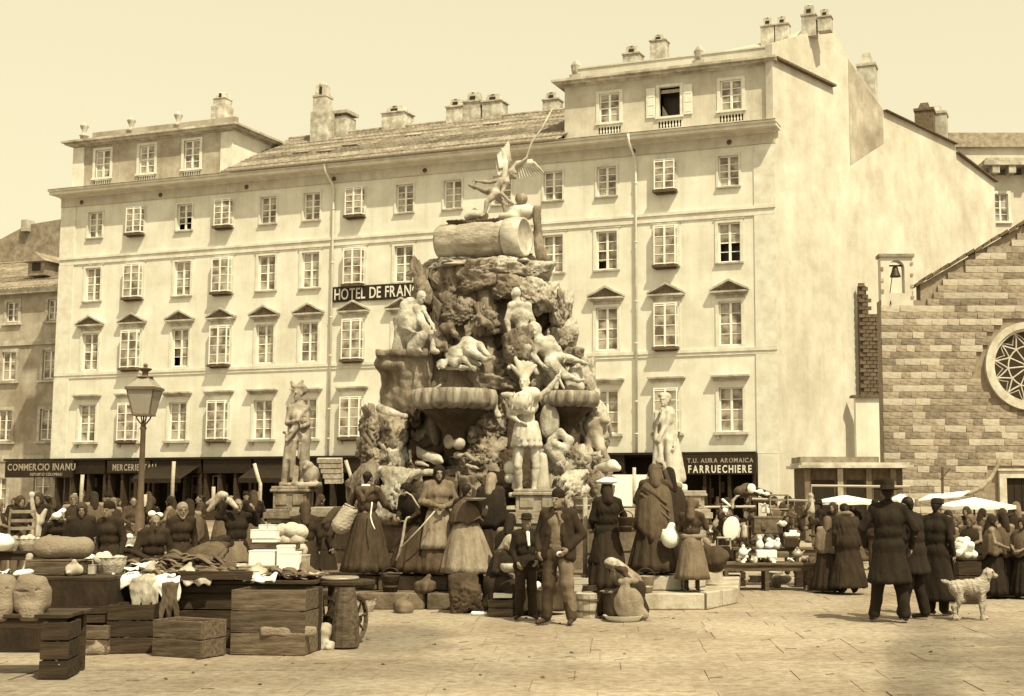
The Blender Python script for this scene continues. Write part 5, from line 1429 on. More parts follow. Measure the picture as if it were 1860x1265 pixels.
J = JJ(A, pelvis=(849,627,-.15), chest=(829,643,-.18), neck=(815,655,-.2), head=(803,662,-.26), sl=(815,643,-.05), sr=(828,660,-.32), el=(838,668,-.2), wl=(858,668,-.28), er=(842,652,-.4), wr=(853,663,-.42), hl=(848,622,-.1), hr=(852,633,-.25), kl=(870,627,-.2), kr=(866,645,-.35), al=(882,640,-.25), ar=(880,652,-.35), tl=(888,645,-.3), tr=(890,650,-.4), face=(-.5,-.5,-.7), up=(-.7,0,-.4))
fig('reclining_figure', human_prims(J, 1.1, mus=1.15) + [('c', A(845, 648, -.2), A(870, 662, -.2), .06, .04), ('c', A(812, 668, -.15), A(850, 669, -.12), .04, .03)], h=.013, k=.02, noise=(.006, 20, 3))
fig('carved_beast_head', [('e', A(812, 596, -.15), (.13, .12, .1)), ('e', A(826, 606, -.2), (.08, .09, .07)), ('c', A(800, 615, -.1), A(812, 640, -.1), .07, .05), ('e', A(796, 628, -.1), (.09, .09, .12)), ('c', A(870, 575, -.1), A(892, 594, -.15), .07, .05), ('e', A(893, 592, -.15), (.05, .05, .05)), ('c', A(878, 560, -.1), A(882, 548, -.1), .035, .01)], m='rock', noise=(.03, 18, 8))
J = JJ(A, pelvis=(951,614,-.15), chest=(945,574,-.18), neck=(940,549,-.18), head=(937,534,-.16), sl=(930,556,-.2), sr=(958,556,-.15), el=(920,582,-.25), wl=(925,604,-.32), er=(968,582,-.15), wr=(970,606,-.2), hl=(943,617,-.15), hr=(959,617,-.15), kl=(932,632,-.3), kr=(958,632,-.35), al=(928,662,-.2), ar=(950,660,-.3), tl=(924,668,-.3), tr=(948,668,-.4), face=(-.4,.8,0))
fig('seated_back_figure', human_prims(J, 1.1, mus=1.15) + [('c', A(958, 600, -.1), A(966, 640, -.1), .10, .07), ('c', A(935, 612, -.2), A(962, 622, -.25), .07, .07), ('c', A(950, 560, -.05), A(962, 596, -.05), .08, .08)], h=.013, k=.02, noise=(.010, 20, 3, (1, 1, .6)))
J = JJ(A, pelvis=(1003,656,-.2), chest=(990,632,-.2), neck=(981,613,-.2), head=(974,600,-.24), sl=(978,620,-.28), sr=(1000,618,-.15), el=(968,646,-.34), wl=(984,662,-.42), er=(1014,634,-.15), wr=(1022,650,-.3), hl=(1000,660,-.28), hr=(1006,652,-.18), kl=(1026,682,-.42), kr=(1030,650,-.3), al=(1050,690,-.42), ar=(1057,657,-.3), tl=(1060,690,-.45), tr=(1066,660,-.35), face=(-.5,-.8,-.1))
fig('reclining_man', human_prims(J, 1.1, mus=1.2) + [('e', A(970, 592, -.18), (.10, .09, .07)), ('c', A(962, 648, -.3), A(975, 678, -.35), .06, .045), ('c', A(996, 666, -.3), A(1012, 690, -.3), .08, .06)], h=.013, k=.02, noise=(.010, 22, 3))
fig('river_nymph', [('e', A(1052, 680, -.1), (.12, .12, .2)), ('c', A(1040, 675, -.15), A(1055, 705, -.25), .08, .06), ('e', A(1062, 655, -.1), (.07, .07, .08)), ('c', A(1010, 705, -.4), A(1015, 690, -.4), .04, .02), ('e', A(1046, 702, -.2), (.16, .12, .09))])
fig('snake', [('c', Q(1000, 800, 22.3), Q(1018, 786, 22.3), .06, .065), ('c', Q(1018, 786, 22.3), Q(1034, 800, 22.3), .065, .07), ('c', Q(1034, 800, 22.3), Q(1026, 816, 22.3), .07, .07), ('c', Q(1026, 816, 22.3), Q(1008, 806, 22.2), .07, .065), ('c', Q(1002, 815, 22.3), Q(1018, 838, 22.3), .13, .10)])
fig('oval_shield', [('e', Q(998, 765, 22.4), (.17, .07, .30)), ('-e', Q(1000, 770, 22.3), (.05, .04, .1))], m='rock_pale')
fig('crouching_lion', [('e', Q(1078, 775, 22.9), (.18, .2, .17)), ('c', Q(1080, 790, 22.8), Q(1092, 815, 22.7), .14, .09), ('c', Q(1092, 815, 22.7), Q(1106, 838, 22.6), .08, .05), ('c', Q(1070, 800, 22.8), Q(1066, 850, 22.8), .10, .08), ('c', Q(1090, 775, 22.8), Q(1098, 760, 22.8), .05, .02), ('e', Q(1098, 765, 22.8), (.1, .1, .07))], m='marble_old', noise=(.02, 12, 4))
fig('stone_fish', [('c', Q(1085, 852, 22.4), Q(1112, 846, 22.2), .07, .10), ('c', Q(1112, 846, 22.2), Q(1122, 850, 22.1), .10, .06), ('c', Q(1078, 868, 22.3), Q(1118, 872, 22.2), .06, .05)], m='marble')
fig('dolphin', [('c', Q(766, 825, 22.3), Q(792, 834, 22.2), .08, .09), ('c', Q(792, 834, 22.2), Q(802, 838, 22.1), .08, .04), ('c', Q(766, 825, 22.3), Q(758, 812, 22.3), .06, .02), ('c', Q(758, 840, 22.3), Q(778, 846, 22.2), .05, .03), ('c', Q(772, 858, 22.2), Q(790, 858, 22.2), .06, .06), ('c', Q(745, 820, 22.4), Q(748, 856, 22.3), .025, .025), ('c', Q(748, 856, 22.3), Q(768, 860, 22.3), .025, .02)], m='rock_pale', noise=(.012, 20, 4))
fig('split_shell', [('e', Q(815, 802, 22.2), (.09, .08, .12)), ('e', Q(834, 806, 22.15), (.10, .08, .10)), ('-c', Q(822, 785, 22.1), Q(823, 803, 22.1), .03, .01)], m='marble_old')
fig('carved_scroll', [('c', Q(848, 826, 22.2), Q(862, 836, 22.1), .05, .03), ('c', Q(848, 845, 22.1), Q(870, 852, 22.1), .03, .02), ('c', Q(820, 822, 22.3), Q(835, 828, 22.2), .08, .06), ('c', Q(780, 716, 22.6), Q(800, 700, 22.6), .06, .03), ('c', Q(896, 735, 22.6), Q(905, 755, 22.5), .07, .05)], m='rock_pale', noise=(.015, 22, 4))

# basin wall with moulded rim between four corner pedestals
CORN = [(-1.0, 20.75), (1.75, 24.3), (-1.6, 27.9), (-5.7, 24.1)]
def wall_run(p, q, name='basin_wall'):
    p = np.array(p); q = np.array(q); d = q - p; L = np.linalg.norm(d); a = atan2(d[1], d[0]); c = (p+q)/2
    R = rz3(a); mb = MB()
    def bx(z0, z1, t, pal=0): mb.box((c[0]-FR.x, c[1]-FR.y, (z0+z1)/2), (L/2, t, (z1-z0)/2), R=R, mi=pal)
    bx(.4, .62, .26); bx(.62, 1.08, .17); bx(1.08, 1.15, .20); bx(1.15, 1.21, .24); bx(1.21, 1.30, .29, 1); bx(1.30, 1.36, .25, 1)
    n = 3
    for k in range(n):                                       # sunk panels framed by fillets
        s0 = -L/2 + .5 + k*(L-1)/n + .1; s1 = s0 + (L-1)/n - .2
        for (u0, u1, z0, z1) in ((s0, s1, .66, .69), (s0, s1, 1.01, 1.04), (s0, s0+.04, .69, 1.01), (s1-.04, s1, .69, 1.01)):
            cc = np.array([(u0+u1)/2, 0, 0]) @ R.T
            for sg_ in (-1, 1):
                off = np.array([0, sg_*.18, 0]) @ R.T
                mb.box((c[0]-FR.x+cc[0]+off[0], c[1]-FR.y+cc[1]+off[1], (z0+z1)/2), ((u1-u0)/2, .015, (z1-z0)/2), R=R)
    return mb.build(name, [M['step'], M['step_pale']], ft)
for i in range(4):
    p, q = np.array(CORN[i]), np.array(CORN[(i+1) % 4]); d = (q-p)/np.linalg.norm(q-p)
    wall_run(p + d*.45, q - d*.45)
mb = MB(); mb.prism([(x-FR.x, y-FR.y, 1.12) for x, y in CORN], (0, 0, .02)); mb.build('basin_water', M['water'], ft)
def pedestal(x, y, ztop, w, m, wide=.12):
    mb = MB(); X, Y = x-FR.x, y-FR.y
    for z0, z1, e in ((.4, .58, .16), (.58, 1.08, .02), (1.08, 1.16, .08), (1.16, 1.27, .14), (1.27, 1.33, .10), (1.33, ztop-.1, 0.0), (ztop-.1, ztop-.05, .05), (ztop-.05, ztop, .03)):
        mb.box((X, Y, (z0+z1)/2), (w+e, w+e, (z1-z0)/2))
    for s in (-1, 1): mb.box((X+s*w*.5, Y-w-.01, 1.50), (w*.32, .012, .10)); 
    return mb.build('pedestal', m, ft, bevel=.012)
pedestal(-0.95, 20.65, 1.69, .34, M['marble_old']); pedestal(1.55, 24.3, 1.66, .33, M['step_pale']); pedestal(-5.58, 24.2, 1.74, .30, M['rock']); pedestal(-1.6, 27.9, 1.7, .34, M['step'])
# steps: two rings of blocks
P1 = [(-3.45, 18.80), (1.50, 18.80), (2.05, 19.9), (2.85, 26.8), (0.2, 29.8), (-4.6, 29.8), (-7.0, 26.8), (-6.5, 22.4)]
def inset(P, d):
    n = len(P); out_ = []
    for i in range(n):
        a, b, c = np.array(P[i-1]), np.array(P[i]), np.array(P[(i+1) % n])
        u = (b-a)/np.linalg.norm(b-a); v = (c-b)/np.linalg.norm(c-b)
        nu, nv = np.array((-u[1], u[0])), np.array((-v[1], v[0])); m_ = nu+nv; m_ /= (1 + nu@nv)
        out_.append(tuple(b + m_*d))
    return out_
_sb = 0
for lvl, (z0, z1, ins) in enumerate(((0.0, .235, 0), (.235, .44, .48))):
    P = inset(P1, ins); Pi = inset(P1, ins + .62)
    for i in range(len(P)):
        a, b = np.array(P[i]), np.array(P[(i+1) % len(P)]); ai, bi = np.array(Pi[i]), np.array(Pi[(i+1) % len(P)])
        L = np.linalg.norm(b-a); n_ = max(2, int(round(L/1.05)))
        for k in range(n_):
            t0, t1 = k/n_ + .006, (k+1)/n_ - .006
            j = rng.uniform(-.012, .012); zt = z1 + rng.uniform(-.008, .006)
            q = [a+(b-a)*t0, a+(b-a)*t1, ai+(bi-ai)*t1, ai+(bi-ai)*t0]
            c = sum(q)/4
            mb = MB(); mb.prism([(v[0]-c[0], v[1]-c[1], 0) for v in q], (0, 0, zt-z0))
            front = a[0] + (b-a)[0]*t0
            o = mb.build('step_block', M['step_pale'] if (front > -.3 and a[1] < 23) else M['step'], ft, bevel=.018, loc=(c[0]-FR.x, c[1]-FR.y+j, z0))
    mb = MB(); mb.prism([(x-FR.x, y-FR.y, z0-.01) for x, y in inset(P1, ins+.6)], (0, 0, z1-z0-.012)); mb.build('platform', M['step'], ft)

# ---------------------------------------------------------------- corner statues (each stands on its pedestal)
def statue(name, label, prims, m, h=.014, noise=(.010, 15, 7), group=None):
    me = sculpt(prims, h=h, k=.035, noise=noise, name=name)
    n = len(me.vertices); co = np.zeros(n*3, np.float32); me.vertices.foreach_get('co', co); co = co.reshape(-1, 3)
    c = (co.min(0)+co.max(0))/2; c[2] = co[:, 2].min(); co -= c; me.vertices.foreach_set('co', co.ravel()); me.update()
    me.materials.append(m)
    return tag(obj_me(name, me, None, None, loc=c.tolist()), label, 'statue', group)
Ys = 24.2
def S(px, py, d=0): return Q(px, py, Ys + d)
FOLD = (.013, 30, 7, (1, 1, .16))
J = JJ(S, pelvis=(541,792), chest=(541,754), neck=(541,731), head=(541,715,-.02), sl=(527,741), sr=(556,741), el=(521,768,-.08), wl=(543,764,-.22), er=(559,770,-.05), wr=(530,782,-.2), hl=(534,796), hr=(548,796), kl=(527,833,-.1), kr=(550,833,0), al=(523,870), ar=(548,872), tl=(515,878,-.12), tr=(546,880,-.14), face=(-.5,-.85,-.15))
statue('statue', 'weathered draped stone statue with headdress, arms folded, left corner of the fountain',
    human_prims(J, 1.06) + [('e', S(543, 703, .02), (.12, .10, .055)), ('e', S(552, 708, .05), (.07, .07, .09)), ('c', S(533, 700), S(530, 694), .04, .02), ('c', S(545, 699), S(550, 692), .04, .02), 
    ('c', S(545, 738, .08), S(553, 800, .08), .11, .13), ('c', S(530, 742, .06), S(531, 800, .08), .07, .09), ('c', S(552, 745, -.08), S(524, 792, -.16), .04, .04), ('c', S(524, 790, -.14), S(517, 870, -.02), .045, .07), ('c', S(531, 795, .05), S(524, 872, .06), .08, .10), ('c', S(552, 795, .05), S(553, 872, .06), .07, .07), ('c', S(527, 800, -.10), S(534, 868, -.14), .03, .035), ('c', S(545, 768, -.16), S(521, 800, -.2), .03, .035), ('c', S(534, 800, -.14), S(530, 866, -.16), .035, .05), ('c', S(558, 775, .0), S(558, 838, .06), .045, .05), 
    ('c', S(545, 806, -.14), S(542, 832, -.16), .035, .02), ('c', S(518, 866), S(512, 878, -.06), .06, .03), ('e', S(565, 862, .05), (.15, .15, .18)), ('e', S(559, 845, -.02), (.085, .1, .08)), ('e', S(553, 850, -.08), (.04, .06, .04)), ('c', S(570, 876, 0), S(580, 877, -.05), .05, .02), ('c', S(540, 850, -.15), S(536, 876, -.18), .04, .05), ('b', S(546, 880, .02), (.34, .24, .035), None, .02)], M['marble_old'], h=.012, noise=FOLD)
Ys2 = 24.3
def S2(px, py, d=0): return Q(px, py, Ys2 + d)
J = JJ(S2, pelvis=(1208,796), chest=(1208,762), neck=(1207,742), head=(1206,727,-.02), sl=(1194,752), sr=(1221,752), el=(1190,775,-.12), wl=(1198,752,-.28), er=(1228,780), wr=(1226,806,-.12), hl=(1201,800), hr=(1215,800), kl=(1197,838,-.12), kr=(1218,838), al=(1202,876,-.05), ar=(1220,878), tl=(1197,884,-.18), tr=(1220,884,-.14), face=(-.35,-.9,0))
statue('statue', 'bright white draped statue holding a tall staff, right corner of the fountain',
    human_prims(J, 1.04) + [('e', S2(1205, 718, .02), (.10, .10, .06)), ('e', S2(1213, 722, .05), (.06, .06, .08)), ('c', S2(1214, 750, .06), S2(1222, 872, .05), .12, .17), ('c', S2(1202, 752, .06), S2(1204, 872, .05), .10, .12), ('c', S2(1218, 752, -.08), S2(1196, 800, -.15), .05, .05), ('c', S2(1197, 800, -.12), S2(1207, 868, -.16), .05, .05), ('c', S2(1214, 800, -.1), S2(1216, 872, -.14), .06, .06), ('c', S2(1228, 800, .02), S2(1236, 868, .03), .06, .10), 
    ('c', S2(1191, 750, -.14), S2(1190, 850, -.08), .028, .05), ('c', S2(1190, 845, -.08), S2(1194, 862, 0), .06, .06), ('e', S2(1183, 872, -.05), (.11, .12, .10)), ('e', S2(1180, 862, -.08), (.05, .05, .05)), ('c', S2(1212, 872, -.1), S2(1244, 884, -.05), .06, .04), ('b', S2(1212, 888), (.35, .26, .035), None, .02)], M['marble'], h=.012, noise=FOLD)
Y3 = 20.6
def S3(px, py, d=0): return Q(px, py, Y3 + d)
J = JJ(S3, pelvis=(957,784), chest=(957,738), neck=(955,711), head=(952,694,-.03), sl=(937,724), sr=(977,721), el=(925,752,-.1), wl=(943,766,-.26), er=(995,709), wr=(1011,688), hl=(947,790), hr=(968,790), kl=(941,846,-.08), kr=(974,846), al=(945,888,.03), ar=(970,887,.02), tl=(937,896,-.14), tr=(974,896,-.14), face=(-.25,-1,-.05))
pr = human_prims(J, 1.10, mus=1.0)
for i in range(7):                              # feather headdress
    t = i/6 - .5; b_ = S3(951, 684, .05); e_ = S3(951 + 44*t, 662 - 5*cos(t*4) - (10 if i == 1 else 0), .10)
    pr.append(('c', b_ + A3(t*.08, 0, 0), e_, .035, .028))
for tier, (za, zb, r0, r1) in enumerate(((770, 798, .14, .19), (782, 808, .155, .205))):
    for i in range(13):
        th = 2*pi*(i + .5*tier)/13; c0 = S3(957, za); c1 = S3(957, zb); d_ = A3(cos(th), sin(th)*.8, 0)
        pr.append(('c', c0 + d_*r0, c1 + d_*r1, .045, .05, {'k': .006}))
pr += [('e', S3(945, 729, -.2), (.19, .11, .15), ry3(-.25), {'k': .02}), ('e', S3(965, 715, -.14), (.15, .11, .11)), ('c', S3(928, 719, -.2), S3(912, 716, -.18), .065, .03), ('e', S3(958, 746, -.16), (.13, .1, .07)), ('e', S3(936, 748, -.16), (.10, .08, .06))]
for q in range(5): pr.append(('c', S3(934 + q*9, 712 + q*2, -.29), S3(930 + q*9, 744 - q, -.27), .012, .012, {'k': .012}))      # ribs of the great shell
pr += [('c', S3(1013, 684, .02), S3(1024, 706, .06), .03, .02), ('c', S3(985, 884, .2), S3(986, 830, .24), .11, .07), ('c', S3(940, 800, .1), S3(936, 884, .16), .07, .06), ('b', S3(966, 899, .02), (.34, .28, .035), None, .02)]
statue('statue', 'white statue in feathered skirt with one raised arm, front corner of the fountain', pr, M['marble'], h=.012, noise=(.007, 26, 7))
for (px, py, r) in ((928, 850, .115), (926, 868, .085)):
    me = mesh_np('stone_ball', V * r if False else ico(3)[0] * r, ico(3)[1], smooth=True); me.materials.append(M['marble']); obj_me('stone_ball', me, None, ft, loc=Vector(Q(px, py, 20.75).tolist()) - FR)
# ================================================================ PEOPLE
def gx(px, Y): return (px - PX) * Y / 2414.0
def PP(label, px, Y, **kw): return Person(label, gx(px, Y), Y, **kw)
def Jp(**kw): return {k: A3(*v) for k, v in kw.items()}
def held(name, label, cat, prims, m, loc, rz=0, **kw):
    o = sculpt_obj(name, prims, M[m], None, loc, (0, 0, rz), **kw); return tag(o, label, cat)

# man with cap, standing before the fountain
p = PP('man in dark knitted cap and open jacket standing hand on hip before the fountain', 1014, 16.75, H=1.66, face=-14, h=.012, J=Jp(
    el=(-.27, .05, 1.13), wl=(-.22, -.10, .93), er=(.30, .06, 1.14), wr=(.16, -.13, .96), kl=(-.11, -.05, .50), kr=(.13, -.03, .50), al=(-.14, -.04, .09), ar=(.18, .0, .09), tl=(-.22, -.17, .04), tr=(.20, -.17, .04), pelvis=(-.02, 0, .94), face=(-.25, -1, -.05)))
p.body().trousers('cloth_brown').cap().hair()
p.sdf('jumper', [('c', A3(-.05, 0, 1.30), A3(.05, 0, 1.30), .122, .122), ('c', A3(0, 0, 1.28), A3(0, 0, .95), .13, .132), ('c', A3(-.06, 0, 1.40), A3(.06, 0, 1.40), .06, .06), ('-b', A3(0, 0, .70), A3(.5, .5, .20))] + [('c', A3(-.07, -.105, z_), A3(.07, -.105, z_ - .015), .016, .02, {'k': .02}) for z_ in (1.0, 1.06, 1.12)], 'cloth_grey', noise=(.004, 30, 8, (.4, .4, 1.4)))
p.sdf('scarf_knot', [('c', A3(.03, -.10, 1.42), A3(.07, -.145, 1.33), .018, .014), ('c', A3(-.05, -.06, 1.43), A3(.05, -.08, 1.425), .024, .024)], 'cloth_grey', h=.01)
J = p.J
jk = [('c', J['sl']*.92+J['neck']*.08, J['sr']*.92+J['neck']*.08, .078, .078), ('c', A3(-.07, .0, 1.44), A3(.07, .0, 1.44), .062, .062), ('c', A3(0, .06, 1.36), A3(0, .07, .86), .12, .125)]
for a_ in (-1, 1):
    jk += [('c', A3(.12*a_, -.02, 1.34), A3(.165*a_, -.02, .86), .085, .085), ('c', A3(.05*a_, -.06, 1.45), A3(.10*a_, -.115, 1.15), .028, .034), ('c', A3(.10*a_, -.115, 1.15), A3(.16*a_, -.10, .86), .036, .045)]
jk += [('c', J['sl'], J['el'], .074, .062), ('c', J['el'], J['wl']*.92+J['el']*.08, .060, .046), ('c', J['sr'], J['er'], .074, .064), ('c', J['er'], J['wr']*.9+J['er']*.1, .058, .046), ('-c', A3(.01, -.21, 1.36), A3(.0, -.24, .78), .075, .11, {'k': .012})]
p.sdf('jacket', jk, 'cloth_dark', noise=(.007, 30, 4, (1, 1, .5)), k=.025)
p.sdf('trouser_patch', [('c', A3(.11, -.02, .80), A3(.128, -.04, .52), .104, .088), ('c', A3(.128, -.04, .52), A3(.175, .0, .2), .088, .078)], 'cloth_grey', noise=(.006, 30, 2))
p.sdf('pocket_cloth', [('e', A3(.07, -.15, .90), (.055, .04, .04))], 'linen', h=.01)

# boy in hat
p = PP('boy in dark suit and small hat with white shirt front, beside the capped man', 956, 17.4, H=1.34, face=18, h=.012, J=Jp(el=(-.23, .03, 1.12), wl=(-.17, -.12, .93), er=(.24, .0, 1.12), wr=(.14, -.16, .96), al=(-.12, .0, .09), ar=(.12, .0, .09), tl=(-.20, -.13, .04), tr=(.15, -.16, .04), head=(0, -.03, 1.585), face=(.35, -.9, -.25)))
p.body().trousers('cloth_dark').coat('cloth_black', hem=.82, w=.2, name='jacket', open_=True).hair().hat('cloth_black', brim=.125, crown=.10)
p.sdf('shirt_front', [('c', A3(.0, -.10, 1.42), A3(.01, -.155, 1.22), .035, .02)], 'linen', h=.01)

# seated women between the crates
p = PP('seated woman in dark shawl with pale headscarf behind the wooden box', 912, 18.35, H=1.5, face=50, sit=True, lean=12, z=.0, J=Jp(head=(0, -.05, 1.13), face=(.0, -.8, -.5)))
p.body().skirt('cloth_dark').coat('cloth_dark', name='blouse').scarf('cloth_light').shawl('cloth_black', low=.62, w=.30, d=.25, point=.06)
p.apron('cloth_grey')
held('bowl', 'small pale bowl on the lap of the seated woman', 'bowl', [('e', A3(0, 0, 0), (.12, .12, .10)), ('-e', A3(0, 0, .06), (.10, .10, .10))], 'marble_old', (gx(925, 18.0), 18.0, .66))
p = PP('dark crouching woman half hidden behind the capped man', 994, 18.2, H=1.45, face=-30, sit=True, lean=30)
p.body().skirt('cloth_brown').coat('cloth_dark', name='blouse').scarf('cloth_black')
p = PP('woman standing in black shawl behind the boy, facing the basin', 925, 18.6, H=1.35, face=165, lean=8)
p.body().skirt('cloth_black').shawl('cloth_black', low=.72, w=.28).scarf('cloth_black')

# women on the steps
Jw = dict(el=(-.25, -.02, 1.14), wl=(-.10, -.26, 1.05), er=(.25, -.02, 1.14), wr=(.06, -.27, 1.06))
p = PP('woman seen from behind in dark blouse and full skirt, pale basket under her arm', 668, 19.45, H=1.50, z=.44, face=158, h=.012, J=Jp(er=(.33, .02, 1.14), wr=(.26, -.06, .96), el=(-.28, -.10, 1.15), wl=(-.34, -.36, 1.02), face=(-.2, -.9, -.2)))
p.body().skirt('cloth_brown', w=.42, d=.40, rt=.16).coat('cloth_brown', hem=.96, name='blouse', amp=.014).hair(bun=True)
p.sdf('white_collar', [('c', A3(-.05, .06, 1.46), A3(.05, .06, 1.46), .035, .035)], 'linen', h=.01)
p.sdf('shoulder_kerchief', [('c', A3(-.12, .08, 1.40), A3(.12, .08, 1.40), .06, .06), ('c', A3(-.08, .1, 1.36), A3(0, .12, 1.22), .06, .03), ('c', A3(.08, .1, 1.36), A3(0, .12, 1.22), .06, .03)], 'cloth_mid', noise=(.008, 25, 2))
held('basket', 'round whitish basket carried on the hip of the woman at left of the steps', 'basket', [('c', A3(-.06, 0, -.10), A3(.05, 0, .10), .14, .12), ('-c', A3(.06, 0, .12), A3(.09, 0, .2), .09, .1), ('c', A3(.0, -.02, .2), A3(.12, -.02, .14), .015, .015)], 'sack_pale', (gx(629, 19.35), 19.35, 1.27), noise=(.006, 40, 1, (1, 1, 3)), h=.012)
p = PP('stooping woman all in black with a dark headscarf beside the basin', 757, 19.5, H=1.46, z=.44, face=-38, lean=22, h=.012, J=Jp(el=(-.22, -.12, 1.15), wl=(-.05, -.34, 1.12), er=(.22, -.12, 1.12), wr=(.10, -.34, 1.02)))
p.body().skirt('cloth_brown', w=.46, d=.42).coat('cloth_dark', name='blouse').scarf('cloth_black', long=.2).shawl('cloth_black', low=.86, w=.30)
p = PP('woman facing us in thick grey jacket, long pale apron and dark headscarf', 797, 19.3, H=1.58, z=.44, face=8, h=.011, J=Jp(el=(-.27, .0, 1.14), wl=(-.02, -.25, 1.08), er=(.27, .0, 1.14), wr=(.10, -.26, 1.08), face=(.1, -1, -.1)))
p.body().skirt('cloth_mid', w=.30, d=.30, folds=.06, hem=.05).coat('cloth_grey', hem=.92, name='jacket', amp=.014, extra=.012).scarf('cloth_black', long=.02).apron('cloth_pale', hem=.42, w=.33, d=.32, span=1.2)
p = PP('woman from behind with a wide pale cloak hanging from her waist to her knees', 848, 19.05, H=1.52, z=.24, face=150, h=.012, J=Jp(el=(-.28, -.05, 1.2), wl=(-.20, -.25, 1.28), er=(.26, 0, 1.15), wr=(.2, -.2, 1.1)))
p.body().skirt('cloth_pale', top=1.12, hem=.30, w=.46, d=.40, rt=.17, folds=.10, nf=8, name='cloak', sweep=(-.10, .05)).skirt('cloth_dark', hem=.05, w=.30, d=.28).coat('cloth_dark', name='blouse').hair().shawl('cloth_mid', low=1.12, w=.30, point=.05)
tag(mb_o := MB().lathe([(.001, 0), (.10, 0), (.17, .035), (.165, .04), (.09, .01), (.001, .01)], 24).build('tray', M['tin'], None, smooth=True, loc=(gx(862, 18.8), 18.8, 1.52)), 'shallow dish held up by the woman in the pale cloak', 'dish')
# yokes and sticks
def stick(name, label, pts, r, m, cat='stick'):
    mb = MB(); P = [np.array(q, float) for q in pts]; c = sum(P)/len(P); mb.tube([q-c for q in P], r, 8)
    return tag(mb.build(name, M[m], None, smooth=True, loc=c.tolist()), label, cat)
stick('curved_stick', 'pale stick with curved handle leaning at the stooping woman in black', [Q(745, 939, 18.95), Q(740, 940, 18.95), Q(736, 948, 18.95), Q(732, 975, 18.97), Q(727, 1000, 19.0), Q(720, 1018, 19.0)], [.014, .016, .018, .02, .02, .016], 'wood_pale')
stick('carrying_pole', 'straight thin pole held slanting by the woman in the pale apron', [Q(790, 928, 18.95), Q(765, 957, 18.95), Q(727, 996, 18.95)], .011, 'wood_pale', 'pole')
stick('hooked_cane', 'bent cane over the shoulder of the stooping woman in black', [Q(731, 898, 19.0), Q(738, 894, 18.98), Q(748, 900, 19.0), Q(755, 912, 19.0), Q(762, 922, 19.0)], .012, 'wood_pale', 'cane')
stick('apron_string', 'thin pale cord hanging down the back of the woman at the left of the steps', [Q(676, 912, 19.15), Q(673, 938, 19.1), Q(676, 950, 19.05), Q(681, 961, 19.0)], .009, 'linen', 'cord')

p = PP('woman from behind in a long black coat balancing a flat white load on her head', 1102, 19.1, H=1.54, z=.235, face=195, h=.012, J=Jp(el=(-.30, -.08, 1.18), wl=(-.34, -.34, 1.10), er=(.24, .0, 1.12), wr=(.18, -.2, 1.0)))
p.body().skirt('cloth_dark', w=.33, d=.33, hem=.04).coat('cloth_black', hem=.42, w=.30, amp=.014, extra=.02).hair().scarf('cloth_dark', long=.02)
o = sculpt_obj('folded_cloth', [('e', A3(0, 0, 0), (.16, .13, .035)), ('e', A3(.04, 0, .03), (.12, .10, .03))], M['linen'], None, (gx(1102, 19.1), 19.1, 1.79), noise=(.006, 25, 3), h=.012); tag(o, 'flat white folded cloth on the head of the black coated woman', 'cloth')
def bucket(label, px, Y, z, r=.13, h=.22, m='tin', name='bucket', cat='bucket', handle=True):
    t = thing(name, label, cat, (gx(px, Y), Y, z))
    mb = MB(); mb.lathe([(r*.75, 0), (r, h), (r*1.05, h+.01), (r*.95, h+.01), (r*.7, .02), (.001, .02)], 22); mb.lathe([(r*.86, h*.3), (r*.9, h*.33), (r*.9, h*.42), (r*.87, h*.44)], 22, cap=False); mb.build('bowl' if not handle else 'body', M[m], t, smooth=True)
    if handle:
        mb = MB(); mb.tube([(r*cos(a), 0, h + r*.9*sin(a)) for a in np.linspace(0, pi, 9)], .008, 6); mb.build('handle', M['iron'], t, smooth=True)
    return t
bucket('dark bucket hanging from the hand of the black coated woman', 1136, 18.85, 1.08, .11, .20, 'iron')
bucket('pale tin bucket standing on the basin rim behind the capped man', 1058, 21.2, 1.36, .16, .17, 'marble_old', handle=False)
p = PP('woman from behind wrapped in a grey brown shawl with deep diagonal folds', 1188, 19.55, H=1.60, z=.44, face=188, h=.012, J=Jp(el=(-.26, -.05, 1.35), wl=(-.18, -.10, 1.62), er=(.27, -.06, 1.14), wr=(.2, -.25, 1.05)))
p.body().skirt('cloth_brown', w=.40, d=.36).coat('cloth_brown', name='blouse').scarf('cloth_mid', long=.05)
p.shawl('cloth_mid', low=.72, w=.31, d=.27, folds=.09, point=.25)
p.sdf('shawl_folds', [('c', A3(.18, .14, 1.36), A3(-.16, .21, 1.10), .035, .02), ('c', A3(.20, .12, 1.32), A3(-.20, .21, .98), .035, .02), ('c', A3(.15, .14, 1.40), A3(-.05, .20, 1.20), .03, .02), ('c', A3(.22, .12, 1.24), A3(-.2, .22, .86), .03, .02)], 'cloth_mid', k=.02, noise=(.004, 20, 1))
p = PP('woman in dark shawl at the basin, carrying a pale pitcher', 1216, 20.1, H=1.56, z=.44, face=210, h=.013, J=Jp(el=(.26, 0, 1.2), wl=(-.1, -.25, 1.2)))
p.body().skirt('cloth_dark', w=.44, d=.36, sweep=(-.14, 0)).shawl('cloth_dark', low=.84, w=.34).scarf('cloth_black')
held('pitcher', 'bulging pale pitcher hanging between the shawled woman and the girl in a bonnet', 'pitcher', [('e', A3(0, 0, 0), (.13, .12, .14)), ('c', A3(0, 0, .1), A3(.02, 0, .17), .07, .06), ('c', A3(-.1, 0, .12), A3(-.12, 0, .0), .015, .015)], 'linen', (gx(1217, 19.2), 19.2, .98), h=.014)
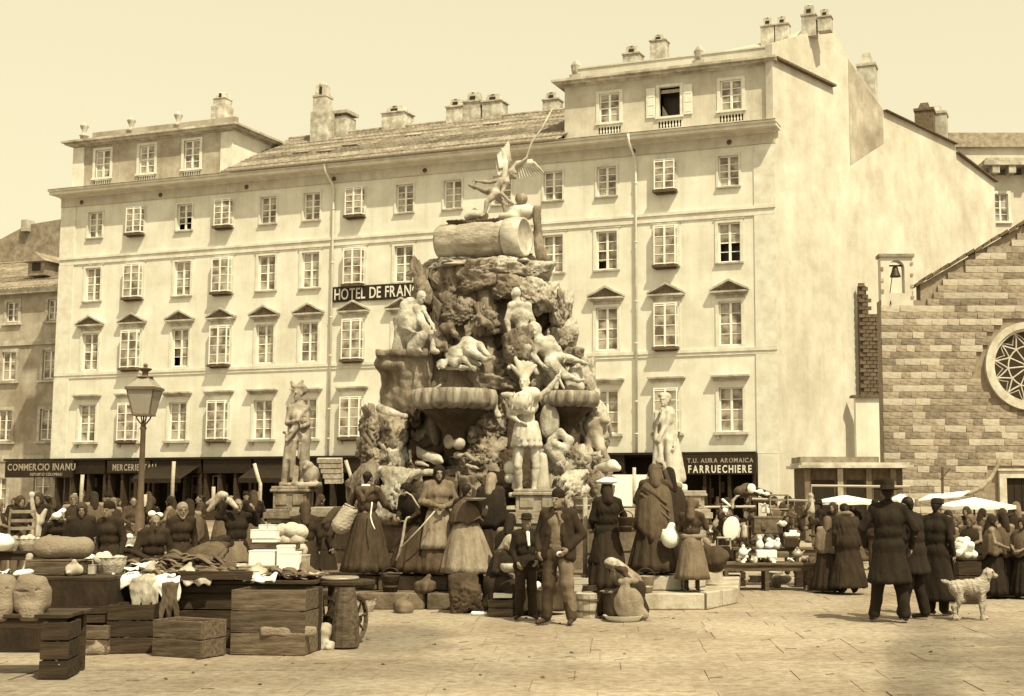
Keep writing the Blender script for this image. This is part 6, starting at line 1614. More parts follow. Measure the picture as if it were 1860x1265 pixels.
p = PP('girl in large bonnet, belted blouse and ankle length grey skirt on the lower step', 1256, 19.05, H=1.30, z=.235, face=165, h=.012, J=Jp(el=(-.26, -.08, 1.18), wl=(-.2, -.25, 1.30), er=(.24, -.05, 1.15), wr=(.15, -.2, 1.1), tl=(-.10, -.10, .04), tr=(.10, -.10, .04)))
p.body().skirt('cloth_grey', w=.33, d=.32, hem=.23, folds=.06).coat('cloth_brown', hem=1.0, name='blouse').bonnet('cloth_mid')
p.sdf('belt', [('c', A3(-.08, 0, 1.02), A3(.08, 0, 1.02), .135, .135), ('-b', A3(0, 0, .88), A3(.4, .4, .10)), ('-b', A3(0, 0, 1.16), A3(.4, .4, .10))], 'cloth_pale', h=.012)
held('dark_bundle', 'dark bundle with rolled pale top behind the girl in the bonnet', 'bundle', [('e', A3(0, 0, 0), (.22, .18, .20)), ('c', A3(-.15, -.05, .16), A3(.16, -.05, .06), .07, .08)], 'cloth_brown', (gx(1295, 20.3), 20.3, .62), noise=(.02, 12, 4), h=.02)
held('sack', 'lumpy pale sack slumped on the ground right of the fountain steps', 'sack', [('e', A3(0, 0, .12), (.20, .15, .15)), ('c', A3(-.10, 0, .15), A3(-.06, .02, .38), .13, .08), ('c', A3(.02, 0, .2), A3(.04, .03, .42), .10, .06), ('e', A3(.05, 0, .44), (.08, .07, .03))], 'sack_pale', (gx(1298, 20.9), 20.9, 0), noise=(.02, 14, 5), h=.018)

# seated woman with sack in front of the steps
p = PP('hunched woman seated on the ground wrapped in layered pale cloths by the wooden tub', 1144, 17.75, H=1.42, face=-62, sit=True, lean=32, h=.013, J=Jp(wl=(-.14, -.32, .36), wr=(.14, -.32, .36)))
p.body().skirt('cloth_dark').coat('cloth_brown', name='blouse').scarf('cloth_light', long=.12).shawl('cloth_pale', low=.66, w=.27, d=.24, point=.1, folds=.12)
held('striped_sack', 'tied striped sack leaning on its side before the hunched woman', 'sack', [('e', A3(0, 0, .22), (.20, .16, .20), rx3(.2)), ('c', A3(.05, -.03, .2), A3(.19, -.05, .07), .12, .07), ('c', A3(-.05, 0, .35), A3(-.02, 0, .48), .09, .05), ('c', A3(-.1, 0, .49), A3(.1, 0, .50), .04, .035)], 'sack', (gx(1141, 17.35), 17.35, 0), noise=(.016, 20, 5, (1.4, 1, .4)), h=.014)
o = MB().lathe([(.001, .0), (.20, 0), (.26, .07), (.265, .075), (.20, .03), (.001, .03)], 28).build('basin', M['linen'], None, smooth=True, loc=(gx(1132, 17.25), 17.25, 0)); tag(o, 'flat white basin on the ground under the striped sack', 'basin')

# the three dark men at the right and the old couple
def gent(label, px, Y, H, face, hat=None, hem=.45, w=.30, lean=0, **kw):
    p = PP(label, px, Y, H=H, face=face, lean=lean, h=.013, **kw)
    p.body().trousers('cloth_black').coat('cloth_black', hem=hem, w=w*.82, amp=.010, extra=.018).hair()
    if hat: p.hat('cloth_black', **hat)
    return p
gent('tall man in wide brimmed black hat and long dark overcoat, seen from behind', 1612, 17.0, 1.74, 172, dict(brim=.19, crown=.14), hem=.48, w=.33, J=Jp(kl=(-.13, -.05, .5), kr=(.13, -.02, .5), al=(-.18, .02, .09), ar=(.19, -.06, .09), tl=(-.20, -.12, .04), tr=(.22, -.2, .04), el=(-.32, .02, 1.15), wl=(-.28, -.1, .92), er=(.32, .02, 1.15), wr=(.28, -.12, .92)))
gent('middle man of the dark group, bareheaded in a black coat, right of the wide hat', 1656, 17.35, 1.60, 215, None, hem=.62, w=.30, lean=8, J=Jp(el=(-.30, -.1, 1.16), wl=(-.05, -.26, 1.1), al=(-.16, .05, .09), ar=(.15, -.1, .09)))
gent('black coated man in round cap nearest the white dog', 1698, 17.9, 1.55, 140, dict(brim=.10, crown=.08), hem=.22, w=.36, lean=5)
p = PP('broad old man in a huge dark greatcoat and muffler bent away from us', 1538, 21.6, H=1.50, face=185, lean=16, h=.014)
p.body().trousers('cloth_black').coat('cloth_dark', hem=.12, w=.38, extra=.07, amp=.016).hair().cap('cloth_black')
p.sdf('muffler', [('c', A3(-.07, 0, 1.47), A3(.07, 0, 1.47), .10, .10), ('e', A3(0, .04, 1.5), (.13, .12, .06))], 'cloth_grey', noise=(.008, 20, 3))
p = PP('small woman in grey shawl and dark skirt left of the broad old man', 1502, 21.9, H=1.28, face=170, lean=14, h=.015)
p.body().skirt('cloth_dark', w=.38, d=.36).shawl('cloth_grey', low=.95, w=.30).scarf('cloth_mid')

# people behind the left stalls
p = PP('woman seated behind the left stall in dark jacket with white kerchief ends', 281, 16.9, H=1.40, face=28, lean=10, h=.013, J=Jp(wl=(-.02, -.30, .98), wr=(.12, -.28, .95), el=(-.27, -.05, 1.1), er=(.27, -.05, 1.1), face=(.1, -1, -.25)))
p.body().skirt('cloth_dark').coat('cloth_dark', name='jacket', amp=.014).hair().part('kerchief', [('e', A3(-.05, .0, 1.70), (.06, .05, .05)), ('e', A3(.07, .02, 1.68), (.055, .03, .045)), ('c', A3(-.05, .03, 1.67), A3(.06, .03, 1.67), .03, .03)], 'linen', h=.012)
p = PP('stooping woman with large brown back shawl at the left stall', 376, 17.6, H=1.42, face=150, lean=38, h=.014)
p.body().skirt('cloth_mid', w=.40, d=.36).coat('cloth_brown', name='blouse').scarf('cloth_dark', long=.05).shawl('cloth_mid', low=.92, w=.34, d=.26)
p = PP('woman in black bodice and speckled skirt lifting a pale bundle overhead', 432, 19.3, H=1.56, face=35, h=.013, J=Jp(el=(-.32, -.05, 1.40), wl=(-.22, -.12, 1.62), er=(.30, -.05, 1.30), wr=(.20, -.18, 1.50)))
p.body().skirt('cloth_grey', w=.36, d=.34, folds=.11, nf=7).coat('cloth_black', name='bodice').hair(bun=True)
held('bundle', 'pale bundle of sticks and cloth held up by the woman in the black bodice', 'bundle', [('c', A3(-.2, 0, -.14), A3(-.04, 0, .06), .03, .05), ('c', A3(-.22, 0, -.04), A3(-.02, 0, .1), .025, .035), ('e', A3(.0, 0, .08), (.08, .06, .05)), ('c', A3(.1, 0, .0), A3(.2, 0, -.1), .05, .03)], 'cloth_light', (gx(405, 19.1), 19.1, 1.52), h=.013)
p = PP('dark woman bending under a white headcloth behind the left tables', 97, 21.5, H=1.45, face=60, lean=20, h=.016)
p.body().skirt('cloth_dark').coat('cloth_dark', name='blouse').part('headcloth', [('c', A3(-.10, -.05, 1.60), A3(.10, .08, 1.68), .07, .05), ('c', A3(-.12, 0, 1.6), A3(-.08, .1, 1.45), .05, .04)], 'linen', noise=(.01, 20, 3))

for (px_, Y_, lab_, f_, l_) in ((590, 20.9, 'dark woman bending by the basin corner just right of the left statue', 120, 20), (556, 19.8, 'dark woman in brown headscarf before the left statue pedestal', 200, 6), (330, 19.6, 'dark woman in pale headscarf between the lamp post and the stooping woman', 30, 8), (205, 18.6, 'man in black cap left of the lamp post behind the tables', -20, 5), (150, 20.6, 'dark shawled woman behind the fat sacking roll', 20, 10), (890, 20.0, 'woman in black shawl at the basin, right of the pale cloak', 170, 8)):
    p = PP(lab_, px_, Y_, H=1.5, face=f_, lean=l_, z=.44 if px_ > 800 else 0)
    p.body()
    if 'cap' in lab_: p.trousers('cloth_dark').coat('cloth_dark', hem=.8).cap()
    else: p.skirt('cloth_dark', w=.38).coat('cloth_dark', name='blouse').scarf('cloth_pale' if 'pale' in lab_ else 'cloth_brown')
    if 'shawl' in lab_: p.shawl('cloth_black', low=.85)
# crowd: a few kinds, copied
def crowd_kind(kind):
    p = Person('x', 0, -50, H=1.6, h=.021, J=Jp(el=(-.25, -.06, 1.14), wl=(-.08, -.26, 1.05), er=(.25, -.06, 1.14), wr=(.08, -.26, 1.02)))
    p.body()
    if kind == 0: p.skirt('cloth_mid').coat('cloth_black', name='blouse').scarf('cloth_brown')
    if kind == 1: p.skirt('cloth_brown').shawl('cloth_dark', low=.85).scarf('cloth_grey')
    if kind == 2: p.trousers('cloth_dark').coat('cloth_black', hem=.75).hair().hat('cloth_black', brim=.14, crown=.11)
    if kind == 3: p.skirt('cloth_dark').coat('cloth_brown', name='blouse').hair(bun=True).apron('cloth_mid')
    if kind == 4: p.trousers('cloth_brown').coat('cloth_dark', hem=.8).cap('cloth_black')
    if kind == 5: p.skirt('cloth_black').shawl('cloth_mid', low=.9).scarf('cloth_dark')
    return p.root
kinds = [crowd_kind(i) for i in range(6)]
KD = ['black bloused woman in brown headscarf', 'dark shawled woman in pale headscarf', 'man in black coat and brimmed hat', 'bareheaded woman in apron', 'man in cap and short dark coat', 'woman in greyish shawl']
CR = []
def crowd(px, Y, H, face, kind, where, group):
    src = kinds[kind]
    o = copy_tree(src)
    o.location = (gx(px, Y), Y, 0); k = H/1.6; o.scale = (k*rr.uniform(.97, 1.12), k*rr.uniform(.97, 1.1), k); o.rotation_euler = (0, 0, radians(face))
    CR.append((group, where, kind, px, o)); return o
rr = random.Random(77)
cnt = 0
def row(n, pa, pb, Ya, Yb, where, group, Hs=(1.42, 1.66)):
    for i in range(n):
        px = pa + (pb-pa)*(i + rr.uniform(-.35, .35))/max(1, n-1); Y = rr.uniform(Ya, Yb)
        crowd(px, Y, rr.uniform(*Hs), rr.uniform(-180, 180), rr.choice([0, 1, 2, 3, 4, 5, 0, 5]), where, group)
row(11, -10, 340, 24, 31, 'in the shaded left crowd', 'market crowd at the left before the shopfronts')
row(13, 20, 520, 32, 44, 'in the shaded left crowd', 'market crowd at the left before the shopfronts')
row(4, 470, 640, 29, 36, 'behind the left statue', 'people in the gap left of the fountain')
row(5, 1270, 1440, 29, 38, 'behind the junk stall', 'people behind the junk stall', (1.4, 1.55))
row(5, 1440, 1580, 25, 32, 'by the parasols', 'people by the pale parasols', (1.3, 1.5))
row(7, 1715, 1875, 20.5, 23, 'in the right edge group', 'dense group at the right edge', (1.22, 1.38))
row(7, 1700, 1880, 24, 28, 'in the right edge group', 'dense group at the right edge', (1.25, 1.45))
ORD = ['first', 'second', 'third', 'fourth', 'fifth', 'sixth', 'seventh', 'eighth', 'ninth', 'tenth', 'eleventh', 'twelfth']
from collections import defaultdict
gd_ = defaultdict(list)
for g_, w_, k_, px_, o_ in CR: gd_[(w_, k_)].append((px_, g_, o_))
for (w_, k_), L_ in gd_.items():
    L_.sort(key=lambda t: t[0])
    for i, (px_, g_, o_) in enumerate(L_):
        pre = '' if len(L_) == 1 else (ORD[i] + ' from left, ')
        tag(o_, pre + KD[k_] + ' ' + w_, 'person', g_)
def purge(o):
    for c in list(o.children): purge(c)
    bpy.data.objects.remove(o)
for o in kinds: purge(o)

# the dog
Dg = thing('dog', 'shaggy white dog standing side on with raised tail and turned head, right', 'dog', (gx(1757, 17.35), 17.35, 0), 0)
pr = [('c', A3(-.20, 0, .42), A3(.14, 0, .43), .085, .105), ('c', A3(-.05, 0, .41), A3(.12, 0, .39), .085, .10), ('c', A3(.14, 0, .46), A3(.22, 0, .56), .085, .065), ('e', A3(.235, -.01, .605), (.07, .06, .062)), ('c', A3(.26, -.02, .59), A3(.325, -.035, .565), .042, .026), ('e', A3(.338, -.04, .57), (.014, .014, .012), None, {'m': 1}),
      ('c', A3(.21, -.06, .61), A3(.215, -.075, .54), .028, .018), ('c', A3(.21, .05, .61), A3(.215, .065, .54), .028, .018), ('e', A3(.275, -.055, .615), (.010, .008, .010), None, {'m': 1}),
      ('c', A3(-.24, 0, .46), A3(-.33, 0, .49), .032, .025), ('c', A3(-.33, 0, .49), A3(-.37, 0, .51), .028, .014)]
for s_, dx in ((-1, 0), (1, .05)):
    pr += [('c', A3(.13+dx*.6, .05*s_, .38), A3(.13+dx, .05*s_, .20), .055, .032), ('c', A3(.13+dx, .05*s_, .20), A3(.135+dx, .05*s_, .04), .030, .022), ('c', A3(.135+dx, .05*s_, .03), A3(.165+dx, .05*s_, .022), .026, .02),
           ('c', A3(-.20+dx, .055*s_, .40), A3(-.155+dx*1.3, .06*s_, .26), .08, .045), ('c', A3(-.155+dx*1.3, .06*s_, .26), A3(-.235+dx*1.3, .06*s_, .17), .042, .027), ('c', A3(-.235+dx*1.3, .06*s_, .17), A3(-.215+dx*1.3, .06*s_, .04), .026, .022), ('c', A3(-.215+dx*1.3, .06*s_, .03), A3(-.185+dx*1.3, .06*s_, .022), .026, .02)]
me = sculpt(pr, h=.008, k=.025, noise=(.010, 50, 3, (1, 1, .7))); me.materials.append(M['fur']); me.materials.append(M['iron']); obj_me('body', me, None, Dg)
# ================================================================ STREET FURNITURE, STALLS, GOODS
# lamp post
LY = 24.0
lp = thing('street_lamp', 'tall iron gas lamp post with glazed four sided lantern at left', 'street lamp', (gx(256, LY), LY, 0))
mb = MB(); mb.lathe([(.20, 0), (.20, .12), (.15, .16), (.13, .5), (.15, .55), (.11, .62), (.075, .8), (.085, 1.2), (.075, 1.25), (.055, 1.5), (.045, 2.75), (.065, 2.78), (.045, 2.82), (.05, 2.88), (.03, 2.92)], 16); mb.build('post', M['ironpaint'], lp, smooth=True)
mb = MB(); z0 = 2.90
for s in (-1, 1):
    mb.tube([(0, 0, z0-.04), (s*.06, 0, z0-.02), (s*.12, 0, z0+.06), (s*.135, 0, z0+.12)], .014, 6); mb.tube([(0, 0, z0-.04), (0, s*.06, z0-.02), (0, s*.12, z0+.06), (0, s*.135, z0+.12)], .014, 6)
mb.build('bracket', M['ironpaint'], lp, smooth=True)
mb = MB(); zb, zt, wb, wt = z0+.12, z0+.60, .15, .245
for sx in (-1, 1):
    for sy in (-1, 1): mb.tube([(sx*wb, sy*wb, zb), (sx*wt, sy*wt, zt)], .014, 4)
for w, z, t in ((wb, zb, .016), (wt, zt, .026)):
    for s in (-1, 1): mb.box((0, s*w, z), (w+t, t, t)); mb.box((s*w, 0, z), (t, w-t, t))
for sx in (-1, 1):
    for sy in (-1, 1): mb.tube([(sx*wt, sy*wt, zt), (sx*.10, sy*.10, zt+.20)], .010, 4)
mb.lathe([(.14, zt+.20), (.15, zt+.215), (.14, zt+.23), (.05, zt+.25), (.055, zt+.31), (.11, zt+.35), (.12, zt+.37), (.06, zt+.385), (.03, zt+.40), (.042, zt+.43), (.03, zt+.46), (.005, zt+.47)], 16)
mb.build('lantern_frame', M['ironpaint'], lp)
lg = new_mat('lantern_glass'); lg[2].inputs['Base Color'].default_value = tone(.55); lg[2].inputs['Roughness'].default_value = .15; lg[2].inputs['Transmission Weight'].default_value = .55; lg[2].inputs['IOR'].default_value = 1.1
for k in range(4):
    a = k*pi/2; R = rz3(a); V = np.array([(-wb+.01, -wb, zb+.02), (wb-.01, -wb, zb+.02), (wt-.01, -wt, zt-.02), (-wt+.01, -wt, zt-.02)]); V2 = V + (0, .006, 0)
    mb = MB(); mb.add(np.concatenate([V, V2]) @ R.T, [(0,1,2,3), (7,6,5,4), (0,4,5,1), (1,5,6,2), (2,6,7,3), (3,7,4,0)]); mb.build('lantern_pane', lg[0], lp)
    V = np.array([(-wt+.01, -wt, zt+.03), (wt-.01, -wt, zt+.03), (.10, -.10, zt+.20), (-.10, -.10, zt+.20)]); V2 = V + (0, .006, .004)
    mb = MB(); mb.add(np.concatenate([V, V2]) @ R.T, [(0,1,2,3), (7,6,5,4), (0,4,5,1), (1,5,6,2), (2,6,7,3), (3,7,4,0)]); mb.build('roof_pane', lg[0], lp)
mb = MB(); mb.tube([(0, 0, z0-.02), (0, 0, zb+.16)], .014, 6); mb.build('gas_burner', M['iron'], lp)

# awning poles in front of the shops
for (pts, lab) in ((((462, 842), (470, 872), (473, 878), (472, 930)), 'crooked awning pole before the shops, left of the left statue'), (((628, 836), (638, 868), (642, 878), (641, 910)), 'bent awning pole just right of the left statue'),
                   (((316, 838), (314, 872), (312, 940)), 'pale awning pole before the shops, second right of the lamp'), (((150, 862), (148, 890), (146, 940)), 'awning pole with paddle end near the left corner of the shops'), (((136, 896), (135, 950)), 'short pale post in the left crowd'), (((388, 884), (387, 925)), 'short pale post behind the stooping woman'),
                   (((1152, 849), (1152, 930)), 'plain post beside the right statue'), (((264, 898), (263, 935)), 'short pale post right beside the lamp')):
    stick('awning_pole', lab, [Q(a, b, 33) for a, b in pts], .045, 'wood_pale', 'pole')
stick('paddle', 'wooden paddle shaped board on the pole at the left crowd', [Q(148, 926, 32), Q(148, 935, 32), Q(148, 948, 32)], [.07, .12, .05], 'cloth_grey', 'board')
t = thing('slatted_blind', 'pale slatted blind in front of the shop right of the left statue', 'blind', (gx(610, 40), 40, 0))
for k in range(5):
    a = Q(585 + 3*k, 832 + k*9.5, 40); b = Q(629, 836 + k*9.5, 40); mb = MB(); mb.box(((a[0]+b[0])/2 - t.location.x, 0, a[2]), ((b[0]-a[0])/2, .08, .062)); mb.build('slat', M['cloth_light'], t, rot=(.25, 0, 0), loc=(0, 0, 0))
t = thing('white_screen', 'plain white cloth screen hung behind the right statue', 'screen', (gx(1145, 38), 38, 0))
a = Q(1108, 862, 38); b = Q(1190, 932, 38); mb = MB(); mb.b(a[0]-t.location.x, b[0]-t.location.x, -.02, .02, .9, a[2]); mb.build('cloth', M['linen'], t)
mb = MB(); mb.b(a[0]-t.location.x, a[0]-t.location.x+.08, .03, .11, 0, a[2]+.1); mb.build('post', M['wood'], t); mb = MB(); mb.b(b[0]-t.location.x-.08, b[0]-t.location.x, .03, .11, 0, a[2]+.1); mb.build('post', M['wood'], t)

# kiosk before the church
YK = 44.0
kx0, kx1 = gx(1462, YK), gx(1640, YK)
kt = Q(1550, 850, YK)[2]
ks = thing('kiosk', 'flat roofed dark market kiosk with pale cornice at the church corner', 'kiosk', ((kx0+kx1)/2, YK, 0))
w = (kx1-kx0)/2
mb = MB(); mb.b(-w, w, .0, 2.4, 0, kt); mb.build('wall', M['cloth_mid'], ks)
mb = MB(); mb.b(-w-.25, w+.3, -.35, 2.6, kt, kt+.10); mb.b(-w-.12, w+.2, -.2, 2.5, kt+.10, kt+.18); mb.build('roof_cornice', M['trim_dirty'], ks)
mb = MB(); mb.b(-w-.1, w*.55, .2, 2.3, kt+.18, kt+.38); mb.build('roof_curb', M['ashlar_dark'], ks)
for q in (-.95, -.28, .3, .8):
    mb = MB(); mb.b(w*q-.09, w*q+.09, -.10, -.002, 0, kt-.02); mb.build('pilaster', M['cloth_light'] if q == -.28 else M['cloth_grey'], ks)
for q0, q1 in ((-.84, -.4), (-.14, .2), (.42, .7)):
    mb = MB(); mb.b(w*q0, w*q1, -.03, -.003, .5, kt-.4); mb.build('panel', M['shop'], ks)

# parasols
def parasol(label, pa, pb, pyt, pyr, Y, sail=None):
    xa, xb = gx(pa, Y), gx(pb, Y); zt = Q((pa+pb)/2, pyt, Y)[2]; zr = Q((pa+pb)/2, pyr, Y)[2]; w = (xb-xa)/2
    t = thing('parasol', label, 'parasol', ((xa+xb)/2, Y, 0)); n = 8
    mb = MB(); R0 = w*1.02
    V = [(0, 0, zt)]
    for ring_ in (.5, 1.0):
        for i in range(n*2):
            a = 2*pi*i/(n*2) + pi/8; r_ = R0*ring_*(1 if i % 2 == 0 else .955); V.append((r_*cos(a), r_*sin(a)*.8, zt + (zr-zt)*ring_ - (.012 if i % 2 else 0)))
    for i in range(n*2): V.append((V[1+n*2+i][0], V[1+n*2+i][1], V[1+n*2+i][2]-.07))
    Fs = [(0, 1+i, 1+(i+1) % (2*n)) for i in range(2*n)]
    for k in (0, 1):
        o_ = 1 + k*2*n; Fs += [(o_+i, o_+2*n+i, o_+2*n+(i+1) % (2*n), o_+(i+1) % (2*n)) for i in range(2*n)]
    mb.add(V, Fs); o = mb.build('canopy', M['canvas'], t); md = o.modifiers.new('s', 'SOLIDIFY'); md.thickness = .01
    mb = MB(); mb.tube([(0, 0, 0), (0, 0, zt+.06)], .022, 8); mb.build('pole', M['wood'], t)
    for i in range(0, 2*n, 2):
        mb = MB(); p1 = np.array(V[1+2*n+i]); mb.tube([(0, 0, zt-.02), p1*.5 + np.array((0, 0, zt))*.5 - (0, 0, .02), p1 - (0, 0, .01)], .007, 4); mb.build('rib', M['wood'], t)
    return t
parasol('low white square parasol nearest the church door at right', 1695, 1842, 903, 918, 28)
parasol('low white parasol left of the wide hatted man, before the kiosk', 1474, 1596, 899, 910, 30)
parasol('small white parasol glimpsed between the dark men', 1612, 1660, 896, 907, 31)
t = thing('sail_awning', 'white sail awning rising on a long bent spar before the church wall', 'awning', (gx(1720, 33), 33, 0))
def tl(px, py, Y): return Q(px, py, Y) - np.array(t.location)
mb = MB(); pts = [tl(1818, 826, 34), tl(1812, 845, 34), tl(1800, 868, 33.7), tl(1782, 886, 33.4), tl(1760, 896, 33.2), tl(1720, 899, 33)]; mb.tube(pts, [.03, .05, .06, .06, .055, .05], 8); mb.build('spar', M['cloth_pale'], t, smooth=True)
mb = MB(); q = [tl(1668, 910, 32.4), tl(1688, 900, 33), tl(1762, 893, 33.2), tl(1745, 903, 32.2)]; mb.add(q, [(0, 1, 2, 3)]); o = mb.build('sail', M['canvas'], t); o.modifiers.new('s', 'SOLIDIFY').thickness = .03
mb = MB(); mb.tube([tl(1712, 848, 33), tl(1712, 957, 33)], .035, 6); mb.tube([tl(1726, 850, 33), tl(1708, 872, 33)], .02, 6); mb.build('post', M['wood'], t)
t = thing('stall_frame', 'thin pale rectangular frame standing before the kiosk', 'frame', (gx(1550, 36), 36, 0))
def tl(px, py, Y): return Q(px, py, Y) - np.array(t.location)
mb = MB(); mb.tube([tl(1474, 960, 36), tl(1474, 882, 36), tl(1652, 884, 36), tl(1652, 960, 36)], .035, 6); mb.build('rail', M['wood_pale'], t)

# ---------------------------------------------------------------- wooden things
def board(parent, name, c, h, m='wood', R=None, seed=0):
    r = random.Random(seed*7+13); mb = MB(); mb.box((0, 0, 0), h)
    V = mb.v[0]; V += np.array([[r.uniform(-.004, .004) for _ in range(3)] for _ in range(8)])
    o = mb.build(name, M[m], parent, bevel=.004); o.location = c
    if R: o.rotation_euler = R
    return o
def crate(label, x, y, z, w, d, h, rz=0, n=3, m='wood', cat='crate', name='crate', lid=False, group=None):
    t = thing(name, label, cat, (x, y, z), radians(rz), group); ph = h/n
    for k in range(n):
        g = .012; zc = ph*(k+.5); j = rr.uniform(-.004, .004)
        board(t, 'plank', (j, -d/2, zc), (w/2, .011, ph/2-g/2), m, seed=k); board(t, 'plank', (-j, d/2, zc), (w/2, .011, ph/2-g/2), m, seed=k+3)
        board(t, 'plank', (-w/2+.010, 0, zc), (.010, d/2-.014, ph/2-g/2), m, seed=k+5); board(t, 'plank', (w/2-.010, 0, zc), (.010, d/2-.014, ph/2-g/2), m, seed=k+8)
    for sx in (-1, 1):
        for sy in (-1, 1): board(t, 'batten', (sx*(w/2-.045), sy*(d/2-.032), h/2), (.02, .018, h/2-.004), m, seed=int(sx+3*sy+9))
    board(t, 'base_board', (0, 0, .02), (w/2-.03, d/2-.03, .008), m)
    if lid:
        for k in range(3): board(t, 'lid_plank', (0, -d/2+d*(k+.5)/3, h+.012), (w/2+.01, d/6-.005, .010), m, seed=k+20)
    return t
def table(label, x, y, z, w, d, h, rz=0, m='wood_dark', nb=4, legs=4, apron=True, cat='table', name='table', lx=None):
    t = thing(name, label, cat, (x, y, z), radians(rz))
    for k in range(nb): board(t, 'top_plank', (rr.uniform(-.02, .02), -d/2+d*(k+.5)/nb, h-.018), (w/2, d/nb/2-.004, .018), m, seed=k)
    xs = lx or [-w/2+.08, w/2-.08]
    for sx in xs:
        for sy in (-1, 1): board(t, 'leg', (sx, sy*(d/2-.07), (h-.04)/2), (.035, .035, (h-.04)/2), m, seed=int(sx*10)+sy)
        board(t, 'stretcher', (sx, 0, h*.25), (.02, d/2-.11, .025), m)
    if apron:
        for sy in (-1, 1): board(t, 'apron_rail', (0, sy*(d/2-.045), h-.085), (w/2-.05, .012, .045), m)
    return t

# --- front counter at the left, built of crates, boards and a table
crate('tall crate of three wide planks carrying the right end of the front counter', gx(508, 13.9), 13.95, 0, .78, .55, .66, rz=-6, n=3, m='wood')
crate('low open crate tilted with pale end board in front of the counter', gx(350, 13.6), 13.65, 0, .62, .36, .37, rz=-24, n=2, m='wood')
held('flour_sack', 'thin pale sack folded inside the base of the tall plank crate', 'sack', [('b', A3(0, 0, .0), A3(.29, .03, .05), None, .03)], 'sack', (gx(524, 13.5), 13.665, .24), noise=(.01, 15, 2), h=.014)
crate('dark crate standing askew under the white cloths', gx(250, 13.95), 14.0, 0, .46, .42, .50, rz=9, n=3, m='wood_dark')
crate('low dark crate left of the askew crate', gx(188, 13.9), 13.95, 0, .44, .40, .30, rz=-12, n=2, m='wood')
crate('small crate piled on the low dark crate at left', gx(184, 13.9), 13.98, .305, .34, .32, .18, rz=6, n=2, m='wood_dark')
crate('dark box wedged under the middle of the counter', gx(385, 14.4), 14.55, 0, .70, .5, .60, rz=-4, n=3, m='wood_dark')
table('long dark trestle counter heaped with dried fish and cloth', gx(370, 14.6), 14.75, 0, 2.75, 1.05, .715, rz=-3, nb=5, lx=[-1.25, -.3, .55, 1.3])
crate('flat dark crate lying on the front edge of the counter', gx(400, 14.3), 14.32, .72, .80, .3, .10, rz=-3, n=1, m='wood_dark')
table('second dark trestle table behind the counter', gx(330, 16.0), 16.05, 0, 2.9, .9, .74, rz=-2, nb=4, lx=[-1.3, 0, 1.3])
# dried fish / skins, each a curled flat piece
def fish_mesh(seed, L=.3, w=.055):
    r = random.Random(seed); n = 7; V = []; 
    cv = r.uniform(-.25, .25); lift = r.uniform(.01, .05)
    for i in range(n):
        t = i/(n-1); ww = w*(sin(pi*min(1, t*1.15+.08))**.7 if t < .82 else .55+(t-.82)*3)
        x = (t-.5)*L; y = cv*.3*(t-.5)**2; z = lift*sin(t*pi*1.5+r.random())
        V += [(x, y-ww, z), (x, y, z+.022*(1-t*.6)), (x, y+ww, z-.004), (x, y, z-.012)]
    Fs = []
    for i in range(n-1):
        for j in range(4): Fs.append((i*4+j, i*4+(j+1) % 4, i*4+4+(j+1) % 4, i*4+4+j))
    Fs += [(3, 2, 1, 0), tuple((n-1)*4+j for j in range(4))]
    mb = MB(); mb.add(V, Fs); me = mb.mesh('dried_fish', True); return me
fms = [fish_mesh(i, .24+.03*i, .045+.004*i) for i in range(5)]
for me in fms: me.materials.append(M['fish'])
for i in range(110):
    u_ = rr.random()
    if i < 66: px, Y, z0 = rr.uniform(285, 590), rr.uniform(14.2, 15.1), .73
    else: px, Y, z0 = rr.gauss(370, 50), rr.uniform(15.75, 16.3), .76
    z = z0 + rr.uniform(0, .05) + (0.10*math.exp(-((px-350)/60)**2) * rr.random() if i >= 66 else rr.uniform(0, .03))
    o = obj_me('dried_fish', rr.choice(fms), None, None, loc=(gx(px, Y), Y, z), rot=(rr.uniform(-.25, .25), rr.uniform(-.15, .15), rr.uniform(-.6, .6)))
    front = i < 66
    tag(o, 'dried fish lying in the loose layer over the long front counter' if front else 'dried fish in the brown heap on the second table behind the counter', 'fish', 'dried fish on the front counter' if front else 'dried fish heaped on the second table')
# crumpled cloths and papers
def crumple(name, label, px0, px1, Y0, Y1, z, m, seed, drop=0.0, amp=.03, n=22, cat='cloth', sag=0.0):
    xa, xb = gx(px0, (Y0+Y1)/2), gx(px1, (Y0+Y1)/2); R = np.random.RandomState(seed)
    U, Vv = np.meshgrid(np.linspace(0, 1, n), np.linspace(0, 1, n), indexing='ij')
    ed = .03*np.sin(9*Vv+seed); X = xa + (xb-xa)*U + ed*(U-.5); tot = (Y1-Y0) + drop; s_ = Vv*tot
    Yy = np.where(s_ < drop, Y0 - .012, Y0 + (s_-drop)); Z = np.where(s_ < drop, z - (drop - s_)*(1+.25*np.sin(5*U*3+seed)), z)
    P = np.stack([X, Yy, Z], -1).reshape(-1, 3)
    nz = fold_noise(P*np.array((1, 1, .35)), 16, seed)*amp + fold_noise(P, 38, seed+3)*amp*.4
    hang = (s_ < drop).reshape(-1)
    P[:, 2] += np.where(hang, 0, np.abs(nz)+.004); P[:, 1] -= np.where(hang, np.abs(nz)*.9, 0)
    c = P.mean(0); P -= c; idx = np.arange(n*n).reshape(n, n)
    Fq = np.stack([idx[:-1, :-1], idx[1:, :-1], idx[1:, 1:], idx[:-1, 1:]], -1).reshape(-1, 4)
    me = mesh_np(name, P, Fq, smooth=True); me.materials.append(M[m]); o = obj_me(name, me, None, None, loc=c.tolist()); md = o.modifiers.new('s', 'SOLIDIFY'); md.thickness = .006
    return tag(o, label, cat)
crumple('white_cloth', 'white cloth spread over the left end of the counter and hanging down', 215, 292, 14.22, 14.75, .735, 'linen', 3, drop=.10, amp=.05)
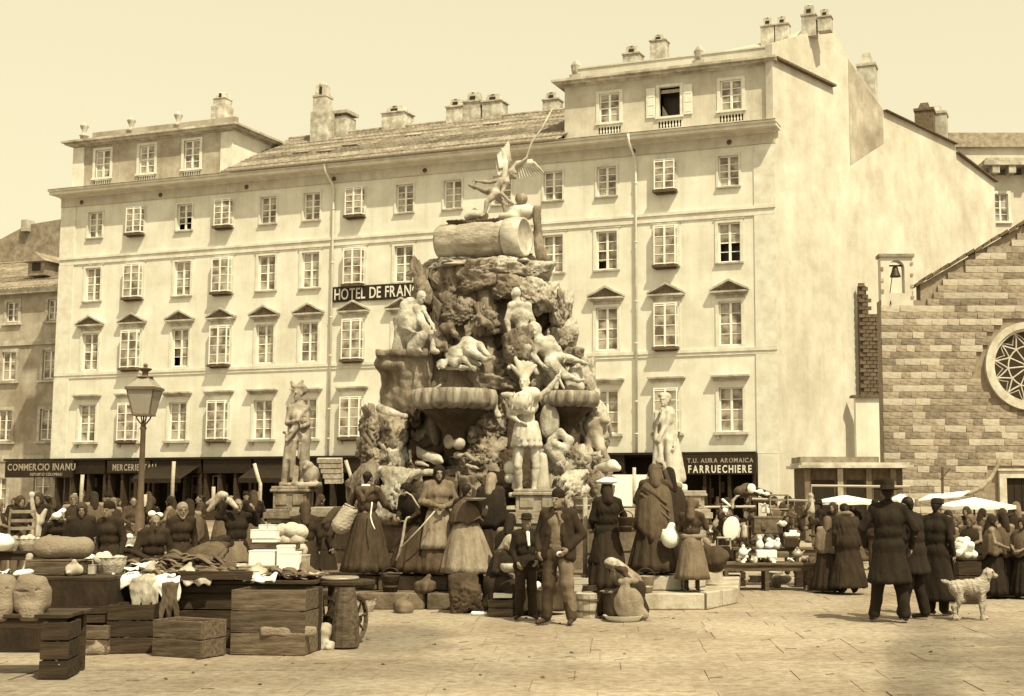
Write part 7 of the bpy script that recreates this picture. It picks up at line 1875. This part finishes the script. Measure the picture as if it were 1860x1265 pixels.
crumple('white_cloth', 'white cloth corner hanging in front of the dark crates', 252, 300, 14.16, 14.4, .74, 'cloth_light', 5, drop=.33, amp=.04)
crumple('white_cloth', 'twin pale cloth strips draped over the counter beside the white cloth', 296, 345, 14.18, 14.6, .74, 'linen', 7, drop=.20, amp=.04)
crumple('paper', 'pale wrapping paper under the fish in the middle of the counter', 395, 445, 14.25, 14.7, .745, 'paper', 9, amp=.04, cat='paper')
crumple('paper', 'curled pale paper edge at the right of the fish layer', 452, 515, 14.22, 14.55, .745, 'paper', 11, drop=.05, amp=.05, cat='paper')
crumple('paper', 'torn white paper beside the plank crate corner', 525, 585, 14.3, 14.6, .745, 'cloth_light', 12, amp=.04, cat='paper')
crumple('paper', 'white crumpled paper before the seated woman', 250, 285, 15.7, 16.0, .765, 'paper', 13, amp=.06, cat='paper')
crumple('paper', 'long pale sheet on the left part of the second table', 195, 262, 15.3, 15.62, .75, 'linen', 14, amp=.05, cat='paper')
crumple('dark_cloth', 'dark hide spread over the right of the counter', 455, 560, 14.35, 14.9, .742, 'cloth_brown', 15, amp=.06)
crumple('dark_cloth', 'grey brown cloth bunched in the middle of the counter', 380, 450, 14.5, 14.95, .75, 'cloth_grey', 17, amp=.07)
crumple('dark_cloth', 'brown cloth hanging in a point under the twin pale strips', 305, 336, 14.14, 14.3, .70, 'cloth_mid', 19, drop=.35, amp=.04)
# white boxes
def box(label, px0, px1, py0, py1, Y, d, m='paper', name='box', cat='box', rz=0, notch=False, seed=0):
    a, b = Q(px0, py0, Y), Q(px1, py1, Y); w = (b[0]-a[0])/2; h = (a[2]-b[2])/2
    mb = MB(); mb.box((0, 0, h*.93), (w, d/2, h*.93)); mb.box((0, 0, 2*h*.96), (w+.004, d/2+.004, h*.07))
    o = mb.build(name, M[m], None, bevel=.003, loc=((a[0]+b[0])/2, Y+d/2, b[2]), rot=(0, 0, radians(rz)))
    return tag(o, label, cat)
zc_ = 0
box('long brown box at the bottom of the pile of white boxes', 432, 508, 1028, 1056, 14.7, .3, 'goods_mid', rz=2)
box('tall white box standing upright on the counter', 507, 542, 1002, 1056, 14.55, .12, 'paper')
box('white box behind the tall upright white box', 503, 530, 990, 1056, 14.85, .14, 'paper')
box('mottled white box at the left of the pile', 452, 498, 1000, 1027, 14.85, .25, 'linen')
box('grey white box at the right of the pile', 536, 555, 1008, 1056, 14.8, .2, 'cloth_light')
box('flat tray box under the top white cartons', 455, 535, 986, 998, 15.6, .3, 'wood', cat='tray')
box('wide pale box supporting the tray at the back of the pile', 456, 540, 998, 1052, 15.65, .28, 'cloth_pale')
box('wide white carton at the very top of the pile', 455, 500, 962, 978, 15.6, .2, 'paper')
box('thin white card lying under the top carton', 458, 502, 979, 985, 15.6, .2, 'paper')
box('small white carton with open top, left of the two at the summit', 470, 482, 953, 962, 15.6, .1, 'paper'); box('small white carton, right of the two at the summit', 487, 499, 953, 962, 15.6, .1, 'paper')
box('small white slip of card on the counter edge', 430, 451, 1024, 1029, 14.9, .05, 'paper')
# melons
ms = mesh_np('melon', ico(3)[0]*np.array((.115, .115, .10)) * (1+.03*np.cos(10*np.arctan2(ico(3)[0][:, 1], ico(3)[0][:, 0]))[:, None]), ico(3)[1], smooth=True); ms.materials.append(M['melon'])
MP = [(508, 1000), (526, 1002), (543, 999), (503, 981), (520, 983), (539, 980), (512, 965), (530, 964), (545, 966)]
for i, (px, py) in enumerate(MP):
    o = obj_me('melon', ms, None, None, loc=Q(px, py, 16.3).tolist(), rot=(rr.uniform(-.6, .6), rr.uniform(-.6, .6), rr.random()*3)); k_ = rr.uniform(.85, 1.05); o.scale = (k_, k_, k_)
    tag(o, 'round pale melon in the heap behind the white boxes', 'melon', 'melons heaped behind the white boxes')
crate('dark crate holding the heap of melons', gx(525, 16.35), 16.35, 0, .42, .32, .88, n=4, m='wood_dark')

# --- left dark table with rolled sack
t = table('dark cloth covered market table at far left carrying a box and a fat roll', gx(95, 14.2), 14.35, 0, 1.55, .9, .77, rz=-2, nb=4)
mb = MB(); mb.b(-.78, .78, -.47, -.455, .04, .73); mb.b(.765, .78, -.455, .4, .04, .73); mb.build('table_skirt', M['cloth_dark'], t)
crate('shallow wooden box under the fat sacking roll', gx(113, 14.3), 14.3, .775, .56, .34, .14, rz=-2, n=1, m='wood', lid=True)
held('sacking_roll', 'fat roll of pale sacking lying on the shallow wooden box', 'roll', [('c', A3(-.19, 0, 0), A3(.20, 0, .0), .115, .115), ('c', A3(-.21, -.03, .0), A3(-.19, -.02, 0), .11, .12), ('-c', A3(-.12, -.13, .1), A3(-.10, -.13, -.12), .012, .012)], 'sack', (gx(122, 14.3), 14.3, 1.06), noise=(.008, 16, 2), h=.013)
held('cloth_lump', 'rumpled white cloth at the foot of the shallow box', 'cloth', [('e', A3(0, 0, 0), (.09, .08, .035)), ('e', A3(.06, 0, .02), (.06, .06, .03))], 'linen', (gx(42, 14.0), 14.05, .80), noise=(.015, 25, 2), h=.012)
held('cloth_lump', 'pale cloth bundle leaning on the left side of the box', 'cloth', [('c', A3(0, 0, -.05), A3(.03, 0, .1), .05, .04)], 'cloth_light', (gx(55, 14.2), 14.2, .86), noise=(.01, 20, 2), h=.012)
box('small pale pot on the table right of the shallow box', 160, 171, 1026, 1043, 14.2, .06, 'cloth_light', name='pot', cat='pot')
table('dark table standing behind in the left crowd', gx(60, 19.5), 19.5, 0, 2.6, .8, .80, nb=3)
table('dark table with pale cloth edge behind the seated woman', gx(215, 20.5), 20.6, 0, 1.5, .8, .78, nb=3)
crumple('white_cloth', 'strip of white cloth on the table left of the lamp foot', 206, 250, 20.3, 20.6, .80, 'linen', 31, amp=.04)
crumple('white_cloth', 'white cloth at the far left edge table', -20, 18, 14.1, 14.4, .78, 'linen', 33, amp=.05)
held('white_bundle', 'round white bundle at the left edge behind the dark table', 'bundle', [('e', A3(0, 0, 0), (.20, .15, .12)), ('e', A3(-.1, 0, .1), (.08, .08, .08))], 'linen', (gx(4, 19.0), 19.0, .93), noise=(.01, 12, 3), h=.018)
# chairs on the left table
def chair(label, px, Y, z, rz, m='cloth_grey'):
    t = thing('chair', label, 'chair', (gx(px, Y), Y, z), radians(rz))
    o = MB().b(-.2, .2, -.2, .2, .42, .46).build('seat', M[m], t, bevel=.01)
    for sx in (-1, 1):
        MB().tube([(sx*.18, -.17, 0), (sx*.18, -.17, .42)], .018, 6).build('leg', M[m], t)
        MB().tube([(sx*.18, .20, 0), (sx*.18, .17, .42), (sx*.19, .21, .75), (sx*.17, .25, .92)], .018, 6).build('back_post', M[m], t)
    for z_ in (.6, .72, .86): MB().b(-.17, .17, .185, .205, z_, z_+.05).build('back_slat', M[m], t)
    return t
chair('pale chair with curved back posts standing among the left crowd', 45, 21.0, .45, 200, 'cloth_pale')
held('horned_stand', 'pale curved forked stand beside the chair in the left crowd', 'stand', [('c', A3(-.1, 0, .5), A3(-.06, 0, .25), .03, .04), ('c', A3(-.06, 0, .25), A3(.05, 0, .12), .04, .06), ('c', A3(.05, 0, .12), A3(.13, 0, .3), .06, .03), ('c', A3(.0, 0, .12), A3(.0, 0, -.1), .07, .09), ('e', A3(-.1, 0, .55), (.05, .04, .05))], 'cloth_light', (gx(55, 21), 21.3, 1.05), h=.018)

# --- foreground bench with sacks
t = table('rough bench in the near left corner carrying two full sacks', gx(40, 12.3), 12.35, 0, 1.15, .6, .56, rz=0, nb=3, m='wood_dark')
crate('upright wooden crate at the right end of the near bench', gx(118, 12.1), 12.15, 0, .24, .40, .50, rz=8, n=3, m='wood_dark')
stick('prop_stick', 'thin stick propped under the near bench', [Q(88, 1175, 12.0), Q(108, 1208, 11.95)], .009, 'wood_pale')
for (px, lab, s_) in ((14, 'full pale sack on the near bench, cut by the left edge of the photo', 1.0), (72, 'full pale sack sagging over the near bench, right of the two', .96)):
    held('sack', lab, 'sack', [('b', A3(0, 0, .10*s_), (.16*s_, .14*s_, .15*s_), None, .09), ('b', A3(.0, -.02, .22*s_), (.125*s_, .11*s_, .09*s_), ry3(.15), .07), ('b', A3(.03, -.08, -.02), (.11*s_, .08*s_, .10*s_), None, .06), ('-c', A3(-.14, -.13, .165*s_), A3(.15, -.12, .185*s_), .012, .012, {'k': .01})], 'sack', (gx(px, 12.25), 12.2, .60), noise=(.012, 14, 4+px), h=.012)

# --- handcart / grinder at the end of the counter
t = thing('handcart', 'old wooden handcart with two spoked wheels and stout tapered leg, end of counter', 'handcart', (gx(605, 14.6), 14.6, 0))
Rl = lambda px, py, Y: Q(px, py, Y) - np.array(t.location)
for k, (px, ry) in enumerate(((590, .25), (646, .12))):
    cc = Rl(px, 1128, 14.9 - k*.0 - .2); wheel = MB(); R_ = .255
    n = 28; yaw = radians(62 if k == 0 else 72)
    def wp(a, r_, off=0): return (cc[0] + r_*cos(a)*cos(yaw) + off*sin(yaw), cc[1] + r_*cos(a)*sin(yaw) - off*cos(yaw), R_ + .005 + r_*sin(a))
    for i in range(n):
        a0_, a1_ = 2*pi*i/n, 2*pi*(i+1)/n
        V = [wp(a0_, R_-.035, -.02), wp(a0_, R_, -.02), wp(a1_, R_, -.02), wp(a1_, R_-.035, -.02), wp(a0_, R_-.035, .02), wp(a0_, R_, .02), wp(a1_, R_, .02), wp(a1_, R_-.035, .02)]
        wheel.add(V, [(0,1,2,3), (7,6,5,4), (0,4,5,1), (1,5,6,2), (2,6,7,3), (3,7,4,0)])
    w_ = wheel.build('wheel', M['cloth_pale'] if k == 0 else M['wood'], t)
    for i in range(8):
        a0_ = 2*pi*i/8 + .2; sp_ = MB(); sp_.tube([wp(a0_, .03), wp(a0_, R_-.03)], .013, 6); sp_.build('spoke', M['cloth_pale'] if k == 0 else M['wood'], w_)
    hb_ = MB(); hb_.tube([wp(0, 0, -.06), wp(0, 0, .06)], .04, 10); hb_.build('hub', M['wood_dark'], w_)
c0 = Rl(627, 1168, 14.3); MB().lathe([(.135, .01), (.15, .02), (.145, .3), (.105, .58), (.095, .64)], 12, c=(c0[0], c0[1], 0)).build('tapered_leg', M['wood'], t)
c1 = Rl(574, 1168, 14.1); MB().b(c1[0]-.05, c1[0]+.045, c1[1]-.05, c1[1]+.05, 0, .66).build('square_leg', M['wood_dark'], t, bevel=.006)
MB().lathe([(.30, .645), (.31, .66), (.31, .69), (.28, .70), (.001, .70)], 28, c=(c0[0]-.05, c0[1]+.25, 0)).build('round_top', M['wood_dark'], t)
MB().lathe([(.20, .70), (.21, .72), (.20, .735), (.17, .72)], 24, c=(c0[0]-.12, c0[1]+.25, 0)).build('iron_ring', M['tin'], t, smooth=True)
held('cloth_lump', 'pale rags stuffed between the left cart wheel and its leg', 'rags', [('e', A3(0, 0, .1), (.09, .08, .14)), ('e', A3(.03, 0, .02), (.08, .07, .06))], 'cloth_light', (gx(592, 14.15), 14.2, .03), noise=(.03, 20, 2), h=.012)

# --- small things before the fountain
crate('small wooden box with hoops standing beside the boy', gx(914, 17.9), 17.95, 0, .33, .26, .22, rz=-8, n=2, m='wood')
box('folded pale cloth on the small wooden box', 896, 930, 1079, 1086, 17.85, .2, 'linen', name='folded_cloth', cat='cloth')
t = thing('wooden_tub', 'pale wooden tub with two hoops and coiled rope on its lid', 'tub', (gx(1071, 17.75), 17.75, 0))
for i in range(14):
    a = 2*pi*i/14; mb = MB(); mb.prism([(r_*cos(a+d_), r_*sin(a+d_), z_) for r_, z_ in ((.165, 0), (.19, .3)) for d_ in ((-.21, .21) if z_ == 0 else (.21, -.21))], (-.02*cos(a), -.02*sin(a), 0)); mb.build('stave', M['wood_pale'], t)
for z_, r_ in ((.07, .178), (.22, .192)): MB().lathe([(r_, z_), (r_+.008, z_+.002), (r_+.009, z_+.028), (r_+.003, z_+.03)], 28, cap=False).build('hoop', M['wood'], t)
MB().lathe([(.18, .28), (.19, .31), (.17, .325), (.001, .33)], 28).build('lid', M['wood_pale'], t)
mb = MB(); mb.tube([(.1*cos(a)*(1 - a*.01), .1*sin(a)*(1-a*.01), .335 + a*.004) for a in np.linspace(0, 6*pi, 60)], .013, 6); mb.build('rope_coil', M['leather'], t, smooth=True)
t = bpy.data.objects; o = MB().tube([(0, 0, 0), (0, 0, 1.12)], .035, 10).build('standpipe', M['marble_old'], None, smooth=True, loc=(gx(1063, 19.5), 19.5, .44)); tag(o, 'slim pale upright pipe in front of the basin, right of the capped man', 'pipe')
me = rock_mesh((.20, .18, .25), 91, sub=5, blocky=.95); me.materials.append(M['rock_dark']); o = obj_me('stone_block', me, None, None, loc=(gx(846, 18.35), 18.35, .25)); tag(o, 'rough dark squared stone standing on the paving before the pale cloak', 'stone')
crate('pale crate on the step behind the capped man', gx(1048, 19.0), 19.05, .235, .32, .25, .2, n=2, m='wood_pale')
held('shoe_bundle', 'pale cloth bundle lying by the foot of the dark squared stone', 'bundle', [('c', A3(-.08, 0, .03), A3(.1, 0, .03), .03, .02)], 'linen', (gx(872, 17.95), 17.95, 0), h=.012)
held('white_sack', 'small white sack on the ground behind the boy', 'sack', [('e', A3(0, 0, .1), (.09, .08, .10)), ('c', A3(-.02, 0, .1), A3(-.04, 0, .4), .06, .05)], 'linen', (gx(982, 17.9), 17.95, 0), noise=(.01, 14, 3), h=.014)

# --- junk stall at the right
YJ = 23.2
table('bare plank bench of the junk stall, spread with small wares', gx(1393, 22.5), 22.5, 0, 1.62, .6, .46, nb=3, m='wood', lx=[-.72, -.05, .66])
table('raised back shelf of the junk stall', gx(1405, 23.6), 23.6, 0, 1.5, .5, .66, nb=3, m='wood')
fr = thing('display_rack', 'tall rough pole rack of the junk stall hung with tools', 'rack', (gx(1380, YJ+.9), YJ+.9, 0))
def fl(px, py, dy=0): return Q(px, py, YJ+.9+dy) - np.array(fr.location)
for (a, b, r) in (((1303, 902), (1303, 1030), .03), ((1362, 900), (1362, 1020), .028), ((1440, 905), (1440, 1000), .028), ((1476, 900), (1478, 1020), .03)): MB().tube([fl(*a), fl(*b)], r, 6).build('post', M['wood'], fr)
for (a, b, r) in (((1278, 921), (1372, 920), .022), ((1366, 906), (1480, 910), .022), ((1300, 955), (1372, 957), .015)): MB().tube([fl(*a, -.05), fl(*b, -.05)], r, 6).build('rail', M['wood_pale'], fr)
def junk(label, prims, m, px, py, Y, name, cat, **kw): return held(name, label, cat, prims, m, Q(px, py, Y).tolist(), **kw)
JL = [
 ('oval_tray', 'bright oval tray hanging in the left half of the rack', 'tray', [('e', A3(0, 0, 0), (.15, .03, .22), ry3(.2))], 'linen', 1328, 960, 23.7),
 ('frying_pan', 'black long handled pan hanging left in the rack', 'pan', [('e', A3(0, 0, 0), (.13, .03, .13)), ('c', A3(0, 0, .1), A3(.03, 0, .34), .018, .015)], 'iron', 1308, 950, 23.9),
 ('horn', 'curved pale horn fixed on top of the rack rail', 'horn', [('c', A3(-.08, 0, -.1), A3(-.07, 0, .02), .03, .03), ('c', A3(-.07, 0, .02), A3(.0, 0, .10), .03, .022), ('c', A3(.0, 0, .10), A3(.05, 0, .12), .022, .01)], 'cloth_light', 1338, 912, 23.9),
 ('horn', 'straight slanting pale horn left on the rack rail', 'horn', [('c', A3(-.08, 0, .06), A3(.05, 0, -.05), .03, .02)], 'linen', 1321, 914, 23.9),
 ('lantern', 'small pale lantern hanging in the middle of the rack', 'lantern', [('c', A3(0, 0, -.08), A3(0, 0, .07), .055, .05), ('c', A3(0, 0, .08), A3(0, 0, .13), .03, .012)], 'cloth_light', 1352, 965, 23.7),
 ('travel_case', 'dark square case standing in the middle of the back shelf', 'case', [('b', A3(0, 0, 0), A3(.26, .14, .14), None, .02), ('b', A3(0, 0, .15), A3(.27, .15, .02), None, .01)], 'goods_mid', 1394, 955, 23.9),
 ('dark_box', 'black iron box with white top at the right of the shelf', 'box', [('b', A3(0, 0, 0), A3(.12, .1, .09), None, .01)], 'iron', 1437, 985, 23.3),
 ('white_parcel', 'flat white parcel on the black iron box', 'parcel', [('b', A3(0, 0, 0), A3(.13, .1, .03), None, .01), ('b', A3(.02, 0, .05), A3(.06, .06, .03), None, .01)], 'linen', 1438, 971, 23.3),
 ('white_jug', 'white jug, leftmost of three on the back shelf', 'jug', [('e', A3(0, 0, 0), (.07, .07, .09)), ('c', A3(0, 0, .06), A3(0, 0, .12), .035, .045)], 'linen', 1380, 990, 23.4),
 ('white_jug', 'white jug, middle of three on the back shelf', 'jug', [('e', A3(0, 0, 0), (.08, .07, .07)), ('c', A3(0, 0, .05), A3(0, 0, .09), .04, .05)], 'linen', 1397, 991, 23.4),
 ('white_jug', 'white jug, rightmost of three on the back shelf', 'jug', [('e', A3(0, 0, 0), (.07, .07, .07)), ('c', A3(0, 0, .05), A3(0, 0, .1), .03, .04)], 'linen', 1413, 991, 23.4),
 ('white_box', 'long white box on the front bench of the junk stall', 'box', [('b', A3(0, 0, 0), A3(.17, .1, .065), None, .01)], 'paper', 1392, 1006, 22.5),
 ('brown_box', 'brown wooden box right of the long white box', 'box', [('b', A3(0, 0, 0), A3(.10, .09, .05), None, .01)], 'wood', 1421, 1007, 22.6),
 ('white_teapot', 'squat white pot at the left of the front bench', 'pot', [('e', A3(0, 0, 0), (.08, .07, .08)), ('c', A3(.06, 0, 0), A3(.12, 0, .05), .02, .015), ('e', A3(0, 0, .1), (.03, .03, .03)), ('c', A3(-.06, 0, -.08), A3(.06, 0, -.08), .03, .03)], 'linen', 1350, 1003, 22.5),
 ('stool', 'small grey stool frame hanging at left of the rack', 'stool', [('b', A3(0, 0, .08), A3(.13, .1, .015)), ('c', A3(-.1, 0, .08), A3(-.12, 0, -.12), .016, .014), ('c', A3(.1, 0, .08), A3(.12, 0, -.12), .016, .014), ('c', A3(-.11, 0, -.06), A3(.11, 0, -.06), .012, .012)], 'cloth_light', 1315, 985, 23.3),
 ('picture_frame', 'empty square picture frame standing on top of the rack', 'frame', [('c', A3(-.16, 0, -.13), A3(-.16, 0, .13), .016), ('c', A3(.16, 0, -.13), A3(.16, 0, .13), .016), ('c', A3(-.16, 0, .13), A3(.16, 0, .13), .016), ('c', A3(-.16, 0, -.13), A3(.16, 0, -.13), .016)], 'cloth_pale', 1415, 912, 24.0),
 ('shoe_box', 'open dark case lined with white showing pale wares above the rack', 'case', [('b', A3(0, 0, 0), A3(.24, .06, .07), ry3(.35), .01), ('b', A3(.06, 0, -.16), A3(.22, .06, .05), ry3(.2), .01)], 'iron', 1378, 893, 24.2),
 ('white_ware', 'upper row of pale ware inside the open dark case', 'ware', [('e', A3(-.14, -.07, .06), (.08, .03, .09)), ('e', A3(.02, -.07, .0), (.06, .03, .05)), ('e', A3(.14, -.07, -.04), (.06, .03, .04)), ('c', A3(-.14, -.07, .03), A3(.14, -.07, -.05), .02, .02)], 'linen', 1378, 893, 24.2),
 ('pale_figure', 'pale carved figure leaning at the right of the rack', 'figure', [('c', A3(0, 0, -.1), A3(0, 0, .1), .07, .05), ('e', A3(0, 0, .17), (.05, .05, .06)), ('c', A3(-.04, 0, .08), A3(-.1, 0, -.05), .025, .02)], 'cloth_light', 1473, 918, 23.9),
 ('basket', 'round straw basket on the ground below the front bench', 'basket', [('e', A3(0, 0, 0), (.17, .15, .10)), ('-e', A3(0, 0, .08), (.14, .12, .08))], 'straw', 1420, 1050, 23.0),
 ('saw', 'crossed dark handles of tools leaning in the rack', 'tools', [('c', A3(-.12, 0, -.15), A3(.12, 0, .12), .016, .012), ('c', A3(.12, 0, -.15), A3(-.12, 0, .1), .016, .012), ('c', A3(0, 0, -.16), A3(.02, 0, .16), .014, .012)], 'wood_dark', 1358, 985, 23.3),
 ('hat_block', 'dark rounded bundle above the rack before the barber shop', 'bundle', [('e', A3(0, 0, 0), (.2, .15, .12)), ('e', A3(.05, 0, .08), (.12, .1, .08))], 'cloth_mid', 1352, 893, 24.6),
 ('kettle', 'grey kettle standing at the right end of the front bench', 'kettle', [('e', A3(0, 0, 0), (.09, .08, .07)), ('c', A3(.06, 0, 0), A3(.12, 0, .05), .016, .012), ('c', A3(-.05, 0, .05), A3(.0, 0, .11), .01, .01), ('c', A3(.0, 0, .11), A3(.05, 0, .05), .01, .01)], 'tin', 1448, 1006, 22.6),
 ('book_pile', 'small pile of pale books on the floor under the bench', 'books', [('b', A3(0, 0, -.03), A3(.12, .08, .02)), ('b', A3(.01, 0, .012), A3(.10, .07, .018)), ('b', A3(0, 0, .05), A3(.11, .08, .016))], 'cloth_light', 1372, 1052, 22.9),
]
for nm, lab, cat, pr, m, px, py, Y in JL: junk(lab, pr, m, px, py, Y, nm, cat, h=.012, k=.012, noise=(.002, 30, 1))
# many unnamed small wares in the rack and on the bench
kk = []
for i in range(6):
    r_ = random.Random(i+50); pr = [('e', A3(0, 0, 0), (r_.uniform(.03, .09), .03, r_.uniform(.03, .1))), ('c', A3(0, 0, 0), A3(r_.uniform(-.12, .12), 0, r_.uniform(-.15, .15)), .02, .012)]
    if i % 2: pr.append(('b', A3(.03, 0, -.04), A3(r_.uniform(.03, .09), .03, r_.uniform(.02, .06))))
    kk.append(sculpt(pr, h=.013, k=.015, name='small_ware'))
kms = []
for me in kk:
    for m in ('linen', 'cloth_mid', 'iron', 'cloth_pale', 'wood'):
        c_ = me.copy(); c_.materials.append(M[m]); kms.append(c_)
for i in range(74):
    px = rr.uniform(1282, 1480); py = rr.uniform(918, 990); Y = rr.uniform(23.7, 24.5)
    tag(obj_me('small_ware', rr.choice(kms), None, None, loc=Q(px, py, Y).tolist(), rot=(0, rr.uniform(-1.2, 1.2), rr.uniform(-.6, .6))), 'small odd ware hanging in the tangle of the junk stall rack', 'ware', 'small wares hanging in the rack')
for i in range(26):
    px = rr.uniform(1320, 1478); Y = rr.uniform(22.3, 22.75)
    o = obj_me('small_ware', rr.choice(kms), None, None, loc=(gx(px, Y), Y, .50), rot=(rr.uniform(-1.5, 1.5), rr.uniform(-1.2, 1.2), rr.uniform(-3, 3))); o.scale = (.7,)*3
    tag(o, 'small odd ware lying loose on the front bench of the junk stall', 'ware', 'small wares on the bench')
for i, (px, Y, w_, h_) in enumerate(((1335, 23.5, .3, .25), (1460, 23.3, .35, .28), (1320, 24.0, .25, .35))):
    crate(['low box under the left end of the junk bench', 'dark box under the right end of the junk bench', 'tall box behind the left end of the junk bench'][i], gx(px, Y), Y, 0, w_, .3, h_, rz=rr.uniform(-15, 15), n=2, m='wood_dark')
bucket('pale bucket on the ground behind the junk bench legs', 1405, 23.2, 0, .14, .25, 'cloth_light')
# produce before the right crowd
o = sculpt_obj('cauliflower_heap', [('e', A3(rr.uniform(-.13, .13), rr.uniform(-.1, .1), rr.uniform(-.1, .12)), (.055,)*3) for _ in range(22)], M['linen'], None, Q(1753, 995, 19.8).tolist(), h=.014, k=.012, noise=(.006, 40, 2)); tag(o, 'heap of white cauliflowers held before the dark group at right', 'cauliflowers')
crate('crate carrying the white cauliflowers behind the dog', gx(1753, 19.85), 19.85, 0, .34, .3, .62, n=3, m='wood_dark')
# dark tables of the right crowd
table('dark low table among the dense right hand group', gx(1830, 21.0), 21.2, 0, 1.6, .7, .62, nb=3)
# baskets and produce filling the left market
def basket(label, px, Y, z, r=.17, h=.16, fill='linen', nfill=14, m='straw', fr_=.05, group=None):
    t = thing('basket', label, 'basket', (gx(px, Y), Y, z), rr.random()*3, group)
    mb = MB(); mb.lathe([(r*.75, 0), (r*.98, h*.6), (r, h), (r*1.05, h+.012), (r*.93, h+.01), (r*.85, h*.5), (.001, h*.45)], 30, fold=lambda th, z: 1 + .02*np.sin(th*15 + (z*60 % 2)*3.14)); mb.build('body', M[m], t)
    pr = [('e', A3(rr.uniform(-.6, .6)*r, rr.uniform(-.6, .6)*r, h*.75 + rr.uniform(0, .07)), (fr_*rr.uniform(.8, 1.2),)*3) for _ in range(nfill)]
    tag(sculpt_obj('produce', pr, M[fill], t, h=.014, k=.008, noise=(.006, 30, 2)), kind='stuff'); return t
BL = [(20, 19.2, .80, 'cloth_light', 'on the dark table at the far left edge'), (58, 19.3, .80, 'melon', 'on the dark table beside the pale chair'), (100, 19.2, .80, 'fish', 'on the dark table under the white headcloth'), (196, 20.4, .78, 'goods_mid', 'on the table just left of the lamp'), (236, 20.5, .78, 'linen', 'on the table just under the lamp post'),
      (205, 14.6, .77, 'melon', 'on the cloth covered table right of the sacking roll'), (30, 15.2, .0, 'goods_mid', 'under the far left table'), (300, 18.2, .0, 'cloth_light', 'on the ground behind the counter'), (455, 18.4, .42, 'melon', 'on a crate behind the white boxes at left'), (575, 16.2, .0, 'cloth_pale', 'on the ground behind the handcart'),
      (160, 17.4, .62, 'linen', 'on the low box behind the sacking roll')]
for px_, Y_, z_, f_, w_ in BL: basket({'cloth_light': 'straw basket of pale eggs ', 'melon': 'straw basket of round melons ', 'fish': 'straw basket of dark fish ', 'goods_mid': 'straw basket of brown roots ', 'linen': 'straw basket of white turnips ', 'cloth_pale': 'straw basket of pale onions '}[f_] + w_, px_, Y_, z_, fill=f_)
crate('upturned low box carrying a basket behind the sacking roll', gx(160, 17.4), 17.4, 0, .5, .4, .6, n=3, m='wood')
crate('upturned crate carrying a basket at left of the white boxes', gx(455, 18.4), 18.4, 0, .45, .4, .4, n=2, m='wood')
for i, (px_, Y_, z_, m_, lab_) in enumerate(((345, 14.5, .73, 'cloth_light', 'soft pale bundle on the middle left of the front counter'), (280, 14.6, .73, 'sack_pale', 'small tied sack on the left end of the front counter'), (420, 15.0, .73, 'cloth_mid', 'brown bundle behind the wrapping paper'), (560, 14.6, .73, 'cloth_grey', 'grey bundle at the right end of the counter'), (190, 13.75, 0, 'sack', 'slack sack on the ground before the long dark crate'), (140, 14.1, .78, 'cloth_light', 'small pale packet on the table before the roll'), (470, 14.35, .74, 'cloth_light', 'twist of pale cloth on the plank crate'))):
    held('bundle', lab_, 'bundle', [('b', A3(0, 0, .05), (.10, .08, .055), rz3(i*.7), .05), ('c', A3(0, 0, .09), A3(.03, 0, .14), .05, .025), ('c', A3(-.08, -.02, .03), A3(.1, -.05, .03), .035, .03)], m_, (gx(px_, Y_), Y_, z_), rz=i, noise=(.018, 18, i+1), h=.012)
crumple('white_cloth', 'broad white cloth covering the left half of the counter top', 228, 400, 14.35, 15.0, .738, 'linen', 41, amp=.045, n=40)
crumple('white_cloth', 'pale cloth fold lying at the counter edge under the fish', 345, 398, 14.2, 14.5, .742, 'cloth_light', 43, drop=.07, amp=.05)
for i, (px_, Y_, z_, k_, lab_) in enumerate(((712, 18.95, .235, 0, 'dark bucket on the left steps by the bending women'), (775, 18.9, .235, 1, 'brown bundle dropped on the left steps'), (735, 18.35, 0, 1, 'grey bundle on the paving before the left steps'), (1172, 18.9, .235, 0, 'pale pail on the right steps behind the hunched woman'), (664, 18.5, 0, 2, 'small basket on the paving at the left end of the steps'))):
    if k_ == 0: bucket(lab_, px_, Y_, z_, .13, .22, 'tin' if 'pale' in lab_ else 'wood_dark')
    elif k_ == 1: held('bundle', lab_, 'bundle', [('b', A3(0, 0, .08), (.16, .12, .09), rz3(i), .07), ('c', A3(0, 0, .14), A3(.05, 0, .22), .06, .03)], 'cloth_mid' if 'brown' in lab_ else 'cloth_grey', (gx(px_, Y_), Y_, z_), noise=(.02, 16, i), h=.014)
    else: basket(lab_, px_, Y_, z_, fill='cloth_mid')
# stones and rubbish on the ground
rm = [rock_mesh((.035, .03, .018), 200+i, sub=2) for i in range(4)]
for me in rm: me.materials.append(M['rock'])
for i in range(46):
    px = rr.uniform(180, 1850); Y = rr.uniform(11.2, 19)
    k_ = rr.uniform(.2, .6); o = obj_me('pebble', rr.choice(rm), None, None, loc=(gx(px, Y), Y, .008), rot=(0, 0, rr.random()*6), scale=(k_,)*3)
    tag(o, 'small stone lying loose on the dusty paving of the square', 'stone', 'pebbles scattered on the square')
sm = []
for i in range(4):
    mb = MB(); r_ = random.Random(i); mb.tube([(0, 0, 0), (.05, r_.uniform(-.02, .02), .005), (.12, r_.uniform(-.03, .03), .002)], .003, 4); me = mb.mesh('straw'); me.materials.append(M['wood'] if i % 2 else M['straw']); sm.append(me)
for i in range(90):
    px = rr.uniform(180, 1850); Y = rr.uniform(11, 18.5)
    o = obj_me('straw', rr.choice(sm), None, None, loc=(gx(px, Y), Y, .008), rot=(0, 0, rr.uniform(-.7, .7))); tag(o, 'single bit of straw littering the open paving', 'straw', 'straw bits on the square')
